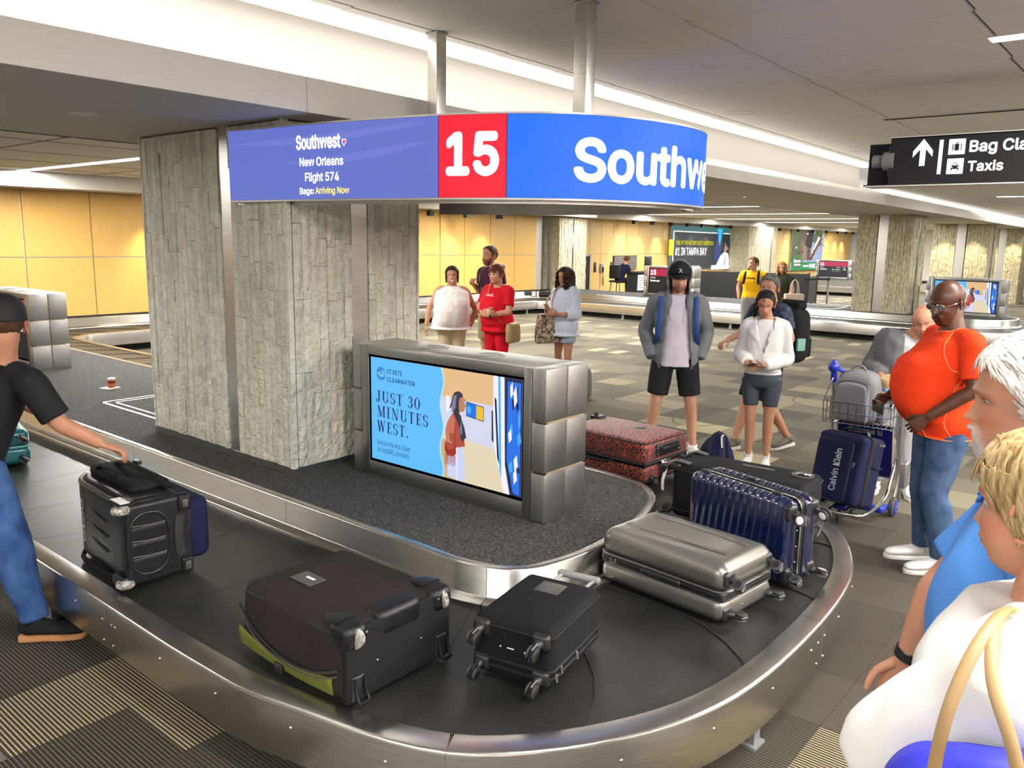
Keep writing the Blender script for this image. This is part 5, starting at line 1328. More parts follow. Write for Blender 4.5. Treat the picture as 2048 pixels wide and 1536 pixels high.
mb = rbox((.05, .012, .035), .004, 2, 1, c=(.03, W / 2 + .03, .03)); obj('side_buckle', mb, M['black'], c)
# moulded base at the near end
mb = rbox((.03, W + .004, H * .98), .014, 3, (1, 6, 4), c=(-L / 2 + .004, 0, H * .49)); base = obj('moulded_base', mb, M['fab_black'], c)
mb = rbox((.10, .22, .11), .035, 4, 3, c=(-L / 2 + .035, 0, H - .035)); obj('kick_plate', mb, M['tray'], c, label='scuffed plastic kick plate')
for yy in (W / 2 - .045, -W / 2 + .045):
    mb = rbox((.12, .11, .10), .035, 4, 2, c=(-L / 2 + .035, yy, H - .035)); hs_ = obj('wheel_housing', mb, M['tray'], c)
    mb = tube([(-L / 2 + .05, yy, H + .012), (-L / 2 + .11, yy, H + .010), (-L / 2 + .16, yy * .98, H + .002)], [(.05, .008), (.04, .006), (.01, .002)], 10, side=(0, 1, 0)); obj('corner_guard', mb, M['tray'], c)
    mb = disc_wheel((-L / 2 - .010, yy + math.copysign(.006, yy), H - .035), (-.35, math.copysign(1, yy) * .9, .1), .038, .026, n=26); wl = obj('wheel', mb, M['wheel_worn'], c, label='worn inline wheel')
    mb = disc_wheel((-L / 2 - .014, yy + math.copysign(.019, yy), H - .035), (-.35, math.copysign(1, yy) * .9, .1), .024, .006, n=18); obj('hub', mb, M['chrome'], wl)
    mb = MB(); _lathe_axis((-L / 2 - .026, yy - math.copysign(.035, yy), H - .02), (-1, 0, 0), [(.006, 0), (.004, .003), (0, .004)], 8, mb); obj('rivet', mb, M['chrome'], hs_)
for yy in (W / 2 - .05, -W / 2 + .05):
    mb = rbox((.02, .06, .10), .01, 2, 1, c=(-L / 2 - .008, yy, .055)); ft = obj('foot_bracket', mb, M['black'], c)
    mb = tube([(-L / 2 - .018, yy - .022, .10), (-L / 2 - .03, yy - .022, .04), (-L / 2 - .045, yy - .02, .016), (-L / 2 - .045, yy + .02, .016), (-L / 2 - .03, yy + .022, .04), (-L / 2 - .018, yy + .022, .10)], .007, 8, sub=2); obj('foot_loop', mb, M['tray'], ft)
mb = rbox((.13, .085, .004), .002, 2, 1, c=(.12, .08, H + .0105)); bd = obj('badge', mb, M['badge'], c)
mb = rbox((.05, .012, .002), .0008, 1, 1, c=(.11, .075, H + .0135)); obj('badge_mark', mb, M['tag'], bd)
for yy in (.12, -.1): mb = MB(); _lathe_axis((-L / 2 - .013, yy, H * .45), (-1, 0, 0), [(.006, 0), (.004, .003), (0, .004)], 8, mb); obj('rivet', mb, M['chrome'], c)

# ---- small black spinner with its handle pulled out
L, W, H = .47, .34, .235
d = thing('suitcase', 'small black spinner suitcase with an extended silver handle', 'suitcase', (2.436, 1.858, ZB + .008), math.radians(11))
mb = rbox((L, W, H), .035, 5, (12, 8, 6), c=(0, 0, H / 2), fn=lambda p: [p[0], p[1], p[2] + (.012 * max(0, 1 - (p[0] / .22) ** 2) * max(0, 1 - (p[1] / .16) ** 2) if p[2] > 0 else 0)]); obj('body', mb, M['fab_black'], d)
obj('piping', ring_tube(seam_loop(L, W, 0, H - .028, .035, 0, off_=.002), .0035, 6), M['black'], d)
for zz in (.045, .075): obj('zipper', ring_tube(seam_loop(L, W, 0, zz, .035, 0, off_=.003), .005, 6), M['black'], d)
mb = rbox((.10, .11, .003), .0015, 1, 1, c=(.10, .0, H + .011)); bd = obj('badge', mb, M['badge'], d)
for yy in (-.125, .125):
    for zz in (.045, H - .045):
        mb = rbox((.04, .075, .065), .018, 3, 1, c=(-L / 2 + .006, yy, zz)); obj('wheel_housing', mb, M['black'], d)
        caster(d, (-L / 2 - .012, yy, zz), (-1, 0, 0), (0, .2, -.97), .027)
for yy in (-.06, .045): mb = MB(); _lathe_axis((-L / 2 - .001, yy, H * .55), (-1, 0, 0), [(.006, 0), (.004, .003), (0, .004)], 8, mb); obj('rivet', mb, M['chrome'], d)
mb = rbox((.002, .03, .005), .001, 1, 1, c=(-L / 2 - .001, 0, H * .56)); obj('logo_bar', mb, M['tag'], d)
mb = MB()
for yy in (-.075, .075): tube([(L / 2 - .03, yy, H - .045), (L / 2 + .14, yy, H - .045)], [(.010, .006)] * 2, 8, mb, side=(0, 1, 0))
obj('telescopic_rod', mb, M['chrome'], d)
mb = rbox((.035, .20, .028), .012, 3, 1, c=(L / 2 + .15, 0, H - .045)); obj('handle_grip', mb, M['grey_pl'], d)
mb = rbox((.02, .24, .03), .008, 2, 1, c=(L / 2 + .002, 0, H - .035)); obj('handle_collar', mb, M['black'], d)
for (x, z_) in ((-L / 2 + .03, .062), (-L / 2 + .075, .075), (-.02, .07)): pull(d, (x, -W / 2 - .008, z_), (.3, 0, -1), M['joint'], .035, .010)

# ---- black wheeled duffel showing its moulded underside
L, W, H = .70, .33, .415
b = thing('wheeled_duffel', 'black wheeled duffel on its side showing a moulded tray with two scuffed wheels', 'bag', (1.805, 4.02, ZB + .008), math.radians(87))
def b_fn(p):
    x, y, z = p
    if x > .2: y -= (x - .2) * .35 if y > 0 else 0; z *= 1 - (x - .2) * .3
    return [x, y, z]
mb = rbox((L, W * .86, H), .05, 5, (14, 6, 10), c=(0, .0, H / 2), fn=b_fn); obj('body', mb, M['tray'], b)
# contoured end (near end) with oval ridge, grooves, feet
mb = rbox((.05, W * .98, H * .97), .024, 4, (1, 8, 8), c=(-L / 2 + .005, -.01, H / 2)); obj('end_tray', mb, M['tray'], b)
XE = -L / 2 - .021
pts = [(XE, .03 + .095 * math.cos(a), H / 2 + .155 * math.sin(a)) for a in np.linspace(-PI * .95, PI * .0 + .25, 20)] if False else [(XE, .045 + .10 * math.copysign(abs(math.cos(a)) ** .8, math.cos(a)), H / 2 + .15 * math.copysign(abs(math.sin(a)) ** .8, math.sin(a))) for a in np.linspace(0, 2 * PI, 36, endpoint=False)]
obj('oval_ridge', ring_tube(pts, .006, 8), M['tray'], b)
for k in (-1, 0, 1):
    mb = rbox((.012, .16, .022), .005, 2, 1, c=(XE + .004, .045, H / 2 + k * .075)); obj('tray_slot', mb, M['black'], b)
    mb = tube([(XE - .001, -.035, H / 2 + k * .075 + .014), (XE - .003, .05, H / 2 + k * .075 + .014), (XE - .001, .125, H / 2 + k * .075 + .022)], .003, 6, sub=3); obj('slot_ridge', mb, M['badge'], b)
mb = tube([(XE, -.115, H * .26), (XE - .004, -.10, H * .36), (XE - .004, -.10, H * .64), (XE, -.115, H * .74)], [(.022, .006)] * 4, 10, side=(0, 1, 0), sub=4); obj('grab_recess', mb, M['black_m'], b)
for zz in (.05, H - .05):
    mb = rbox((.03, .055, .075), .006, 2, 1, c=(XE + .002, -W / 2 + .035, zz)); fo = obj('corner_foot', mb, M['tray'], b, label='scuffed corner foot')
    mb = rbox((.008, .028, .040), .002, 1, 1, c=(XE - .015, -W / 2 + .035, zz)); obj('foot_inset', mb, M['badge'], fo)
# wheels at the near corner, axles upright
for zz, s in ((.012, -1), (H - .028, 1)):
    mb = rbox((.12, .10, .06), .02, 3, 1, c=(-L / 2 + .05, W / 2 - .035, zz + (.02 if s < 0 else 0))); obj('wheel_arch', mb, M['tray'], b)
    mb = MB(); _lathe_axis((-L / 2 + .0, W / 2 - .005, zz + (.015 if s < 0 else -.0)), (0, 0, 1), [(0, -.019), (.028, -.019), (.038, -.013), (.042, -.004), (.038, -.001), (.042, .003), (.038, .013), (.028, .019), (0, .019)], 28, mb); obj('wheel', mb, M['wheel_worn'], b, label='scuffed grey wheel')
mb = MB(); box((-L / 2 + .0, W / 2 - .05, H - .004), (-L / 2 + .11, W / 2 - .005, H + .0025), mb); obj('wheel_bracket', mb, M['tag'], b, label='pale metal wheel bracket')
# long side panel: raised ribs and lettering (mounted on the +y face, facing the viewer)
YS = W * .43 + .001
for k in (-1, 0, 1):
    mb = tube([(.08, YS - .004, H / 2 + k * .075 + .012), (-.02, YS + .003, H / 2 + k * .075 - .004), (-.12, YS + .003, H / 2 + k * .075 - .012)], [(.006, .005)] * 3, 8, sub=3); obj('side_rib', mb, M['badge'], b)
v, f_ = text_fit('OGIO', .23, .036, bold=.02)
mbt = flat_map(v, f_, lambda p, q: (.19 - q, YS + .002, H / 2 + .115 - p)); obj('lettering', mbt, M['tag'], b, smooth=False)
mb = tube([(.33, .05, .02), (.2, W * .43 + .006, .008), (0, W * .44 + .01, .006), (-.25, W * .44, .012)], [(.012, .014)] * 4, 8, sub=4); obj('edge_welt', mb, M['fab_black'], b)
mb = tube([(.34, .06, H - .02), (.2, W * .40, H - .012), (0, W * .43, H - .01), (-.24, W * .43, H - .012)], [(.012, .012)] * 4, 8, sub=4); obj('edge_welt', mb, M['badge'], b)
# top side with handles and straps, and the dark blue front pocket
mb = rbox((.52, .20, .05), .024, 3, 2, c=(.06, -.05, H + .010)); obj('top_pocket', mb, M['fab_black'], b)
mb = tube([(.22, .03, H + .01), (.18, .035, H + .055), (-.02, .03, H + .055), (-.07, .025, H + .01)], [(.018, .006)] * 4, 8, sub=4, side=(0, 1, 0)); obj('carry_handle', mb, M['fab_black'], b)
mb = tube([(.30, -.08, H + .02), (.12, -.06, H + .065), (-.10, -.09, H + .05), (-.28, -.11, H + .01)], [(.02, .005)] * 4, 8, sub=4, side=(0, 1, 0)); obj('strap', mb, M['fab_black'], b)
for i in range(7):
    mb = rbox((.028, .012, .002), .0008, 1, 1, c=(.12 - i * .042, -.07 - .004 * i, H + .063 - .0045 * abs(i - 2))); obj('strap_mark', mb, M['tag'], b)
mb = rbox((.055, .03, .02), .006, 2, 1, c=(.14, -.13, H + .05)); obj('buckle', mb, M['black'], b)
mb = rbox((.60, .15, H * .76), .05, 4, (10, 3, 6), c=(-.04, -W * .43 - .065, H * .49)); obj('front_pocket', mb, M['fab_navy'], b)

# ---- teal suitcase behind the man in the cap
t = thing('suitcase', 'teal hardshell suitcase lying flat on the belt beside the man in the cap', 'suitcase', (2.05, 6.62, ZB + .008), math.radians(78))
mb = rbox((.56, .40, .13), .04, 4, 6, c=(0, 0, .065)); obj('bottom_shell', mb, M['teal_shell'], t); mb = rbox((.56, .40, .13), .04, 4, 6, c=(0, 0, .185)); obj('top_shell', mb, M['teal_shell'], t)
mb = rbox((.44, .28, .012), .006, 2, 1, c=(0, 0, .250)); obj('top_panel', mb, M['teal_light'], t)
mb = rbox((.55, .39, .02), .01, 2, 1, c=(0, 0, .126)); obj('zipper_band', mb, M['teal_light'], t)
for yy in (-.14, .14):
    for zz in (.05, .20): caster(t, (-.285, yy, zz), (-1, 0, 0), (0, -.6, -.5), .028)

# ---- drawstring bag beside the belt
t = thing('drawstring_bag', 'dark navy drawstring bag slumped on the belt edge behind the black suitcase', 'bag', (5.22, 2.42, ZB), math.radians(40))
prof = [(0, .11, .09), (.03, .15, .12), (.12, .155, .125), (.22, .13, .10), (.30, .10, .06), (.345, .085, .025)]
mb = tube([(0, .02 * math.sin(z * 9), z) for z, a, b_ in prof], [(a, b_) for z, a, b_ in prof], 28, side=(1, 0, 0), sub=5)
V = mb.v[0]
for i in range(len(V)):
    ang = math.atan2(V[i][1], V[i][0]); k = .010 * math.sin(ang * 5 + V[i][2] * 9) * min(1, V[i][2] * 6) + .007 * math.sin(ang * 11 + 2); rr_ = math.hypot(V[i][0], V[i][1]) + 1e-6
    V[i][0] *= 1 + k / rr_; V[i][1] *= 1 + k / rr_
obj('sack', mb, M['fab_navy'], t)
mb = tube([(-.07, 0, .34), (-.15, .02, .30), (-.18, .02, .15), (-.14, .02, .02)], .005, 6, sub=4); obj('cord', mb, M['black'], t)
mb = tube([(-.05, 0, .345), (-.12, .03, .345), (-.15, .03, .28)], .006, 6, sub=4); obj('cord', mb, M['joint'], t)
for x in (-.05, .03): mb = MB(); lathe((x, -.02, .33), [(.008, 0), (.01, .004), (.004, .006)], 10, mb); obj('eyelet', mb, M['chrome'], t)

# ---- pill bottle on a slip of paper, on the island
t = thing('medicine_bottle', 'small amber bottle standing on a white slip on the island carpet', 'bottle', (3.55, 8.02, .5125))
mb = MB(); lathe((0, 0, .001), [(0, 0), (.034, 0), (.037, .004), (.037, .07), (.030, .078)], 24, mb); obj('body', mb, mat('amber_plastic', (.30, .045, .01, 1), .15, coat=.5), t)
mb = MB(); lathe((0, 0, .074), [(.034, 0), (.035, .002), (.035, .018), (.031, .021), (0, .021)], 24, mb); obj('cap', mb, M['white_paper'], t)
mb = MB(); lathe((0, 0, .02), [(.0378, 0), (.0378, .022)], 24, mb); obj('label_band', mb, mat('amber_label', (.55, .14, .03, 1), .5), t)
t2 = thing('paper_slip', 'white slip of paper under the amber bottle', 'paper', (3.53, 8.02, .5118), .3); mb = MB(); box((-.07, -.07, 0), (.07, .07, .0008), mb); obj('sheet', mb, M['white_paper'], t2, False)

# ================================================================== LUGGAGE CART AND ITS LOAD
M['cart_blue'] = mat('cart_blue_plastic', (.012, .035, .42, 1), .3, coat=.4)
M['panel_blue'] = mat('cart_panel_navy', (.006, .008, .10, 1), .35)
ct = thing('luggage_cart', 'steel luggage cart with blue handle ends and a navy panel', 'cart', (0, 0, 0))
def T3(pts, r, m, name, n=8, sub=4, parent=None, **k): return obj(name, tube(pts, r, n, sub=sub, **k), m, parent or ct)
yl, yr = 2.05, 1.55
for y in (yl, yr):
    T3([(6.52, y, .08), (6.46, y, .30), (6.40, y, .70), (6.34, y, 1.0)], [(.016, .022)] * 4, M['steel_light'], 'upright', side=(0, 1, 0))
    T3([(6.345, y, .97), (6.33, y, 1.06)], .024, M['cart_blue'], 'handle_sleeve', 14, 2)
    mb = MB(); v = [];
    mb = tube([(6.33, y, 1.045), (6.325, y, 1.06), (6.322, y, 1.075), (6.32, y, 1.10), (6.318, y, 1.125)], [.020, .036, .042, .040, .018], 16, sub=3, rcap=True); obj('handle_ball', mb, M['cart_blue'], ct)
T3([(6.33, yl, 1.08), (6.52, yl - .10, 1.0), (6.56, (yl + yr) / 2, .985), (6.52, yr + .10, 1.0), (6.33, yr, 1.08)], .016, M['cart_blue'], 'handle_bar', 10)
for dx, y in ((0, yl), (0, yr)): T3([(6.38, y, .80), (6.46, y, .92), (6.50, y, 1.0)], .006, M['chrome'], 'brace', 6)
# wire basket
bk = bpy.data.objects.new('wire_basket', MB().mesh('wire_basket', M['chrome'])); C.objects.link(bk); bk.parent = ct
for zz, dx in ((.86, .0), (.78, .01), (.695, .03)):
    T3([(6.42, yl - .01, zz), (6.12 + dx, yl - .01, zz), (6.12 + dx, yr + .01, zz), (6.42, yr + .01, zz)], .005, M['chrome'], 'basket_wire', 6, 1, bk)
for i in range(9):
    y = yl - .01 + (yr - yl + .02) * i / 8; T3([(6.12, y, .86), (6.135, y, .695), (6.16, y, .685), (6.42, y, .685)], .0035, M['chrome'], 'basket_wire', 5, 1, bk)
for y in (yl - .01, yr + .01):
    for x in (6.2, 6.28, 6.36): T3([(x, y, .86), (x, y, .69)], .0035, M['chrome'], 'basket_wire', 5, 1, bk)
for y in (yl, yr): T3([(6.34, y, 1.02), (6.12, y - .01 if y > 1.8 else y + .01, .86)], .005, M['chrome'], 'basket_stay', 6, 1)
# panel
def pq(u, v, d=0.): return (6.375 + .10 * (1 - v) - d, yl - .045 - u * (yl - yr - .09), .26 + v * .42)
v, f_ = quad2(0, 0, 1, 1, 1, 1); obj('advert_panel', slab_mesh(v, f_, lambda a, q, tt: pq(a, q, tt), .02), M['panel_blue'], ct, False)
for (u0, v0, u1, v1) in ((-.012, -.012, .012, 1.012), (.988, -.012, 1.012, 1.012), (-.012, -.012, 1.012, .012), (-.012, .988, 1.012, 1.012)):
    v, f_ = quad2(u0, v0, u1, v1); obj('panel_frame', slab_mesh(v, f_, lambda a, q, tt: pq(a, q, .018 + tt), .006), M['white_p'], ct, False)
v, f_ = text_fit('Welcome to', .62, None, bold=.02); v = v * (1, 1.0)
obj('lettering', flat_map(v * (1, 1.25), f_, lambda a, q: pq(.20 + a, .80 + q, .0215)), M['white_paper'], ct, smooth=False)
# chassis
T3([(6.50, yl - .03, .20), (6.40, yl - .02, .165), (5.75, yl - .02, .16), (5.68, yl - .10, .16), (5.66, (yl + yr) / 2, .16), (5.68, yr + .10, .16), (5.75, yr + .02, .16), (6.20, yr + .02, .165), (6.38, yr + .03, .30), (6.46, yr + .03, .42)], .013, M['chrome'], 'base_tube', 10)
for y in (1.70, 1.80, 1.90): T3([(5.68, y, .165), (6.45, y, .17)], .008, M['chrome'], 'base_bar', 6, 1)
for (x, y) in ((6.36, yr), (6.36, yl)):
    mb = disc_wheel((x, y - .005, .075), (0, 1, 0), .075, .04, n=30, bev=.15); wl = obj('rear_wheel', mb, M['rubber'], ct)
    for sd in (-.0215, .0215): mb = disc_wheel((x, y - .005 + sd, .075), (0, 1, 0), .052, .008, n=24); obj('hub', mb, M['cart_blue'], wl)
    mb = disc_wheel((x, y - .03, .075), (0, 1, 0), .014, .012, n=12); obj('axle_cap', mb, M['chrome'], wl)
    T3([(x + .01, y, .09), (x + .08, y, .20), (x + .11, y, .33)], [(.012, .03)] * 3, M['steel_light'], 'wheel_bracket', side=(0, 1, 0))
mb = rbox((.12, .06, .035), .012, 3, 1, c=(6.24, yr + .04, .085)); obj('brake_shoe', mb, M['cart_blue'], ct)
mb = rbox((.05, .28, .05), .015, 3, 1, c=(6.12, yr + .14, .105)); obj('front_axle', mb, M['cart_blue'], ct)
mb = disc_wheel((5.95, 1.80, .055), (0, 1, 0), .055, .032, n=22); obj('front_wheel', mb, M['rubber'], ct)
mb = rbox((.12, .09, .04), .015, 2, 1, c=(5.97, 1.80, .125)); obj('front_fork', mb, M['cart_blue'], ct)
mb = rbox((.10, .07, .20), .015, 2, 1, c=(6.50, yr - .02, .30)); obj('coin_box', mb, M['steel_light'], ct)

# navy softside on the cart, leaning back
L, W, H = .29, .36, .50
j = thing('suitcase', 'navy softside suitcase with large white lettering, leaning on the luggage cart', 'suitcase', (5.845, 1.785, .182), 0)
j.rotation_euler = (0, math.radians(12.5), math.radians(-13))
mb = rbox((L * .60, W, H), .035, 4, (4, 8, 10), c=(.07, 0, H / 2)); obj('body', mb, M['fab_navy'], j)
mb = rbox((L * .40, W - .004, H - .012), .035, 4, (3, 8, 10), c=(-.07, 0, H / 2)); obj('front_section', mb, M['fab_navy'], j)
def xz_loop(x, w, h, r, cz): return [(x, p[0], p[1] + cz) for p in seam_loop(w, h, 0, 0, r, 0)]
obj('zipper', ring_tube(xz_loop(-.012, W + .004, H + .002, .035, H / 2), .006, 6), M['black'], j); obj('zipper', ring_tube(xz_loop(-.034, W + .002, H, .035, H / 2), .004, 6), M['black'], j)
mb = rbox((.03, W * .74, H * .84), .012, 3, (1, 6, 8), c=(-.124, .03, H * .46)); fp = obj('front_pocket', mb, M['fab_navy'], j)
obj('pocket_zipper', ring_tube(xz_loop(-.134, W * .75, H * .85, .03, H * .46) if False else [(-.132, p[1] + .03, p[2]) for p in xz_loop(0, W * .75, H * .85, .03, H * .46)], .0035, 6), M['black'], j)
v, f_ = text_fit('Calvin Klein', .30, .052, bold=.012)
obj('lettering', flat_map(v, f_, lambda a, q: (-.1405, -.03 + q, .085 + a)), M['tag'], j, smooth=False)
mb = tube([(.05, .10, H + .005), (.05, .07, H + .035), (.05, -.07, H + .035), (.05, -.10, H + .005)], [(.016, .008)] * 4, 8, sub=4, side=(1, 0, 0)); obj('top_handle', mb, M['black'], j)
for (y, z_) in ((-.13, H * .62), (-.155, H * .42)): pull(j, (-.14 if y > -.14 else -.10, y, z_), (0, .1, -1), M['chrome'], .035, .012, (0, 1, 0))
pull(j, (-.10, .10, H + .004), (0, 1, 0.1), M['chrome'], .03, .01, (1, 0, 0))
mb = rbox((.085, .002, .022), .001, 1, 1, c=(.10, -W / 2 - .001, H - .04)); bg = obj('side_badge', mb, M['black'], j)
v, f_ = text_fit('Calvin Klein', .07, None, bold=.01); obj('lettering', flat_map(v, f_, lambda a, q: (.065 + a, -W / 2 - .0025, H - .046 + q)), M['tag'], bg, smooth=False)
mb = tube([(-.0, -W / 2 - .006, .30), (.05, -W / 2 - .010, .292), (.15, -W / 2 - .006, .295)], [(.010, .004)] * 3, 6, sub=3); obj('side_welt', mb, M['fab_black'], j)
for yy in (-.13, .13): caster(j, (-.02, yy, .004), (0, 0, -1), (-.9, 0, 0), .014)

# grey backpack in the basket
k = thing('backpack', 'grey backpack riding in the wire basket of the luggage cart', 'backpack', (6.275, 1.835, .692), math.radians(-4))
def bp_fn(p):
    x, y, z = p; t_ = (z + .20) / .40; y *= 1 - .20 * max(0, t_ - .55) ** 1.2 * 1.6; x *= 1 - .25 * max(0, t_ - .6)
    if z > .1: z -= .05 * (abs(y) / .16) ** 2
    return [x, y, z]
mb = rbox((.21, .33, .40), .07, 5, (4, 8, 10), c=(0, 0, .20), fn=bp_fn); obj('body', mb, M['fab_grey'], k)
mb = rbox((.06, .25, .30), .028, 4, (2, 6, 8), c=(-.105, .01, .17), fn=bp_fn); obj('front_pocket', mb, M['fab_grey'], k)
obj('pocket_zipper', tube([(-.118, .12, .03), (-.122, .122, .20), (-.118, .10, .31), (-.118, -.08, .31), (-.122, -.105, .20), (-.118, -.10, .03)], .0035, 6, sub=5), M['black'], k)
obj('main_zipper', tube([(-.06, .155, .05), (-.062, .155, .24), (-.055, .10, .375), (-.05, -.08, .375), (-.062, -.145, .24), (-.06, -.15, .05)], .004, 6, sub=5), M['black'], k)
mb = tube([(-.03, .06, .40), (-.03, .03, .43), (-.03, -.02, .43), (-.03, -.05, .40)], .008, 8, sub=4); obj('grab_loop', mb, M['fab_grey'], k)
mb = rbox((.12, .06, .16), .025, 3, 2, c=(.0, -.18, .10)); obj('bottle_pocket', mb, M['fab_grey'], k)
for (y, z_) in ((-.095, .27), (-.10, .21), (.118, .25)): pull(k, (-.128, y, z_), (0, 0, -1), M['chrome'], .03, .008, (0, 1, 0))
wb = thing('water_bottle', 'clear water bottle with a blue cap in the backpack pocket', 'bottle', (6.275, 1.655, .80))
M['clear'] = mat('clear_plastic', (.75, .82, .88, 1), .08); M['clear'].node_tree.nodes['Principled BSDF'].inputs['Transmission Weight'].default_value = .85
mb = MB(); lathe((0, 0, 0), [(0, 0), (.028, 0), (.031, .006), (.031, .05), (.028, .056), (.031, .062), (.031, .11), (.018, .14), (.012, .146), (.012, .158)], 20, mb); obj('body', mb, M['clear'], wb)
mb = MB(); lathe((0, 0, .154), [(.015, 0), (.015, .018), (0, .019)], 16, mb); obj('cap', mb, mat('bottle_cap_blue', (.10, .30, .75, 1), .4), wb)
nb = thing('straw_hat', 'tan straw hat resting on top of the load, behind the grey backpack', 'hat', (6.36, 1.66, .985), 0)
mb = MB(); lathe((0, 0, 0), [(.115, -.01), (.11, 0), (.072, .006), (.068, .05), (.05, .068), (0, .072)], 24, mb); obj('crown', mb, mat('straw', (.52, .35, .16, 1), .7, bump=.5, scale=150, bdist=.003), nb)
nb.rotation_euler = (0, math.radians(-20), 0)

# grey bag standing on the carpet behind the kiosk
t = thing('holdall', 'olive-grey bag standing on the carpet just past the kiosk corner', 'bag', (8.45, 5.93, 0), math.radians(20))
mb = rbox((.30, .36, .42), .08, 4, (4, 6, 8), c=(0, 0, .21), fn=lambda p: [p[0] * (1 - .3 * max(0, p[2])), p[1] * (1 - .6 * max(0, p[2])), p[2]]); obj('body', mb, mat('olive_grey_fabric', (.13, .13, .10, 1), .7, bump=.8, scale=30, bdist=.01), t)
obj('strap', tube([(-.16, -.05, .02), (-.165, -.04, .2), (-.14, -.02, .38), (0, 0, .47), (.1, .0, .40)], [(.014, .006)] * 5, 6, sub=4, side=(0, 1, 0)), M['black'], t)
# ================================================================== PEOPLE
def skin_mat(name, c, rough=.5):
    m, n, l, b = _nt(name)
    at = n.new('ShaderNodeAttribute'); at.attribute_name = 'tint'
    mx = n.new('ShaderNodeMix'); mx.data_type = 'RGBA'; mx.blend_type = 'MULTIPLY'; mx.inputs['Factor'].default_value = 1; mx.inputs['A'].default_value = c
    l.new(at.outputs['Color'], mx.inputs['B'])
    tc = n.new('ShaderNodeTexCoord'); t = n.new('ShaderNodeTexNoise'); t.inputs['Scale'].default_value = 22; t.inputs['Detail'].default_value = 6; l.new(tc.outputs['Object'], t.inputs[0])
    mr = n.new('ShaderNodeMapRange'); mr.inputs['From Min'].default_value = .3; mr.inputs['From Max'].default_value = .7; mr.inputs['To Min'].default_value = .88; mr.inputs['To Max'].default_value = 1.1; l.new(t.outputs[0], mr.inputs[0])
    m2 = n.new('ShaderNodeMix'); m2.data_type = 'RGBA'; m2.blend_type = 'MULTIPLY'; m2.inputs['Factor'].default_value = 1
    l.new(mx.outputs['Result'], m2.inputs['A']); l.new(mr.outputs[0], m2.inputs['B'])
    l.new(m2.outputs['Result'], b.inputs['Base Color']); b.inputs['Roughness'].default_value = rough
    b.inputs['Subsurface Weight'].default_value = .08; b.inputs['Subsurface Radius'].default_value = (.01, .004, .002)
    b.inputs['Specular IOR Level'].default_value = .35
    t2 = n.new('ShaderNodeTexNoise'); t2.inputs['Scale'].default_value = 160; l.new(tc.outputs['Object'], t2.inputs[0])
    bp = n.new('ShaderNodeBump'); bp.inputs['Strength'].default_value = .12; bp.inputs['Distance'].default_value = .003; l.new(t2.outputs[0], bp.inputs['Height']); l.new(bp.outputs[0], b.inputs['Normal'])
    return m
def hair_mat(name, c1, c2, rough=.5, scale=(60, 60, 6)):
    return mat(name, c1, rough, bump=.35, scale=2.5, col2=c2, vscale=1.6, stretch=scale, spec=.12, bdist=.006)
SK = dict(light=skin_mat('skin_light', (.58, .31, .20, 1)), tan=skin_mat('skin_tan', (.50, .25, .15, 1)), pink=skin_mat('skin_pink', (.60, .29, .18, 1)), dark=skin_mat('skin_dark', (.085, .032, .016, 1), .38), olive=skin_mat('skin_olive', (.46, .23, .13, 1)))
HR = dict(black=hair_mat('hair_black', (.010, .008, .008, 1), (.022, .018, .018, 1)), brown=hair_mat('hair_brown', (.045, .022, .012, 1), (.10, .050, .025, 1)), darkbrown=hair_mat('hair_dark_brown', (.020, .011, .008, 1), (.05, .026, .016, 1)),
          auburn=hair_mat('hair_auburn', (.075, .022, .012, 1), (.15, .05, .025, 1)), blonde=hair_mat('hair_blonde', (.20, .12, .045, 1), (.62, .46, .23, 1), .42), white=hair_mat('hair_white', (.40, .36, .32, 1), (.70, .66, .61, 1), .6),
          grey=hair_mat('hair_grey', (.05, .045, .045, 1), (.22, .20, .19, 1)), dblonde=hair_mat('hair_dark_blonde', (.20, .11, .045, 1), (.38, .22, .09, 1)))
def cloth(name, c, c2=None, rough=.85, vs=5, bump=.5, scale=220, var=.06):
    return mat(name, c, rough, bump=bump, scale=scale, col2=c2, var=var, vscale=vs, bdist=.0015, spec=.2)
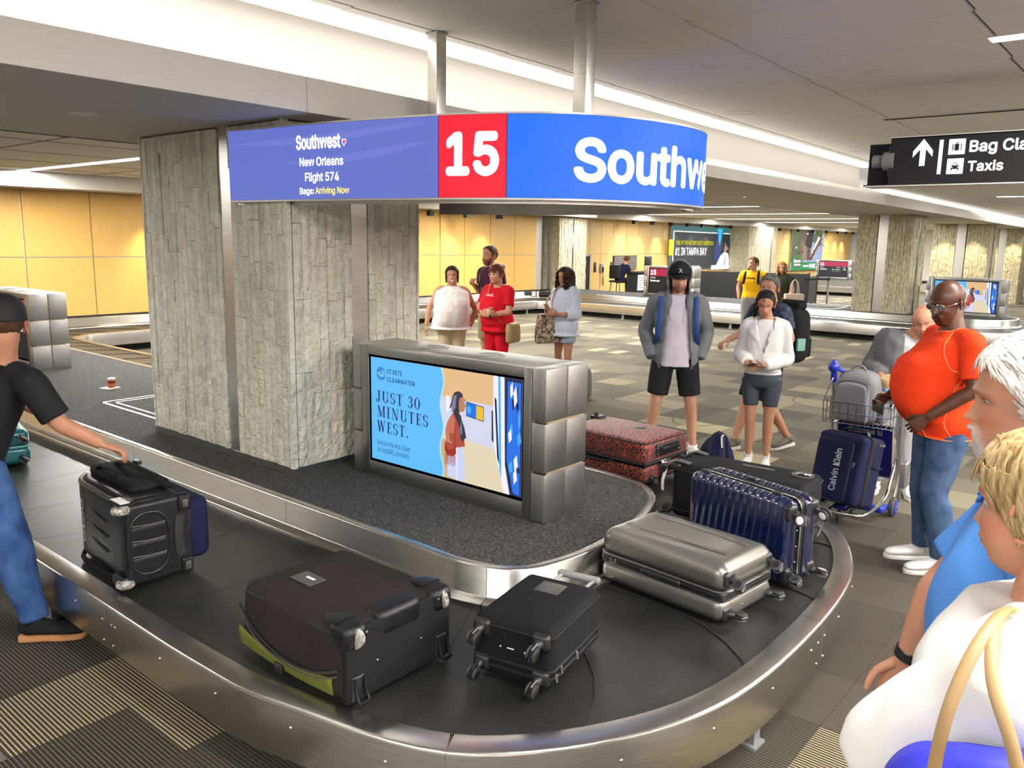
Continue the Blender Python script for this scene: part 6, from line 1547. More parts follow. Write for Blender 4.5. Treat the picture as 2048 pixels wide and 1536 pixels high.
CL = dict(black=cloth('black_cotton', (.008, .008, .011, 1)), white=cloth('white_cotton', (.80, .78, .76, 1)), offwhite=cloth('white_blouse', (.80, .74, .72, 1)), lilac=cloth('pale_tee', (.70, .64, .72, 1)),
          grey=cloth('grey_marl', (.15, .155, .165, 1), (.20, .205, .215, 1), vs=160), cardi=cloth('grey_cardigan', (.13, .13, .135, 1)), maroon=cloth('maroon_jersey', (.05, .012, .030, 1)), red=cloth('red_jersey', (.58, .006, .018, 1)),
          khaki=cloth('khaki_twill', (.30, .245, .125, 1)), khaki2=cloth('beige_linen', (.50, .40, .25, 1)), bluewhite=cloth('pale_blue_shirt', (.55, .62, .78, 1), (.68, .73, .86, 1), vs=40), denim=cloth('blue_denim', (.030, .060, .135, 1), (.065, .11, .20, 1), vs=14),
          denim_l=cloth('light_denim', (.20, .29, .38, 1), (.42, .50, .56, 1), vs=12), jeans=cloth('bright_denim', (.022, .06, .19, 1), (.06, .13, .32, 1), vs=9), slate=cloth('slate_lycra', (.050, .064, .082, 1), rough=.6),
          camo=cloth('dark_blue_camo_jersey', (.010, .014, .035, 1), (.07, .085, .14, 1), vs=26), yellow=cloth('yellow_cotton', (.85, .45, .012, 1)), greysw=cloth('grey_sweat', (.25, .25, .26, 1)), greypale=cloth('pale_grey_sweat', (.50, .50, .52, 1)),
          green=cloth('dark_green_jersey', (.018, .026, .012, 1)), orange=cloth('bright_orange_jersey', (.88, .055, .010, 1)), blue=cloth('sky_blue_polo', (.10, .30, .78, 1)), seam=cloth('pale_orange_thread', (.92, .42, .18, 1)), navyblk=cloth('navy_uniform', (.008, .010, .035, 1)))
M['leather_tan'] = mat('tan_leather', (.30, .19, .08, 1), .5, bump=.2, scale=80, bdist=.002)
M['sole'] = mat('white_sole', (.78, .76, .72, 1), .6); M['shoe_white'] = mat('white_knit_shoe', (.80, .79, .76, 1), .7, bump=.4, scale=200, bdist=.001); M['gumsole'] = mat('gum_sole', (.50, .24, .10, 1), .6)
M['shoe_grey'] = mat('grey_shoe', (.10, .095, .09, 1), .7); M['shoe_brown'] = mat('brown_knit_shoe', (.12, .10, .075, 1), .7); M['leopard'] = mat('leopard_print', (.012, .008, .006, 1), .7, col2=(.62, .46, .32, 1), vscale=26)
M['taupe'] = mat('taupe_leather', (.50, .39, .30, 1), .5); M['eye_white'] = mat('eye_white', (.36, .32, .30, 1), .3); M['iris'] = mat('iris', (.03, .02, .012, 1), .15); M['phone'] = mat('phone_glass', (.01, .01, .012, 1), .12)
M['lens'] = mat('spectacle_glass', (.02, .02, .02, 1), .1); M['beard_dark'] = hair_mat('beard_dark', (.02, .013, .010, 1), (.05, .03, .02, 1))

def sstep(a, b, x):
    t = np.clip((x - a) / (b - a), 0, 1); return t * t * (3 - 2 * t)
def gz(x, s): return np.exp(-(x / s) ** 2)
def head_grid(nlon, nlat, P):
    """head surface in head space (x right, y forward, z up, origin between the eyes' height and the skull centre), units metres"""
    u = np.linspace(0, 2 * PI, nlon, endpoint=False); ph = u - .42 * np.sin(u)
    th = np.linspace(.03, PI - .03, nlat)
    PH, TH = np.meshgrid(ph, th)
    d = np.stack([np.sin(TH) * np.sin(PH), np.sin(TH) * np.cos(PH), np.cos(TH)], -1).reshape(-1, 3)
    def exitd(c, r):
        c = np.array(c); r = np.array(r); a = ((d / r) ** 2).sum(1); b = (-(c / r) * (d / r)).sum(1); cc = ((c / r) ** 2).sum() - 1
        disc = np.maximum(b * b - a * cc, 0); return np.where(b * b - a * cc > 0, (-b + np.sqrt(disc)) / a, 0.001)
    w = P.get('w', 1.); jw = P.get('jaw', 1.)
    r1 = exitd((0, -.011, .028), (.0745 * w, .099, .087)); r2 = exitd((0, .022, -.045), (.056 * w * jw, .066, .073))
    r = (r1 ** 13 + r2 ** 13) ** (1 / 13)
    p = d * r[:, None]; x, y, z = p[:, 0].copy(), p[:, 1].copy(), p[:, 2].copy()
    ax = np.abs(x); front = sstep(0.0, .05, y)
    y += front * (-.006) * gz(z + .002, .013) * gz(ax - .031, .017) * 1.5           # sockets
    y += front * .0055 * gz(z - .019, .008) * sstep(.055, .03, ax) * P.get('brow', 1.)
    y += front * .006 * gz(z + .026, .017) * gz(ax - .040, .016) * P.get('cheek', 1.)
    x += np.sign(x) * .004 * gz(z + .03, .03) * front * (P.get('cheek', 1.) - .5)
    y -= front * .006 * gz(z + .05, .02) * gz(ax - .045, .014) * (2 - P.get('cheek', 1.)) * .6
    # mouth region
    y += front * .0045 * gz(z + .060, .013) * gz(x, .026)
    y += front * .0042 * gz(z + .0585, .0042) * gz(x, .019) * P.get('lips', 1.)
    y += front * .0050 * gz(z + .0695, .0050) * gz(x, .017) * P.get('lips', 1.)
    y -= front * .0048 * gz(z + .0640, .0021) * gz(x, .024)
    y -= front * .0045 * gz(z + .081, .006) * gz(x, .022)
    y += front * .0080 * gz(z + .100, .013) * gz(x, .020) * P.get('chin', 1.)
    # nose
    ns = P.get('nose', 1.)
    t = np.clip((.012 - z) / .050, 0, 1); hgt = (.0035 + .0175 * t ** 1.2) * ns; sg = .0065 + .0060 * t
    fall = np.where(z < -.036, sstep(-.0465, -.036, z), 1) * sstep(.022, .008, z)
    nose = hgt * fall * gz(x, sg)
    alae = .0075 * ns * gz(ax - .0125, .0052) * gz(z + .0365, .0062)
    y += front * np.maximum(nose, alae * 1.15)
    y -= front * .003 * gz(ax - .0065, .0032) * gz(z + .0455, .003)
    # eyelids
    y += front * .0045 * gz(ax - .031, .0135) * gz(z - .001, .0085)
    jowl = P.get('jowl', 0.)
    x += np.sign(x) * jowl * .008 * gz(z + .075, .03); y += jowl * .006 * gz(z + .105, .02)
    p = np.stack([x, y, z], 1)
    # colour
    tint = np.ones((len(p), 3))
    def paint(mask, col): nonlocal tint; tint = tint * (1 - mask[:, None]) + np.array(col) * mask[:, None]
    lipm = front * np.clip(gz(z + .0640, .0088) * 1.5 * sstep(.026, .019, ax + np.abs(z + .064) * .9) - .25, 0, 1) * P.get('lipc', .8)
    paint(np.clip(lipm, 0, 1), P.get('lip', (.78, .42, .45)))
    paint(front * gz(z + .0640, .0013) * sstep(.026, .018, ax) * .8, (.28, .14, .14))
    lash = front * (gz(z - .0045 + ((ax - .031) / .016) ** 2 * .004, .0016) * sstep(.017, .013, np.abs(ax - .031)))
    paint(np.clip(lash, 0, 1) * .9, (.15, .10, .10))
    paint(front * gz(ax - .031, .016) * gz(z + .002, .011) * .35, (.62, .50, .50))
    paint(front * gz(ax - .042, .016) * gz(z + .032, .016) * P.get('blush', .35), (1.0, .74, .70))
    paint(front * gz(x, .012) * gz(z + .036, .010) * .3, (1., .75, .70))
    paint(front * gz(ax - .0068, .003) * gz(z + .0445, .0026) * .9, (.25, .13, .12))
    bc = P.get('browc', (.22, .15, .12)); bz = z - (.0235 - .12 * np.maximum(ax - .034, 0) + .0 * ax)
    paint(np.clip(front * gz(bz, .0033) * sstep(.050, .046, ax) * sstep(.010, .015, ax), 0, 1) * P.get('browd', .85), bc)
    bd = P.get('beard')
    if bd:
        col, amt, gy = bd
        m = sstep(-.048, -.060, z + .10 * np.maximum(.055 - y, 0) * (-1) + .0) * sstep(-.012, .012, y + .0)
        side = sstep(-.02, -.05, z) * sstep(.038, .050, ax) * sstep(.055, .035, y) * sstep(-.01, .01, y)
        mus = gz(z + .0525, .0048) * sstep(.032, .024, ax) * front
        m = np.clip(np.maximum(np.maximum(m * (1 - gz(z + .064, .009) * sstep(.024, .018, ax)), side * (0 if gy else 1)), mus), 0, 1)
        if gy: m = m * sstep(.036, .026, ax)
        nz = np.array([mnoise.noise(Vector(q) * 260) for q in p]) * .35 + .9
        paint(np.clip(m * amt * nz, 0, 1), col); p[:, 1] += m * P.get('beardt', .003) * front; p[:, 2] -= m * P.get('beardt', .003) * sstep(-.09, -.11, z)
    f = []
    for i in range(nlat - 1):
        for j in range(nlon):
            k = (j + 1) % nlon; f.append((i * nlon + j, (i + 1) * nlon + j, (i + 1) * nlon + k, i * nlon + k))
    f.append(tuple(range(nlon))); f.append(tuple((nlat - 1) * nlon + j for j in reversed(range(nlon))))
    return p, f, tint
def ear_mesh(side, P):
    mb = MB(); w = P.get('w', 1.) ; X0 = .0745 * w * side
    rim = []
    for a in np.linspace(-115, 160, 16):
        a = math.radians(a); rim.append((X0 + side * (.006 + .010 * max(0, math.cos(a + 2.6) * .5 + .5)), -.010 - .016 * math.cos(a) * (1 if True else 1), -.006 + .031 * math.sin(a)))
    tube(rim, [(.0042)] * 16, 8, mb, sub=2, rcap=True)
    prof = tube([(X0 - side * .004, -.014, .018), (X0 + side * .003, -.014, .006), (X0 + side * .003, -.012, -.012), (X0 + side * .000, -.004, -.034)], [(.014, .004), (.016, .006), (.012, .006), (.007, .005)], 10, mb, side=(0, 1, 0), sub=3, rcap=True)
    tube([(X0 + side * .004, -.002, -.002), (X0 + side * .007, -.003, -.012), (X0 + side * .005, -.004, -.020)], .0035, 6, mb, sub=2, rcap=True)
    return mb
def scalp_mask(p, hl=0., side_z=-.012, back_z=-.060, front_z=.072, burn=True):
    y, z = p[:, 1], p[:, 2]
    line = np.interp(y, [-.10, -.06, -.028, -.012, .012, .03, .048, .068, .095], [back_z, back_z, back_z * .75, -.0, (side_z if burn else .01), .026, .052, front_z - .004 + hl, front_z + hl])
    return z - line
def remesh(mb, vox, smooth=2, name='tmp', adapt=0.):
    me = mb.mesh(name, [], False); o = bpy.data.objects.new(name, me); C.objects.link(o)
    md = o.modifiers.new('r', 'REMESH'); md.mode = 'VOXEL'; md.voxel_size = vox; md.adaptivity = adapt
    if smooth: s = o.modifiers.new('s', 'SMOOTH'); s.iterations = smooth; s.factor = .5
    dg = bpy.context.evaluated_depsgraph_get(); dg.update()
    m2 = bpy.data.meshes.new_from_object(o.evaluated_get(dg)); bpy.data.objects.remove(o); bpy.data.meshes.remove(me)
    n = len(m2.vertices); v = np.empty(n * 3); m2.vertices.foreach_get('co', v); nr = np.empty(n * 3); m2.vertices.foreach_get('normal', nr)
    f = [tuple(q.vertices) for q in m2.polygons]; bpy.data.meshes.remove(m2)
    return v.reshape(-1, 3), nr.reshape(-1, 3), f
def vnoise(P, s, seed=0.):
    return np.array([mnoise.noise(Vector((p[0] * s[0] + seed, p[1] * s[1], p[2] * s[2]))) for p in P])
def wrinkle(v, nr, amp, seed, s=(9, 9, 5)):
    if amp <= 0: return v
    a = vnoise(v, s, seed); b = vnoise(v, tuple(q * 2.3 for q in s), seed + 9)
    k = (1 - np.abs(a) * 2) * .6 + b * .5
    return v + nr * (k * amp)[:, None]

class Person:
    """local frame: x = the person's right, y = forward, z = up"""
    def __init__(s, label, loc, yaw, H=1.75, skin='light', vox=.012, girth=1., depth=1., belly=0., sh=1., det=1, name='person', hips=1., tilt=(0, 0)):
        s.t = thing(name, label, 'person', loc, yaw); s.k = H / 1.75; s.skin = SK[skin]; s.vox = vox; s.g = girth; s.d = depth; s.belly = belly; s.hp = hips; s.det = det
        if tilt != (0, 0): s.t.rotation_euler = (tilt[0], tilt[1], yaw)
        k = s.k; w = .185 * sh * (.85 + .15 * girth)
        s.J = dict(pel=(0, 0, .94), waist=(0, .0, 1.08), chest=(0, 0, 1.27), neck=(0, -.015, 1.485), head=(0, .022, 1.628),
                   shR=(w, -.01, 1.408), elR=(w + .055, -.03, 1.13), wrR=(w + .06, .06, .885), shL=(-w, -.01, 1.408), elL=(-w - .055, -.03, 1.13), wrL=(-w - .06, .06, .885),
                   hipR=(.088 * hips, 0, .91), knR=(.10, .015, .49), anR=(.105, -.03, .085), hipL=(-.088 * hips, 0, .91), knL=(-.10, .015, .49), anL=(-.105, -.03, .085),
                   toeR=(.15, 1.0, 0), toeL=(-.15, 1.0, 0))
        s.seed = random.random() * 50
    def j(s, n): return np.array(s.J[n], float) * s.k
    def torso_sec(s, infl=0., z0=None, ztop=1.0):
        """sections along the spine: (point, (a,b))"""
        pel, wa, ch, nk = s.j('pel'), s.j('waist'), s.j('chest'), s.j('neck'); g, d, k, B = s.g, s.d, s.k, s.belly
        up = (wa - pel) / max(np.linalg.norm(wa - pel), 1e-6)
        fw = np.array((0, 1, 0.))
        S = [(pel - up * .10 * k, .150 * g * s.hp, .105 * d), (pel - up * .04 * k, .168 * g * s.hp, .120 * d), (pel + up * .03 * k, .166 * g * s.hp, .122 * d + B * .02), (wa + fw * B * .03, .146 * g, .108 * d + B * .05), (wa * .5 + ch * .5 + fw * B * .035, .153 * g, .112 * d + B * .05), (ch + fw * B * .01, .168 * g ** .8, .118 * d ** .8 + B * .015),
             (ch * .42 + nk * .58, .160 * g ** .6, .100 * d ** .7), (ch * .2 + nk * .8, .115 * g ** .5, .082), (ch * .05 + nk * .95, .070, .066)]
        return [(p, ((a * k) + infl, (b * k) + infl)) for p, a, b in S]
    def arm(s, sd, infl=0., frac=2., mb=None, n=12):
        """frac 0..1 upper arm, 1..2 forearm"""
        k = s.k; sh, el, wr = s.j('sh' + sd), s.j('el' + sd), s.j('wr' + sd); ch = s.j('chest'); ga = .75 + .25 * s.g
        inn = sh * .42 + (s.j('neck') * .86 + ch * .14) * .58
        pts = [(inn, .046), (sh, .057), (sh * .66 + el * .34, .050), (sh * .3 + el * .7, .044), (el, .040), (el * .75 + wr * .25, .041), (el * .35 + wr * .65, .034), (wr, .027)]
        fr = [-.3, 0, .34, .7, 1, 1.25, 1.65, 2]; out = []; 
        for i, ((p, r), q) in enumerate(zip(pts, fr)):
            if q <= frac + 1e-6: out.append((p, r))
            else:
                t = (frac - fr[i - 1]) / (q - fr[i - 1]); out.append((pts[i - 1][0] * (1 - t) + p * t, pts[i - 1][1] * (1 - t) + r * t)); break
        i_ = infl if np.isscalar(infl) else None
        rr = [(r * k * ga) + (infl if i_ is not None else np.interp(q, (0, frac), infl)) for (p, r), q in zip(out, fr)]
        return tube([p for p, r in out], rr, n, mb, sub=3)
    def leg(s, sd, infl=0., frac=2., mb=None, n=14, start=0.):
        k = s.k; hp, kn, an = s.j('hip' + sd), s.j('kn' + sd), s.j('an' + sd); g = .6 + .4 * s.g
        back = np.array((0, -.012 * k, 0))
        pts = [(hp, .092), (hp * .7 + kn * .3, .084), (hp * .35 + kn * .65, .068), (kn, .054), (kn * .75 + an * .25 + back, .055), (kn * .5 + an * .5 + back * .7, .047), (kn * .2 + an * .8, .036), (an, .037)]
        fr = [0, .3, .65, 1, 1.25, 1.5, 1.8, 2]; out = []; ff = []
        for i, ((p, r), q) in enumerate(zip(pts, fr)):
            if q <= frac + 1e-6: out.append((p, r)); ff.append(q)
            else:
                t = (frac - fr[i - 1]) / (q - fr[i - 1]); out.append((pts[i - 1][0] * (1 - t) + p * t, pts[i - 1][1] * (1 - t) + r * t)); ff.append(frac); break
        rr = [(r * k * g) + (infl if np.isscalar(infl) else float(np.interp(q, infl[0], infl[1]))) for (p, r), q in zip(out, ff)]
        return tube([p for p, r in out], rr, n, mb, sub=3)
    def hand(s, sd, dir=None, palm=None, curl=.35, mb=None, spread=1., thumb=1., grip=0.):
        k = s.k * .98; wr, el = s.j('wr' + sd), s.j('el' + sd); d = (wr - el) if dir is None else np.array(dir, float); d = d / np.linalg.norm(d)
        inw = np.array((-1, 0, 0.)) if sd == 'R' else np.array((1, 0, 0.))
        pn = inw if palm is None else np.array(palm, float); pn = pn - d * (pn @ d); pn /= np.linalg.norm(pn)      # palm faces pn
        ac = np.cross(d, pn); ac /= np.linalg.norm(ac)
        if sd == 'L': ac = -ac      # ac points to the thumb side
        mb = mb or MB()
        tube([wr - d * .02 * k, wr + d * .015 * k, wr + d * .045 * k, wr + d * .085 * k, wr + d * .097 * k], [(.026 * k, .019 * k), (.029 * k, .016 * k), (.039 * k, .0155 * k), (.041 * k, .013 * k), (.037 * k, .009 * k)], 14, mb, side=ac, sub=2)
        for i, (o_, L, r) in enumerate(((.030, .068, .0088), (.0105, .077, .0092), (-.010, .071, .0088), (-.029, .056, .0078))):
            b0 = wr + d * .088 * k + ac * o_ * k * spread; c = curl + grip * (.1 * i); P = [b0 - d * .02 * k, b0]; a = 0; cur = b0; rs_ = [r * k, r * k * 1.05]
            fan = ac * (o_ * .9) * spread
            for seg, fl in ((.45, 1.), (.30, 1.15), (.25, .8)):
                a += c * fl; v = d * math.cos(a) + pn * math.sin(a) + fan * .4; v /= np.linalg.norm(v); cur = cur + v * L * seg * k; P.append(cur); rs_.append(r * k * (1 - .12 * len(P) / 4))
            tube(P, rs_, 8, mb, sub=2, rcap=True)
        # thumb leaves the side of the palm near its base
        b0 = wr + d * .022 * k + ac * .026 * k + pn * .004 * k; v1 = d * .72 + ac * .62 * thumb + pn * (.18 + curl * .35); v1 /= np.linalg.norm(v1); p1 = b0 + v1 * .040 * k
        v2 = d * .9 + ac * .22 * thumb + pn * (.22 + curl * .5); v2 /= np.linalg.norm(v2); p2 = p1 + v2 * .030 * k; v3 = d + pn * (.25 + curl * .6); v3 /= np.linalg.norm(v3); p3 = p2 + v3 * .024 * k
        tube([b0 - v1 * .012 * k, b0, p1, p2, p3], [.014 * k, .0145 * k, .0115 * k, .0102 * k, .0085 * k], 8, mb, sub=2, rcap=True)
        return mb
    def head_matrix(s, yaw=0., pitch=0., roll=0., sc=1.):
        h = s.j('head'); k = s.k * sc
        return Matrix.Translation(h) @ Matrix.Rotation(yaw, 4, 'Z') @ Matrix.Rotation(pitch, 4, 'X') @ Matrix.Rotation(roll, 4, 'Y') @ Matrix.Scale(k * 1.09, 4)
    def body(s, hands=(), face=None, head=(0, 0, 0), hsc=1., arms='RL', legs='RL', torso=True, ears=True, eyes=True, neckr=.056):
        face = face or {}; k = s.k; s.face = face; s.HM = s.head_matrix(*head, sc=hsc)
        mb = MB()
        if torso:
            S = s.torso_sec(-.006); tube([p for p, r in S], [r for p, r in S], 20, mb, side=(1, 0, 0), sub=3, exp=2.3)
        for a in arms: s.arm(a, 0, mb=mb)
        for a in legs: s.leg(a, 0, mb=mb)
        nk = s.j('neck'); hb = np.array(s.HM @ Vector((0, -.028, -.055)))
        tube([nk * 1.0 - (0, 0, .05 * k), nk, nk * .5 + hb * .5, hb, hb + (0, 0, .03 * k)], [(.075 * k, .065 * k), (neckr * 1.12 * k, neckr * 1.08 * k), (neckr * k, neckr * k), (neckr * k, neckr * 1.02 * k), (neckr * .9 * k, neckr * .9 * k)], 16, mb, side=(1, 0, 0), sub=3)
        v, nr, f = remesh(mb, s.vox, 2)
        out = MB(); out.add(v, f); tints = [np.ones((len(v), 3))]
        for h in hands:
            n0 = out.n; s.hand(*h[:1], mb=out, **h[1]); tints.append(np.ones((out.n - n0, 3)))
        # head
        nl, nt = (150, 120) if s.det > 1 else (84, 66)
        p, hf, ti = head_grid(nl, nt, face); s.hp_, s.hf_ = p, hf
        q = np.array(s.HM); q3 = p @ q[:3, :3].T + q[:3, 3]; out.add(q3, hf); tints.append(ti)
        if ears:
            for sd in (-1, 1):
                e = ear_mesh(sd, face).xf(s.HM); out.join(e); tints.append(np.tile((1., .86, .84), (e.n, 1)))
        mats = [s.skin, M['eye_white'], M['iris']]
        if eyes:
            for sd in (-1, 1):
                fy_ = np.interp(0, [0, 1], [.0, 0]); m_ = np.abs(p[:, 0] - sd * .031) + np.abs(p[:, 2]) * 1.0; i_ = int(np.argmin(np.where(p[:, 1] > .03, m_, 9))); ye = p[i_, 1] - .0085
                e = MB(); a = np.array((0, 1, -.12 - face.get('look', 0.))); a /= np.linalg.norm(a); a2 = a
                c = (sd * .031, ye, .0005)
                _lathe_axis(c, a2, [(.0118 * math.sin(t), .0118 * math.cos(t)) for t in np.linspace(PI, .64, 10)], 14, e, 1)
                _lathe_axis(c, a2, [(.0120 * math.sin(t), .0120 * math.cos(t)) for t in np.linspace(.64, .01, 5)], 14, e, 2)
                e.v = [np.column_stack([w_[:, 0], w_[:, 1], (w_[:, 2] - c[2]) * face.get('eyeh', .62) + c[2]]) for w_ in e.v]
                e.xf(s.HM); out.join(e); tints.append(np.ones((e.n, 3)))
        o = obj('body', out, mats, s.t, angle=None)
        ca = o.data.color_attributes.new('tint', 'FLOAT_COLOR', 'POINT'); T = np.concatenate(tints)[:, :3]; ca.data.foreach_set('color', np.column_stack([T, np.ones(len(T))]).ravel())
        return o
    def garment(s, mb, m, name, amp=.004, vox=None, smooth=3, cut=None, label=None, thick=0., ws=(9, 9, 5)):
        v, nr, f = remesh(mb, vox or s.vox * 1.05, smooth); v = wrinkle(v, nr, amp, s.seed, ws)
        if cut is not None:
            keep = ~cut(v); f = [q for q in f if all(keep[i] for i in q)]
        o = obj(name, MB().add(v, f), m, s.t, angle=None)
        if label: o['label'] = label
        if thick: md = o.modifiers.new('thick', 'SOLIDIFY'); md.thickness = thick; md.offset = 0
        return o
    def shirt(s, m, sleeve=.55, hem=.86, infl=.014, flare=.0, name='shirt', amp=.004, sinf=(.010, .020), collar=0., cut=None, bulge=0., label=None, thick=0., arms='RL', **kw):
        k = s.k; mb = MB(); S = s.torso_sec(infl); pel = s.j('pel'); P = [p for p, r in S]; R_l = [list(r) for p, r in S]
        hz = hem * k
        # extend or trim to the hem
        P2, R2 = [], []
        for p, r in zip(P, R_l):
            if p[2] >= hz: P2.append(p); R2.append(tuple(r))
        if not P2 or P2[0][2] > hz + .01:
            p0 = P2[0] if P2 else pel; r0 = R2[0]; P2.insert(0, np.array((p0[0] + (pel[0] - p0[0]) * 0, p0[1], hz))); R2.insert(0, (r0[0] + flare, r0[1] + flare))
        R2 = [(a + bulge * max(0, 1 - i / 4), b + bulge * max(0, 1 - i / 4)) for i, (a, b) in enumerate(R2)]
        if flare: R2[0] = (R2[0][0] + flare * .5, R2[0][1] + flare * .5)
        tube(P2, R2, 24, mb, side=(1, 0, 0), sub=3, exp=2.3)
        if sleeve > 0:
            for a in arms: s.arm(a, sinf, frac=sleeve, mb=mb)
        return s.garment(mb, m, name, amp, cut=cut, label=label, thick=thick, **kw)
    def pants(s, m, frac=1.95, infl=.012, name='trousers', amp=.004, top=1.0, linf=None, label=None, **kw):
        k = s.k; mb = MB(); S = s.torso_sec(infl * .8)[:4]; P = [p for p, r in S]; R2 = [r for p, r in S]
        P = [P[0] - (0, 0, .02)] + P; R2 = [(R2[0][0] * .8, R2[0][1] * .85)] + R2
        while P[-1][2] > top * k + .03 and len(P) > 3: P.pop(); R2.pop()
        tube(P, R2, 22, mb, side=(1, 0, 0), sub=3, exp=2.2)
        for a in 'RL': s.leg(a, linf or infl, frac=frac, mb=mb)
        return s.garment(mb, m, name, amp, label=label, ws=(12, 12, 7), **kw)
    def shoe(s, sd, m, sole=None, label=None, sock=None, L=.275, pitch=0.):
        k = s.k; an = s.j('an' + sd); to = np.array(s.J['toe' + sd], float); to /= np.linalg.norm(to); rt = np.cross(to, (0, 0, 1)); L *= k
        h0 = an - (0, 0, .085 * k); up = np.cross(rt, to)
        def q(f_, z, x=0): return h0 + to * (f_ * L) + up * z * k + rt * x
        P = [(-.24, .050, .026, .030), (-.17, .056, .034, .042), (-.02, .060, .037, .046), (.18, .050, .040, .038), (.42, .040, .047, .028), (.60, .034, .046, .022), (.72, .028, .034, .016), (.765, .024, .016, .009)]
        mb = tube([q(a, z + .012) for a, z, w_, h_ in P], [(w_ * k, h_ * k) for a, z, w_, h_ in P], 16, sub=3, side=rt)
        if not sock: tube([q(-.02, .06), q(-.02, .115)], [(.040 * k, .045 * k), (.043 * k, .047 * k)], 16, mb, side=rt)
        o = obj('shoe', mb, m, s.t, angle=None); 
        if label: o['label'] = label
        SP = [(-.27, .022), (-.24, .034), (-.1, .038), (.15, .038), (.42, .049), (.62, .047), (.74, .033), (.79, .012)]
        mb = tube([q(a, .014) for a, w_ in SP], [(w_ * k, .0155 * k) for a, w_ in SP], 14, sub=3, side=rt, exp=4); obj('sole', mb, sole or M['sole'], o)
        for i in range(4):
            a = .16 + .07 * i; z = .082 - .010 * i; mb = tube([q(a, z, -.022 * k), q(a + .005, z + .010, 0), q(a, z, .022 * k)], .0035 * k, 6, sub=3); obj('lace', mb, sole or M['sole'], o)
        if sock: mb = tube([q(-.02, .07), q(-.02, .12), an * .85 + s.j('kn' + sd) * .15], [(.043 * k, .046 * k), (.042 * k, .043 * k), (.041 * k, .041 * k)], 14, sub=2, side=rt); obj('sock', mb, sock, s.t)
        return o
    def tuft(s, m, n, seed=1, L=.045, r=.0026, out=.012, down=.7, hl=.012, spread=.2, name='hair'):
        """short combed strands lying over the head"""
        rg = random.Random(seed); mb = MB(); pp = s.hp_; hm = scalp_mask(pp, hl); idx = [i for i in range(len(pp)) if hm[i] > .001]; c = np.array((0, -.012, .02))
        for _ in range(n):
            q = pp[rg.choice(idx)]; d = q - c; d = d / np.linalg.norm(d); fl = np.array((q[0] * 2.2, -.75, -down - .2)) + np.array([rg.uniform(-spread, spread) for _ in range(3)]); fl -= d * (fl @ d); fl /= np.linalg.norm(fl)
            l_ = L * rg.uniform(.6, 1.2); P = []; rr = np.linalg.norm(q - c)
            for t in np.linspace(0, 1, 5):
                w = q + fl * l_ * t - c; P.append(c + w / np.linalg.norm(w) * (rr + out * (1 - .25 * t)))
            tube(P, [(r, r * .35)] * 4 + [(r * .2, r * .1)], 5, mb, side=tuple(np.cross(d, fl)))
        return s.H(mb, m, name)
    def hair_cap(s, m, thick=.010, hl=0., back=-.060, front=.072, noise=.003, name='hair', side=-.012, keep=None, puff=None, fq=60, burn=True, n=260):
        if n: s.tuft(m, n, 3, out=thick + .001, hl=hl + .004)
        p, f = s.hp_, s.hf_; h = scalp_mask(p, hl, side, back, front, burn); mk = sstep(-.003, .014, h)
        c = np.array((0, -.012, .02)); d = p - c; d /= np.linalg.norm(d, axis=1, keepdims=True)
        t = thick * mk - .0025 * (1 - mk)
        if puff is not None: t = t + puff(p) * mk
        nz = vnoise(p, (fq, fq * .5, fq * .35), s.seed) * noise * mk
        q = p + d * (t + nz)[:, None]; keepf = [fc for fc in f if max(h[i] for i in fc) > -.006]
        mt = np.array(s.HM); q = q @ mt[:3, :3].T + mt[:3, 3]
        o = obj(name, MB().add(q, keepf), m, s.t, angle=None)
        return o
    def locks(s, m, roots, n_seg=7, r=.011, name='hair', length=.3, curl=0., freq=3., jit=.01, flow=(0, -.2, -1), off=.012, parent=None, seed=1, ng=6, tip=.35, cling=.6, flat=.6):
        """roots: list of head-space directions (az deg from front, elevation z) -> strands hanging down"""
        rg = random.Random(seed); mb = MB(); mt = np.array(s.HM); up_w = np.linalg.inv(mt[:3, :3]) @ np.array((0, 0, 1.)); up_w /= np.linalg.norm(up_w)
        for (az, z0, L, *rest) in roots:
            a = math.radians(az + rg.uniform(-4, 4)); dirh = np.array((math.sin(a), math.cos(a), 0)); P = []; z = z0 + rg.uniform(-.006, .006); step = L / n_seg
            ph = rg.uniform(0, 6); cur = None; cf = np.array(rest[0]) if rest else np.array((0, 0, 0.))
            for i in range(n_seg + 1):
                zz = z - step * i; zc = min(max(zz, -.05), .10)
                prof = math.sqrt(max(0, 1 - ((zc - .028) / .095) ** 2)); rad = (np.array((.078, .099)) * (prof if zz > .03 else .97) + off)
                base = np.array((dirh[0] * rad[0], dirh[1] * rad[1] - .010, zz)) + cf * (i / n_seg) ** 1.3
                c_ = curl * min(1, i / 2)
                base = base + np.array((math.cos(ph + i * freq), math.sin(ph + i * freq), 0)) * c_ + np.array((rg.uniform(-1, 1), rg.uniform(-1, 1), 0)) * jit * .3
                P.append(base)
            rr = [r * (.55 + .6 * math.sin(PI * min(.9, .15 + i / n_seg))) * (1 if i < n_seg else tip) for i in range(n_seg + 1)]
            tube(P, [(q, q * flat) for q in rr], ng, mb, sub=2, rcap=True, side=tuple(np.cross(dirh, (0, 0, 1))))
        mb.xf(s.HM); return obj(name, mb, m, parent or s.t, angle=None)
    def H(s, mb, m, name, parent=None): mb.xf(s.HM); return obj(name, mb, m, parent or s.t, angle=50)
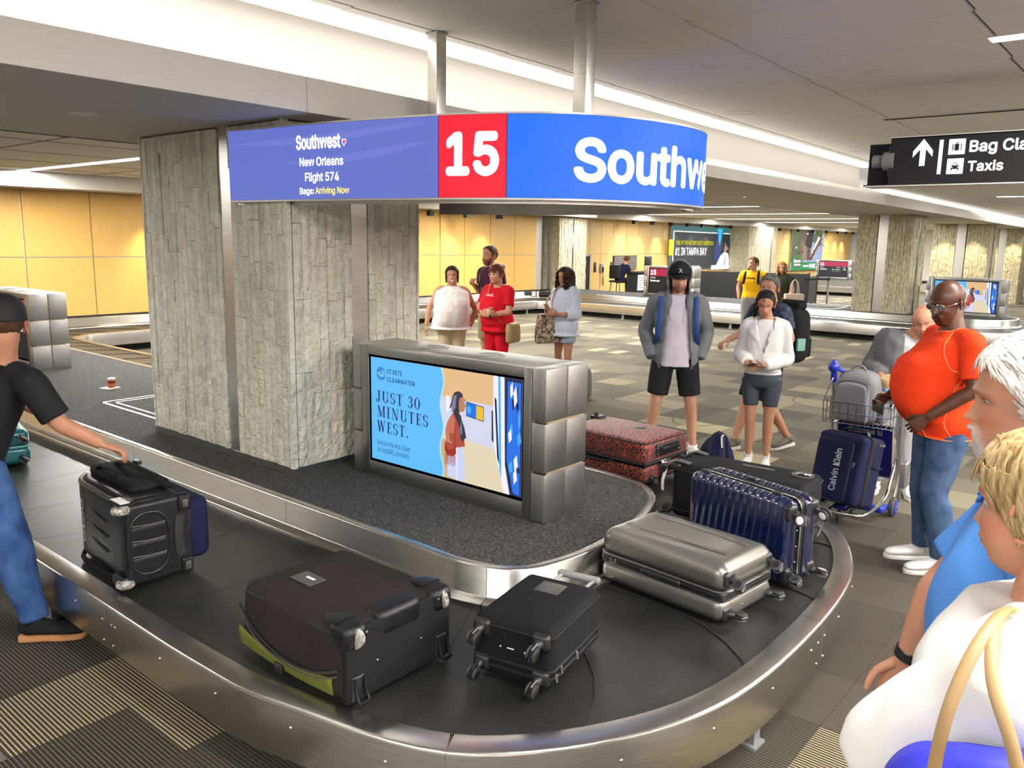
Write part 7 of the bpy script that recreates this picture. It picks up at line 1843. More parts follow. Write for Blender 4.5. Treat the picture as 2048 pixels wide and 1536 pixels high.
def glasses(s, m, dark=True):
    mb = MB()
    for sd in (-1, 1):
        ring_tube([(sd * .032 + .023 * math.cos(a), .090 - .006 * abs(math.cos(a)) * (1 if sd * math.cos(a) > 0 else 0), -.002 + .017 * math.sin(a)) for a in np.linspace(0, 2 * PI, 22, endpoint=False)], .0016, 6, mb)
        tube([(sd * .055, .085, .003), (sd * .074, .05, .004), (sd * .078, -.005, .003), (sd * .077, -.02, -.012)], .0018, 6, mb, sub=3)
    tube([(-.009, .093, .003), (0, .097, .005), (.009, .093, .003)], .0016, 6, mb, sub=2)
    g = s.H(mb, m, 'glasses')
    if dark:
        for sd in (-1, 1):
            l_ = MB(); l_.add([(sd * .032 + .022 * math.cos(a), .0895, -.002 + .016 * math.sin(a)) for a in np.linspace(0, 2 * PI, 22, endpoint=False)], [tuple(range(22))]); s.H(l_, M['lens'], 'lens', g)
    return g
def cap(s, m, logo=None, brim_dir=1, depth=.0):
    p, f = s.hp_, s.hf_; h = p[:, 2] - (.038 - .22 * np.minimum(p[:, 1], 0) * -0.12 * 0); h = p[:, 2] - np.interp(p[:, 1], [-.1, .1], [.005, .040]); c = np.array((0, -.012, .02)); d = p - c; d /= np.linalg.norm(d, axis=1, keepdims=True)
    t = .014 + .010 * sstep(.03, .09, p[:, 2]); t = np.where(h < 0, .004, t)
    q = p + d * t[:, None]; mt = np.array(s.HM); q = q @ mt[:3, :3].T + mt[:3, 3]
    o = obj('cap', MB().add(q, [fc for fc in f if min(h[i] for i in fc) > -.006]), m, s.t, angle=None)
    md = o.modifiers.new('thick', 'SOLIDIFY'); md.thickness = .004
    vs = []; n = 18
    for i in range(n + 1):
        a = math.radians(-62 + 124 * i / n); x0 = .082 * math.sin(a); y0 = -.01 + .106 * math.cos(a)
        for t_ in (0, .5, 1):
            L = .068 * math.cos(a * 1.15) ** .6 * t_ if abs(a * 1.15) < PI / 2 else 0; vs.append((x0 * (1 - .02 * t_), y0 + L, .038 - .020 * t_ * t_ - .010 * abs(math.sin(a)) * (1 - t_ * .2) - abs(x0) * .10))
    mb = MB().add(vs, [(i * 3 + j, i * 3 + j + 1, (i + 1) * 3 + j + 1, (i + 1) * 3 + j) for i in range(n) for j in range(2)]); b = s.H(mb, m, 'brim', o); md = b.modifiers.new('thick', 'SOLIDIFY'); md.thickness = .004
    mb = MB(); lathe((0, -.012, .128), [(.008, -.004), (.007, .003), (0, .005)], 10, mb); s.H(mb, m, 'button', o)
    return o
def yaw_to(loc, tgt): return math.atan2(-(tgt[0] - loc[0]), tgt[1] - loc[1])
def yaw_dir(dx, dy): return math.atan2(-dx, dy)
LEFT = (-.64, .768)
def setw(p, **kw):
    M_ = Matrix.Translation(p.t.location) @ p.t.rotation_euler.to_matrix().to_4x4(); Mi = M_.inverted()
    for k_, v in kw.items(): p.J[k_] = tuple(c / p.k for c in (Mi @ Vector(v)))
def strap(parent, pts, w, t, m, name='strap', side=(1, 0, 0)): return obj(name, tube(pts, [(w, t)] * len(pts), 8, sub=4, side=side), m, parent)

M['strap_blue'] = mat('strap_blue', (.012, .055, .20, 1), .6)
# ---- man in the grey hoodie
loc = (6.76, 3.64, 0)
p = Person('man in a grey zip hoodie and black cap, hands in pockets', loc, yaw_to(loc, (0, 0)) + .06, 1.81, 'light', vox=.011, girth=.98, sh=.95, det=1)
p.J.update(elR=(.275, -.07, 1.15), wrR=(.205, .055, .92), elL=(-.275, -.07, 1.15), wrL=(-.205, .055, .92), hipR=(.10, 0, .91), hipL=(-.10, 0, .91), knR=(.155, .03, .50), knL=(-.155, .03, .50), anR=(.205, -.02, .085), anL=(-.20, -.02, .085), toeR=(.3, 1, 0), toeL=(-.3, 1, 0))
p.body(face=dict(beard=((.22, .13, .10), .75, False), lipc=.6, jaw=1.04, browd=.9, look=.15), head=(0, -.10, 0), hsc=1.0)
p.pants(CL['black'], frac=.80, infl=.012, linf=((0, .8), (.014, .036)), name='shorts', amp=.004)
p.shirt(CL['lilac'], sleeve=.3, hem=.845, infl=.012, flare=.004, name='tee', amp=.006)
kk = p.k
def cut(v): return (v[:, 1] > 0) & (np.abs(v[:, 0] + .00) < (.085 + .05 * np.clip((1.30 * kk - v[:, 2]) * 2, -.5, 1.)) * kk) & (v[:, 2] < 1.50 * kk) | (v[:, 2] > 1.50 * kk)
p.shirt(CL['grey'], sleeve=1.98, hem=.83, infl=.034, flare=.012, name='hoodie', amp=.012, sinf=(.022, .022), cut=cut, thick=.008, ws=(7, 7, 4))
# hood
pp, ff = p.hp_, p.hf_; c = np.array((0, -.012, .01)); d = pp - c; d /= np.linalg.norm(d, axis=1, keepdims=True)
lo = sstep(-.02, -.09, pp[:, 2]); q = pp + d * (.034 + .020 * lo)[:, None] + np.stack([np.sign(pp[:, 0]) * .012 * lo, -.006 - .01 * lo, -.05 * lo], 1); q = q + d * (vnoise(pp, (22, 22, 14), 3.) * .007)[:, None]
keep = [fc for fc in ff if not any((pp[i, 1] > .028 + .02 * (pp[i, 2] < -.05)) and pp[i, 2] < .108 and abs(pp[i, 0]) < .068 for i in fc)]
mt = np.array(p.HM); q = q @ mt[:3, :3].T + mt[:3, 3]
o = obj('hood', MB().add(q, keep), CL['grey'], p.t, angle=None); md = o.modifiers.new('thick', 'SOLIDIFY'); md.thickness = .010; md.offset = 1
mb = tube([(.10 * kk, .045, 1.50 * kk), (.075 * kk, .10, 1.43 * kk), (.095 * kk, .135, 1.33 * kk)], [(.022, .012), (.026, .012), (.014, .008)], 10, sub=3); obj('collar_fold', mb, CL['grey'], p.t)
mb = tube([(-.10 * kk, .045, 1.50 * kk), (-.075 * kk, .10, 1.43 * kk), (-.095 * kk, .135, 1.33 * kk)], [(.022, .012), (.026, .012), (.014, .008)], 10, sub=3); obj('collar_fold', mb, CL['grey'], p.t)
for sx in (1, -1): strap(p.t, [(sx * .075 * kk, .12, 1.42 * kk), (sx * .078 * kk, .155, 1.33 * kk), (sx * .075 * kk, .165, 1.26 * kk)], .0035, .0035, CL['greysw'], 'drawcord')
cp = cap(p, CL['black'])
LG = MB()
for pg in ([(0, 0), (.004, .012), (.0, .014), (-.004, .012)], [(-.001, .002), (-.016, -.014), (-.012, -.016), (.003, -.002)], [(.0, .002), (.013, -.014), (.010, -.017), (-.003, -.002)], [(.002, .010), (.016, .012), (.015, .015), (.001, .013)], [(-.002, .010), (-.010, .001), (-.013, .003), (-.003, .014)]):
    LG.add([(a, .1085 - (b + .002) * .35, .070 + b) for a, b in pg], [tuple(range(len(pg)))])
p.H(LG, M['tag'], 'cap_emblem', cp)
for sx in (1, -1): strap(p.t, [(sx * .13 * kk, -.12, 1.46 * kk), (sx * .145 * kk, -.02, 1.50 * kk), (sx * .15 * kk, .10, 1.42 * kk), (sx * .158 * kk, .158, 1.28 * kk), (sx * .17 * kk, .13, 1.12 * kk), (sx * .19 * kk, .02, 1.02 * kk)], .026, .007, M['strap_blue'], 'backpack_strap')
p.shoe('R', M['shoe_white']); p.shoe('L', M['shoe_white'])
bp = thing('backpack', 'blue backpack worn by the man in the grey hoodie', 'backpack', (0, 0, 0)); bp.matrix_world = Matrix.Translation(loc) @ Matrix.Rotation(p.t.rotation_euler[2], 4, 'Z') @ Matrix.Translation((0, -.29, 1.20))
mb = rbox((.33, .18, .44), .08, 4, 4); obj('body', mb, M['fab_navy'], bp)
wt = MB(); _lathe_axis(p.j('wrL') + (-.004, -.012, .022), p.j('wrL') - p.j('elL'), [(.034, -.010), (.036, -.006), (.036, .006), (.034, .010)], 16, wt); obj('watch', wt, M['black'], p.t)

# ---- woman in the white jacket with a phone
loc = (6.93, 2.86, 0)
p = Person('woman in a white zip jacket and slate bike shorts looking down at her phone', loc, yaw_to(loc, (0, 0)) - .10, 1.60, 'tan', vox=.010, girth=.86, sh=.88, hips=1.16, det=1)
p.J.update(elR=(.225, -.02, 1.12), wrR=(.12, .235, 1.08), elL=(-.225, -.03, 1.10), wrL=(-.02, .255, 1.06), knR=(.085, .02, .50), knL=(-.085, .02, .50), anR=(.085, -.02, .085), anL=(-.08, -.02, .085), toeR=(.1, 1, 0), toeL=(-.15, 1, 0), head=(.015, .045, 1.625))
p.body(hands=[('R', dict(palm=(-.3, .1, -1), curl=.3)), ('L', dict(palm=(.3, -.2, 1), curl=.42, dir=(.75, .62, .05)))], face=dict(jaw=.93, w=.97, nose=.9, lips=1.15, lip=(.66, .30, .32), chin=.9, browc=(.10, .07, .06), look=.6), head=(.10, -.30, .0))
p.pants(CL['slate'], frac=.66, infl=.007, name='bike_shorts', amp=.001)
p.shirt(CL['white'], sleeve=0, hem=.95, infl=.008, name='tank_top', amp=.002)
kk = p.k
def cut(v): return (v[:, 1] > .02) & (np.abs(v[:, 0] + .005) < .075 * kk * sstep(1.16 * kk, 1.42 * kk, v[:, 2])) & (v[:, 2] > 1.16 * kk) | (v[:, 2] > 1.50 * kk)
p.shirt(CL['white'], sleeve=1.92, hem=.985, infl=.026, flare=.008, name='jacket', amp=.011, sinf=(.014, .022), cut=cut, thick=.006, arms='RL', ws=(8, 8, 5))
for sx in (1, -1):
    mb = tube([(sx * .03 * kk, -.09, 1.47 * kk), (sx * .09 * kk, -.05, 1.485 * kk), (sx * .115 * kk, .03, 1.44 * kk), (sx * .095 * kk, .105, 1.36 * kk), (sx * .05 * kk, .135, 1.28 * kk)], [(.020, .010), (.030, .012), (.042, .012), (.040, .012), (.015, .008)], 10, sub=4); obj('wide_collar', mb, CL['white'], p.t)
obj('zip', tube([(-.002, .150, 1.17 * kk), (-.002, .160, 1.08 * kk), (-.002, .158, 1.0 * kk)], .003, 6, sub=3), M['joint'], p.t)
p.hair_cap(HR['black'], .009, noise=.002, hl=.010)
p.locks(HR['black'], [(105, .02, .13, (-.012, .03, 0)), (100, .0, .20, (0, .055, 0)), (112, -.01, .27, (.01, .075, 0)), (95, -.02, .30, (.0, .080, 0)), (118, -.03, .30, (.01, .09, 0)), (-105, .02, .10, (.0, -.03, 0)), (160, .0, .12), (200, .0, .12), (140, .0, .16, (.03, .04, 0)), (125, -.01, .28, (.02, .085, 0)), (108, -.03, .31, (.0, .078, 0))], r=.014, length=.3, jit=.01, seed=4)
for sd in 'RL': p.shoe(sd, M['shoe_white'], sock=CL['white'], L=.255)
ph = thing('mobile_phone', 'dark phone held in both hands by the woman in the white jacket', 'phone', (0, 0, 0)); w_ = Matrix.Translation(loc) @ Matrix.Rotation(p.t.rotation_euler[2], 4, 'Z')
ph.matrix_world = w_ @ Matrix.Translation((.065 * kk, .345 * kk, 1.075 * kk)) @ Matrix.Rotation(.5, 4, 'Z') @ Matrix.Rotation(.25, 4, 'X'); mb = rbox((.078, .155, .009), .004, 2, 1); obj('phone_body', mb, M['phone'], ph)

# ---- man walking behind her with a black backpack
loc = (7.62, 3.12, 0)
p = Person('man in a dark camouflage tee and black shorts walking left with a black backpack', loc, yaw_dir(-.93, .45), 1.71, 'tan', vox=.011, girth=1.05, det=1)
p.J.update(knR=(.10, .20, .50), anR=(.10, .05, .16), knL=(-.10, .10, .49), anL=(-.10, -.18, .10), knR_=(0, 0, 0))
p.J.update(hipR=(.09, 0, .90), knR=(.09, .14, .49), anR=(.09, .26, .085), hipL=(-.09, 0, .90), knL=(-.09, .02, .47), anL=(-.09, -.28, .11), toeR=(0, 1, 0), toeL=(0, 1, -.12), elR=(.24, .10, 1.17), wrR=(.20, .33, 1.10), elL=(-.26, -.05, 1.14), wrL=(-.24, .16, 1.05))
p.body(hands=[('R', dict(palm=(-.2, -.2, -1), curl=.5)), ('L', dict(curl=.5))], face=dict(beard=((.45, .36, .33), .5, False), jaw=1.02, browc=(.10, .08, .08), nose=1.1), head=(.45, -.05, 0))
p.pants(CL['black'], frac=.9, infl=.014, linf=((0, .9), (.014, .034)), name='shorts'); p.shirt(CL['camo'], sleeve=.65, hem=.86, infl=.016, name='tee', sinf=(.012, .024), amp=.006)
p.hair_cap(HR['grey'], .009, noise=.003); p.shoe('R', M['shoe_brown']); p.shoe('L', M['shoe_brown'])
kk = p.k
bp = thing('backpack', 'bulky black backpack with a folded top on the walking man', 'backpack', (0, 0, 0)); bp.matrix_world = Matrix.Translation(loc) @ Matrix.Rotation(p.t.rotation_euler[2], 4, 'Z') @ Matrix.Translation((0, -.27, 1.13))
mb = rbox((.34, .24, .54), .09, 5, 5, fn=lambda q: [q[0], q[1] - .03 * max(0, 1 - (q[2] / .27) ** 2), q[2]]); obj('body', mb, M['fab_black'], bp)
mb = rbox((.28, .12, .10), .04, 3, 2, c=(0, -.02, .29)); obj('top_flap', mb, M['fab_black'], bp)
mb = rbox((.24, .06, .20), .03, 3, 2, c=(0, -.16, -.12)); obj('front_pocket', mb, M['fab_black'], bp); mb = rbox((.03, .10, .12), .01, 2, 1, c=(-.18, .02, -.08)); obj('side_pouch', mb, emit('teal_patch', (.10, .35, .28, 1), .0) if False else mat('pale_teal_mesh', (.20, .42, .36, 1), .7), bp)
for sx in (1, -1): strap(p.t, [(sx * .12 * kk, -.13, 1.42 * kk), (sx * .13 * kk, -.02, 1.475 * kk), (sx * .135 * kk, .09, 1.40 * kk), (sx * .15 * kk, .135, 1.26 * kk), (sx * .18 * kk, .02, 1.06 * kk)], .024, .006, M['fab_black'], 'backpack_strap')

# ---- the group of four at the left
loc = (7.97, 7.68, 0)
p = Person('smiling woman in a white sleeveless blouse and beige shorts', loc, yaw_to(loc, (0, 0)) - .05, 1.63, 'tan', vox=.013, girth=1.5, depth=1.42, belly=1.5, sh=.94, det=1)
p.J.update(elR=(.33, -.03, 1.14), wrR=(.37, .02, .90), elL=(-.34, -.06, 1.13), wrL=(-.27, .08, .90), neck=(0, -.01, 1.475))
p.body(hands=[('R', dict(curl=.4))], face=dict(jaw=1.12, w=1.04, cheek=1.5, jowl=1., lip=(.90, .55, .52), lips=1.1, browc=(.2, .13, .1)), neckr=.066)
sm = MB(); sm.add([(.024 * math.cos(a), .1035 - .010 * abs(math.cos(a)), -.0635 + (.0035 * math.sin(a) if math.sin(a) > 0 else .009 * math.sin(a)) + .004 * abs(math.cos(a))) for a in np.linspace(0, 2 * PI, 18, endpoint=False)], [tuple(range(18))]); p.H(sm, M['tag'], 'teeth')
p.pants(CL['khaki2'], frac=.95, infl=.012, name='shorts', amp=.005); p.shirt(CL['offwhite'], sleeve=0, hem=.86, infl=.026, flare=.022, name='blouse', amp=.010, bulge=.01)
p.hair_cap(HR['darkbrown'], .014, noise=.004)
p.locks(HR['darkbrown'], [(a, .04, .135) for a in range(62, 300, 9)] + [(a, .0, .09) for a in range(60, 300, 9)], r=.014, seed=2, jit=.006, off=.006)
for sd in 'RL': p.shoe(sd, M['shoe_white'])
wt = MB(); _lathe_axis(p.j('wrL') + (.0, -.0, .03), p.j('wrL') - p.j('elL'), [(.030, -.006), (.033, 0), (.030, .006)], 14, wt); obj('bracelet', wt, M['joint'], p.t)

loc = (8.95, 7.86, 0)
p = Person('bearded man in a maroon tee and khaki shorts looking away to the left', loc, yaw_dir(-.98, .18), 1.90, 'tan', vox=.013, girth=1.0, det=1)
p.J.update(elL=(-.26, -.02, 1.16), wrL=(-.16, .16, .98), elR=(.27, -.03, 1.14), wrR=(.12, .20, 1.26))
p.body(hands=[('R', dict(curl=.9)), ('L', dict(curl=.6))], face=dict(beard=((.16, .08, .05), .95, False), beardt=.008, nose=1.05, browc=(.15, .09, .06)), head=(.10, .10, 0))
p.pants(CL['khaki'], frac=.95, infl=.014, linf=((0, .95), (.014, .034)), name='shorts'); p.shirt(CL['maroon'], sleeve=.6, hem=.86, infl=.016, name='tee', amp=.006)
p.hair_cap(HR['brown'], .010, hl=.014, noise=.003)
strap(p.t, [(.13, -.13, 1.56), (.13, .0, 1.60), (.09, .12, 1.46), (-.06, .16, 1.20), (-.20, .06, .96)], .016, .004, M['black'], 'shoulder_strap')
for sd in 'RL': p.shoe(sd, M['shoe_grey'])

loc = (8.22, 7.08, 0)
p = Person('woman in a red tee and red trousers with folded arms and an auburn bun', loc, yaw_dir(-.995, -.02), 1.66, 'pink', vox=.012, girth=1.28, depth=1.35, belly=1.1, sh=.98, det=1)
p.J.update(elR=(.25, .10, 1.15), wrR=(-.02, .27, 1.14), elL=(-.27, .10, 1.13), wrL=(-.06, .285, 1.08), neck=(0, -.0, 1.455), head=(0, .045, 1.63))
p.body(hands=[('R', dict(dir=(-.9, .3, -.1), palm=(0, -1, -.1), curl=.35)), ('L', dict(dir=(.9, .3, .25), palm=(0, -1, 0), curl=.35))], face=dict(jaw=1.02, cheek=1.3, lip=(.80, .42, .42), nose=.95, jowl=.6), head=(.0, -.02, 0), neckr=.060)
p.pants(CL['red'], frac=1.9, infl=.016, name='trousers', amp=.006); p.shirt(CL['red'], sleeve=.72, hem=.84, infl=.018, flare=.012, name='tee', sinf=(.014, .026), amp=.007)
p.hair_cap(HR['auburn'], .014, noise=.005, hl=-.028, puff=lambda q: .012 * sstep(.05, .10, q[:, 2])); mb = MB(); tube([(0, -.075, .075), (0, -.105, .085), (0, -.135, .08), (0, -.15, .065)], [.022, .034, .034, .015], 12, mb, sub=3, rcap=True); b_ = p.H(mb, HR['auburn'], 'hair_bun')
p.locks(HR['auburn'], [(-20, .09, .06), (0, .092, .06), (20, .09, .06), (35, .085, .07), (-35, .085, .07), (80, .05, .09), (-80, .05, .09), (180, .1, .05), (200, .1, .05)], r=.012, seed=6)
glasses(p, M['white_paper'], False)
v, f_ = text_fit('Cheers', .12, .035); obj('lettering', flat_map(v, f_, lambda a, q: (-.06 + a, .170 + .0, 1.265 + q)), M['tag'], p.t, smooth=False)
strap(p.t, [(.10, -.10, 1.42), (.09, .03, 1.45), (.02, .17, 1.25), (-.12, .19, 1.02), (-.20, .13, .92)], .008, .004, M['leather_tan'], 'bag_strap'); 
wt = MB(); _lathe_axis(p.j('wrL') + (-.03, -.008, -.0), p.j('wrL') - p.j('elL'), [(.031, -.008), (.034, -.005), (.034, .005), (.031, .008)], 14, wt); obj('watch', wt, M['phone'], p.t)
for sd in 'RL': p.shoe(sd, M['shoe_grey'])
bg = thing('handbag', 'tan leather crossbody bag at the hip of the woman in red', 'bag', (0, 0, 0)); bg.matrix_world = Matrix.Translation(loc) @ Matrix.Rotation(p.t.rotation_euler[2], 4, 'Z') @ Matrix.Translation((-.29, .03, .80)) @ Matrix.Rotation(PI / 2 + .15, 4, 'Z')
def bag_fn(q): q = list(q); q[0] *= 1 - .35 * (q[2] / .24 + .0) * (1 if q[2] > 0 else .3); return q
mb = rbox((.29, .09, .27), .045, 4, 4, fn=bag_fn); obj('body', mb, M['leather_tan'], bg); mb = rbox((.26, .105, .15), .04, 4, 4, c=(0, -.004, .055), fn=bag_fn); obj('flap', mb, M['leather_tan'], bg)

loc = (8.85, 6.44, 0)
p = Person('woman with long dark curls in an oversized pale blue shirt holding a phone', loc, yaw_dir(-.93, .15), 1.64, 'tan', vox=.012, girth=.9, sh=.95, det=1)
p.J.update(elR=(.22, .02, 1.13), wrR=(.06, .24, 1.10), elL=(-.235, .0, 1.10), wrL=(-.12, .26, 1.12), hipR=(.088, 0, .91))
p.body(hands=[('R', dict(palm=(-.6, -.2, .6), curl=.6)), ('L', dict(palm=(.5, -.2, .6), curl=.6))], face=dict(jaw=.95, lip=(.66, .32, .34), nose=.95, browc=(.12, .08, .07)), head=(.04, -.05, 0))
p.pants(CL['denim_l'], frac=.52, infl=.016, linf=((0, .52), (.014, .028)), name='denim_shorts', amp=.004, top=1.05)
p.shirt(CL['bluewhite'], sleeve=1.5, hem=.80, infl=.050, flare=.030, name='oversized_shirt', amp=.013, sinf=(.024, .034), ws=(7, 7, 4))
p.hair_cap(HR['black'], .020, noise=.006)
rt_ = random.Random(8)
p.locks(HR['darkbrown'], [(a, rt_.uniform(.0, .10), rt_.uniform(.30, .46), (rt_.uniform(-.02, .02), rt_.uniform(-.04, .01), 0)) for a in np.arange(60, 300, 4.2)] + [(a, .06, .22, (0, .02, 0)) for a in (48, 54, 306, 312)], r=.017, curl=.014, freq=1.9, n_seg=13, seed=9, jit=.02, off=.024)
for sd in 'RL': p.shoe(sd, M['shoe_white'])
ph = thing('mobile_phone', 'pale gold phone held up by the woman with long dark curls', 'phone', (0, 0, 0)); w_ = Matrix.Translation(loc) @ Matrix.Rotation(p.t.rotation_euler[2], 4, 'Z'); ph.matrix_world = w_ @ Matrix.Translation((-.03, .34, 1.12)) @ Matrix.Rotation(.9, 4, 'X'); mb = rbox((.078, .16, .010), .004, 2, 1); obj('phone_body', mb, M['leather_tan'], ph)
lb = thing('shoulder_bag', 'leopard print cloth bag hanging in front of the woman with dark curls', 'bag', (0, 0, 0)); lb.matrix_world = w_ @ Matrix.Translation((.10, .22, .84)) @ Matrix.Rotation(PI / 2 - .3, 4, 'Z')
mb = rbox((.34, .12, .40), .055, 4, 5, fn=lambda q: [q[0] * (1 - .9 * (q[2] + .0)) if q[2] > 0 else q[0] * 1.04, q[1], q[2]]); obj('body', mb, M['leopard'], lb)
obj('strap', tube([(.04, 0, .18), (.02, -.0, .36), (-.10, .02, .52), (-.20, .08, .60)], [(.022, .006)] * 4, 8, sub=4, side=(0, 1, 0)), M['leopard'], lb)

# ---- two women beyond, by the far island
loc = (15.75, 6.85, 0)
p = Person('woman in a yellow tee and grey sweatpants with a black backpack', loc, yaw_to(loc, (0, 0)) - .20, 1.73, 'light', vox=.016, girth=1.05, det=1)
p.J.update(elR=(.28, -.03, 1.15), wrR=(.24, .04, .90), elL=(-.28, -.03, 1.15), wrL=(-.22, .06, .92))
p.body(face=dict(lip=(.85, .5, .5), browc=(.35, .24, .18)), head=(-.5, .05, 0)); p.pants(CL['greysw'], frac=1.9, infl=.028, name='sweatpants', amp=.006); p.shirt(CL['yellow'], sleeve=.6, hem=.90, infl=.020, name='tee', sinf=(.016, .030), amp=.006)
p.hair_cap(HR['brown'], .010); p.locks(HR['dblonde'], [(100, .02, .34, (.0, .09, 0)), (108, .02, .38, (0, .09, 0)), (95, .03, .33, (0, .085, 0)), (115, .01, .36, (.01, .10, 0)), (150, .05, .16), (200, .05, .12)], r=.016, seed=3)
v, f_ = text_fit('MIAMI', .16, .04, bold=.04); obj('lettering', flat_map(v, f_, lambda a, q: (.08 - a, .150, 1.30 + q)), CL['black'], p.t, smooth=False)
for sx in (1, -1): strap(p.t, [(sx * .12, -.12, 1.42), (sx * .125, -.02, 1.48), (sx * .13, .10, 1.38), (sx * .15, .13, 1.2)], .026, .007, M['fab_black'], 'backpack_strap')
for sd in 'RL': p.shoe(sd, M['shoe_white'])
loc = (16.55, 6.58, 0)
p = Person('blonde woman in a dark green top carrying a taupe tote', loc, yaw_dir(-.85, -.1), 1.63, 'tan', vox=.016, girth=1.12, det=1)
p.J.update(elL=(-.27, .0, 1.13), wrL=(-.20, .22, .98), elR=(.26, .02, 1.12), wrR=(.12, .24, .98))
p.body(hands=[('L', dict(curl=.5))], face=dict(lip=(.8, .4, .4), browc=(.25, .16, .12)), head=(.3, 0, 0)); p.pants(CL['denim'], frac=1.92, infl=.014, name='jeans'); p.shirt(CL['green'], sleeve=.45, hem=.88, infl=.018, name='top', amp=.005)
p.hair_cap(HR['dblonde'], .016, noise=.006); p.locks(HR['dblonde'], [(a, random.Random(a).uniform(.02, .09), .26) for a in range(55, 305, 9)], r=.020, curl=.010, freq=1.7, n_seg=9, seed=5, off=.020)
for sd in 'RL': p.shoe(sd, M['shoe_grey'])
tb_ = thing('tote_bag', 'taupe tote hanging from the arm of the woman in dark green', 'bag', (0, 0, 0)); tb_.matrix_world = Matrix.Translation((16.32, 6.20, .86)) @ Matrix.Rotation(-.9, 4, 'Z')
mb = rbox((.36, .14, .32), .02, 2, 3, fn=lambda q: [q[0] * (1 + .35 * q[2]), q[1], q[2]]); obj('body', mb, M['taupe'], tb_)
for yy in (-.06, .06): obj('handle', tube([(-.08, yy, .15), (-.06, yy * .6, .36), (.0, 0, .44), (.06, yy * .6, .36), (.08, yy, .15)], .009, 6, sub=4), M['taupe'], tb_)

# ---- staff member on the stool
loc = (22.8, 14.42, .12)
p = Person('staff member in dark uniform writing at the service desk', loc, yaw_dir(.93, -.36), 1.66, 'tan', vox=.018, det=1)
p.J.update(pel=(0, -.02, .70), waist=(0, .02, .84), chest=(0, .12, 1.02), neck=(0, .20, 1.20), head=(0, .29, 1.35), shR=(.18, .17, 1.14), shL=(-.18, .17, 1.14), elR=(.23, .28, .92), wrR=(.14, .52, .98), elL=(-.23, .28, .92), wrL=(-.12, .52, .98), hipR=(.09, 0, .68), knR=(.12, .42, .66), anR=(.10, .36, .26), hipL=(-.09, 0, .68), knL=(-.12, .42, .66), anL=(-.10, .36, .26))
p.body(hands=[('R', dict(curl=.7)), ('L', dict(curl=.4))], face={}, head=(0, -.4, 0)); p.pants(CL['black'], frac=1.9, infl=.012); p.shirt(CL['navyblk'], sleeve=.7, hem=.60, infl=.016, name='polo_shirt')
mb = rbox((.20, .04, .16), .02, 2, 2); mb.xf(Matrix.Translation((-.155 * p.k, .02, .86 * p.k)) @ Matrix.Rotation(PI / 2, 4, 'Z')); obj('uniform_patch', mb, CL['red'], p.t)
p.hair_cap(HR['auburn'], .012); mb = MB(); tube([(0, -.09, .04), (0, -.13, .02), (0, -.14, -.06)], [.02, .03, .01], 10, mb, sub=3, rcap=True); p.H(mb, HR['auburn'], 'ponytail')
for sd in 'RL': p.shoe(sd, M['shoe_grey'])

# ---- bald person in a grey cardigan behind the cart
loc = (7.02, 1.74, 0)
p = Person('person with a shaved head in a grey cardigan leaning behind the luggage cart', loc, yaw_to(loc, (0, 0)) + .02, 1.62, 'pink', vox=.011, girth=1.22, depth=1.2, belly=.8, det=1)
p.J.update(chest=(.0, .06, 1.25), neck=(-.07, .11, 1.42), head=(-.135, .165, 1.545), shR=(.13, .06, 1.385), shL=(-.25, .09, 1.36), elR=(.25, .08, 1.12), wrR=(.14, .36, 1.06), elL=(-.30, .10, 1.10), wrL=(-.16, .36, 1.06), anR=(.12, .0, .085), anL=(-.14, .05, .085))
p.body(hands=[('R', dict(palm=(0, 0, -1), curl=.7)), ('L', dict(palm=(0, 0, -1), curl=.7))], face=dict(w=1.05, jaw=1.14, cheek=1.6, jowl=.8, nose=.78, brow=.6, lip=(.78, .42, .42), browc=(.45, .33, .28), browd=.5, look=.5, eyeh=.42), head=(-.25, -.28, .18), hsc=1.06, neckr=.064)
p.pants(CL['greypale'], frac=1.92, infl=.030, name='sweatpants', amp=.007); p.shirt(CL['greypale'], sleeve=.2, hem=.84, infl=.014, name='tee', amp=.005)
def cut(v): return (v[:, 1] > .03) & (np.abs(v[:, 0] + .07) < .075) & (v[:, 2] > .5) | (v[:, 2] > 1.46 * p.k)
p.shirt(CL['cardi'], sleeve=1.7, hem=.80, infl=.034, flare=.015, name='cardigan', amp=.010, sinf=(.030, .030), cut=cut, thick=.007)
p.hair_cap(HR['black'], .0006, noise=.0004, hl=.012) if False else None
for sd in 'RL': p.shoe(sd, M['shoe_white'])

# ---- man in the bright orange top
loc = (5.50, 1.10, 0)
p = Person('bald bearded man in a bright orange top and blue jeans wearing glasses', loc, yaw_dir(-.62, .76), 1.80, 'dark', vox=.009, girth=1.16, depth=1.22, belly=1.9, sh=1.08, det=2)
p.J.update(elL=(-.285, .0, 1.155), wrL=(-.205, .205, .975), elR=(.28, .04, 1.15), wrR=(.18, .27, 1.02), hipL=(-.095, 0, .90), knL=(-.10, .06, .49), anL=(-.115, -.03, .085), hipR=(.095, 0, .90), knR=(.09, .03, .49), anR=(.10, -.02, .085), toeL=(-.05, 1, 0), toeR=(.1, 1, 0), head=(.0, .055, 1.625), neck=(0, -.0, 1.465), chest=(0, .02, 1.27))
p.body(hands=[('L', dict(palm=(.6, -.5, .0), curl=.55, dir=(.35, .62, -.72))), ('R', dict(curl=.6))], face=dict(beard=((.35, .33, .33), .85, True), beardt=.007, jaw=1.05, w=1.02, nose=1.1, lips=1.4, lip=(.75, .5, .48), brow=1.2, browc=(.3, .28, .28), look=.5), head=(.42, -.26, 0), neckr=.064)
glasses(p, M['chrome'])
p.pants(CL['denim'], frac=1.95, infl=.014, linf=((0, 1, 1.95), (.014, .020, .030)), name='jeans', amp=.006)
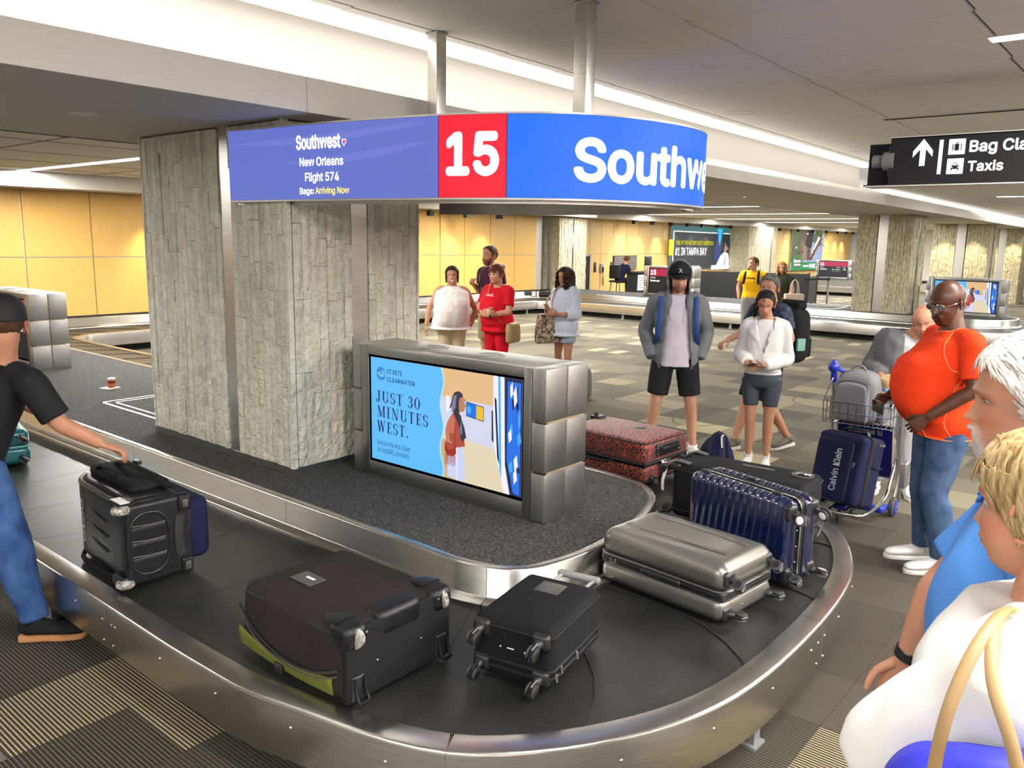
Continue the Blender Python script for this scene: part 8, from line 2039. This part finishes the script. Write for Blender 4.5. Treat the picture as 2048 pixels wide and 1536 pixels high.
p.shirt(CL['orange'], sleeve=.80, hem=.83, infl=.014, flare=.012, name='top', amp=.005, sinf=(.012, .026), bulge=.006, ws=(6, 6, 6))
kk = p.k
def onshirt(pts, r=.0022, nm='seam', m=None):
    so = [o_ for o_ in p.t.children if o_.name.startswith('top')][0]; from mathutils.bvhtree import BVHTree
    bv = BVHTree.FromPolygons([v_.co for v_ in so.data.vertices], [tuple(q.vertices) for q in so.data.polygons]); Q = cr(pts, 8); out = []
    for q in Q:
        h_ = bv.find_nearest(Vector(q)); out.append(h_[0] + h_[1] * .0015)
    return obj(nm, tube(out, r, 6), m or CL['seam'], p.t)
onshirt([(-.10 * kk, .06, 1.47 * kk), (-.15 * kk, .12, 1.36 * kk), (-.20 * kk, .10, 1.26 * kk), (-.22 * kk, .03, 1.24 * kk)]); onshirt([(-.22 * kk, .03, 1.24 * kk), (-.22, .06, 1.12), (-.20, .10, .98), (-.19, .04, .88)])
onshirt([(.0, .20, .865 * kk), (-.12, .18, .85 * kk), (-.22, .06, .84 * kk), (-.22, -.10, .84 * kk)]); onshirt([(.07 * kk, .06, 1.47 * kk), (0, .085, 1.445 * kk), (-.07 * kk, .06, 1.475 * kk), (-.085 * kk, -.02, 1.50 * kk)])
p.shoe('L', M['shoe_white'], L=.30); p.shoe('R', M['shoe_white'], L=.30)
ph = thing('mobile_phone', 'phone with a lit blue screen held beside the man in orange', 'phone', (0, 0, 0)); w_ = Matrix.Translation(loc) @ Matrix.Rotation(p.t.rotation_euler[2], 4, 'Z'); ph.matrix_world = w_ @ Matrix.Translation((.02, .40, 1.02)) @ Matrix.Rotation(PI, 4, 'Z')
mb = rbox((.15, .012, .075), .005, 2, 1); obj('phone_body', mb, M['phone'], ph); mb = rbox((.12, .002, .062), .0008, 1, 1, c=(0, .007, 0)); obj('phone_screen', mb, emit('phone_light', (.10, .35, .55, 1), .8), ph)

# ---- man in the black cap reaching over the belt
loc = (1.33, 4.50, 0)
p = Person('man in a black tee, black cap and blue jeans reaching over the belt', loc, yaw_dir(.72, -.35), 1.78, 'pink', vox=.008, girth=1.12, det=2)
setw(p, head=(1.475, 4.455, 1.545), neck=(1.46, 4.45, 1.375), chest=(1.41, 4.49, 1.18), waist=(1.35, 4.53, .98), pel=(1.29, 4.55, .85), shR=(1.50, 4.27, 1.285), elR=(1.595, 4.19, 1.075), wrR=(1.755, 4.12, .955), shL=(1.49, 4.69, 1.31), elL=(1.62, 4.86, 1.12), wrL=(1.80, 5.00, .98),
     hipR=(1.31, 4.45, .84), knR=(1.375, 4.27, .47), anR=(1.415, 4.21, .090), hipL=(1.27, 4.63, .84), knL=(1.20, 4.75, .48), anL=(1.12, 4.85, .09), toeR=(1.415 + .75 - 0, 4.21 - .65, 0), toeL=(1.9, 4.2, 0))
p.J['toeR'] = (.25, 1, 0); p.J['toeL'] = (0, 1, 0)
p.body(hands=[('R', dict(dir=tuple(Matrix.Rotation(-p.t.rotation_euler[2], 3, 'Z') @ Vector((.75, -.45, -.35))), palm=(0, -.2, -1), curl=.5)), ('L', dict(curl=.4))], face=dict(jaw=1.02, nose=1.0), head=(1.75, -.22, 0))
p.pants(CL['jeans'], frac=1.93, infl=.016, linf=((0, 1, 1.93), (.014, .020, .026)), name='jeans', amp=.008)
p.shirt(CL['black'], sleeve=.85, hem=.86, infl=.018, name='tee', amp=.005, sinf=(.014, .026))
p.hair_cap(HR['brown'], .004); cp = cap(p, M['black_m'])
mb = MB(); mb.join(rbox((.003, .05, .018), .001, 1, 1, c=(.089, .02, .075))); p.H(mb, M['cart_blue'], 'cap_badge', cp); mb = rbox((.003, .05, .007), .001, 1, 1, c=(.090, .02, .062)); p.H(mb, CL['orange'], 'cap_badge', cp)
p.shoe('R', M['fab_black'], M['gumsole'], L=.29, sock=CL['black']); p.shoe('L', M['fab_black'], M['gumsole'], L=.29)

# ---- white-haired man, nearest group at the right
loc = (1.975, .20, 0)
p = Person('white-haired man with a short white goatee in a sky blue polo', loc, yaw_dir(-.12, .99), 1.81, 'pink', vox=.008, girth=1.02, depth=.95, belly=.6, sh=1.0, det=3)
NEAR1 = p
setw(p, elR=(2.14, .40, 1.17), wrR=(2.155, .455, .95), elL=(1.80, .06, 1.15), wrL=(1.80, .26, 1.02))
p.J['neck'] = (0, -.03, 1.485); p.J['head'] = (0, .03, 1.632)
p.body(hands=[('R', dict(curl=.3))], face=dict(w=1.04, jaw=1.0, nose=1.05, brow=1.5, cheek=1.0, lips=.7, lipc=.5, lip=(.85, .55, .52), beard=((1.15, 2.2, 3.4), 1.0, True), beardt=.011, browc=(.8, 1.1, 1.5), browd=.5, blush=.9, look=.2, chin=1.0, jowl=.5, eyeh=.5), head=(.0, -.06, 0), hsc=1.03, neckr=.066)
p.pants(CL['khaki'], frac=1.9, infl=.012)
p.shirt(CL['blue'], sleeve=.75, hem=.86, infl=.020, name='polo_shirt', amp=.006, sinf=(.016, .034), ws=(7, 7, 5))
mb = tube([(-.075, -.05, 1.52 * p.k), (-.085, .0, 1.51 * p.k), (-.06, .075, 1.465 * p.k), (-.02, .105, 1.42 * p.k)], [(.016, .006), (.022, .007), (.024, .007), (.014, .005)], 10, sub=4); obj('polo_collar', mb, CL['blue'], p.t)
mb = tube([(.075, -.05, 1.52 * p.k), (.085, .0, 1.51 * p.k), (.06, .075, 1.465 * p.k), (.02, .105, 1.42 * p.k)], [(.016, .006), (.022, .007), (.024, .007), (.014, .005)], 10, sub=4); obj('polo_collar', mb, CL['blue'], p.t)
p.hair_cap(HR['white'], .015, hl=.0, noise=.003, front=.060, back=-.05, fq=90, side=-.004)
p.tuft(HR['white'], 1500, 5, .030, .0020, .0155, spread=.15, hl=.002)
wt = MB(); ax = p.j('wrR') - p.j('elR'); ax /= np.linalg.norm(ax); _lathe_axis(p.j('wrR') - ax * .025, ax, [(.032, -.014), (.035, -.012), (.035, .012), (.032, .014)], 18, wt); wo = obj('watch', wt, M['black'], p.t)
for sd in 'RL': p.shoe(sd, M['shoe_grey'])

# ---- blonde woman nearest the viewer
loc = (1.463, .123, 0)
p = Person('blonde woman with a bob in a loose white top, nearest the viewer', loc, yaw_dir(.20, .98), 1.715, 'pink', vox=.008, girth=1.02, depth=1.05, sh=1.0, det=3)
BL = p
setw(p, shL=(1.27, .125, 1.41), elL=(1.285, .265, 1.235), wrL=(1.35, .35, 1.04), shR=(1.62, .11, 1.40), elR=(1.70, .15, 1.15), wrR=(1.74, .30, 1.0))
p.J['head'] = (0, .018, 1.636)
p.body(hands=[('L', dict(curl=.4))], face=dict(w=.98, jaw=.96, nose=.95, lips=1.1, lip=(.85, .5, .5), cheek=1.15, browc=(.5, .36, .25), blush=.8, jowl=.35, look=.25), head=(-.10, -.10, 0), hsc=.93, neckr=.056)
p.pants(CL['khaki'], frac=1.9, infl=.012)
p.shirt(CL['white'], sleeve=1.12, hem=.84, infl=.045, flare=.02, name='loose_top', amp=.013, sinf=(.026, .040), ws=(6, 6, 4))
p.hair_cap(HR['blonde'], .013, n=0, noise=.002, hl=-.002, back=-.07, fq=70, puff=lambda q: .004 * sstep(.03, .09, q[:, 2]))
rg = random.Random(21); roots = []
for a in np.arange(98, 263, 1.5):
    for z0 in (.098, .060, .02): roots.append((a + rg.uniform(-2, 2), z0, (.195 if z0 > .09 else .16 if z0 > .04 else .12) + rg.uniform(-.012, .012), (0, .004, 0)))
for a in list(np.arange(38, 102, 1.8)) + list(np.arange(259, 323, 1.8)):
    for z0 in (.100, .065): roots.append((a, z0, (.088 if z0 > .09 else .052) + .055 * min(1, (min(a, 360 - a) - 38) / 40) + rg.uniform(-.012, .012), (0, -.035, 0)))
p.locks(HR['blonde'], roots, n_seg=8, r=.0044, seed=22, jit=.003, off=.013, flat=.3, tip=.4, curl=.001)
roots = [(a + rg.uniform(-3, 3), .104, .060 + rg.uniform(-.012, .012), (.0, .004, 0)) for a in np.arange(-40, 41, 1.7)]
p.locks(HR['blonde'], roots, n_seg=6, r=.0044, seed=23, jit=.004, off=.010, flat=.3, tip=.2)
er = MB(); lathe((-.0765 * .98 - .006, -.004, -.040), [(0, -.004), (.0035, -.003), (.0045, 0), (.0035, .003), (0, .004)], 10, er); p.H(er, M['chrome'], 'earring')
for sd in 'RL': p.shoe(sd, M['shoe_grey'])
M['bag_blue'] = mat('royal_blue_bag', (.018, .022, .42, 1), .55, bump=.3, scale=60, bdist=.002)
bg = thing('shoulder_bag', 'royal blue shoulder bag with long tan straps on the blonde woman', 'bag', (1.165, .045, 1.085), math.radians(96))
def bgf(q): return [q[0] * (1 - .25 * q[2]), q[1] * (1 - 1.2 * max(0, q[2])), q[2] - .05 * (q[0] / .2) ** 2 * (1 if q[2] > 0 else 0)]
mb = rbox((.40, .12, .34), .05, 5, (6, 3, 6), c=(.02, 0, .10), fn=bgf); obj('body', mb, M['bag_blue'], bg)
Mi = bg.matrix_basis.inverted()
def bgw(pts): return [tuple(Mi @ Vector(q)) for q in pts]
for (a, r_) in (([(1.075, .185, 1.26), (1.085, .178, 1.40), (1.135, .165, 1.478), (1.215, .150, 1.512), (1.285, .145, 1.50)], .0082), ([(1.075, .075, 1.24), (1.085, .095, 1.38), (1.120, .135, 1.462), (1.20, .150, 1.506), (1.285, .142, 1.498)], .0082)):
    obj('strap', tube(bgw(a), [(r_, .0035)] * len(a), 8, sub=6, side=(1, .2, 0)), M['leather_strap'] if 'leather_strap' in M else M['leather_tan'], bg)
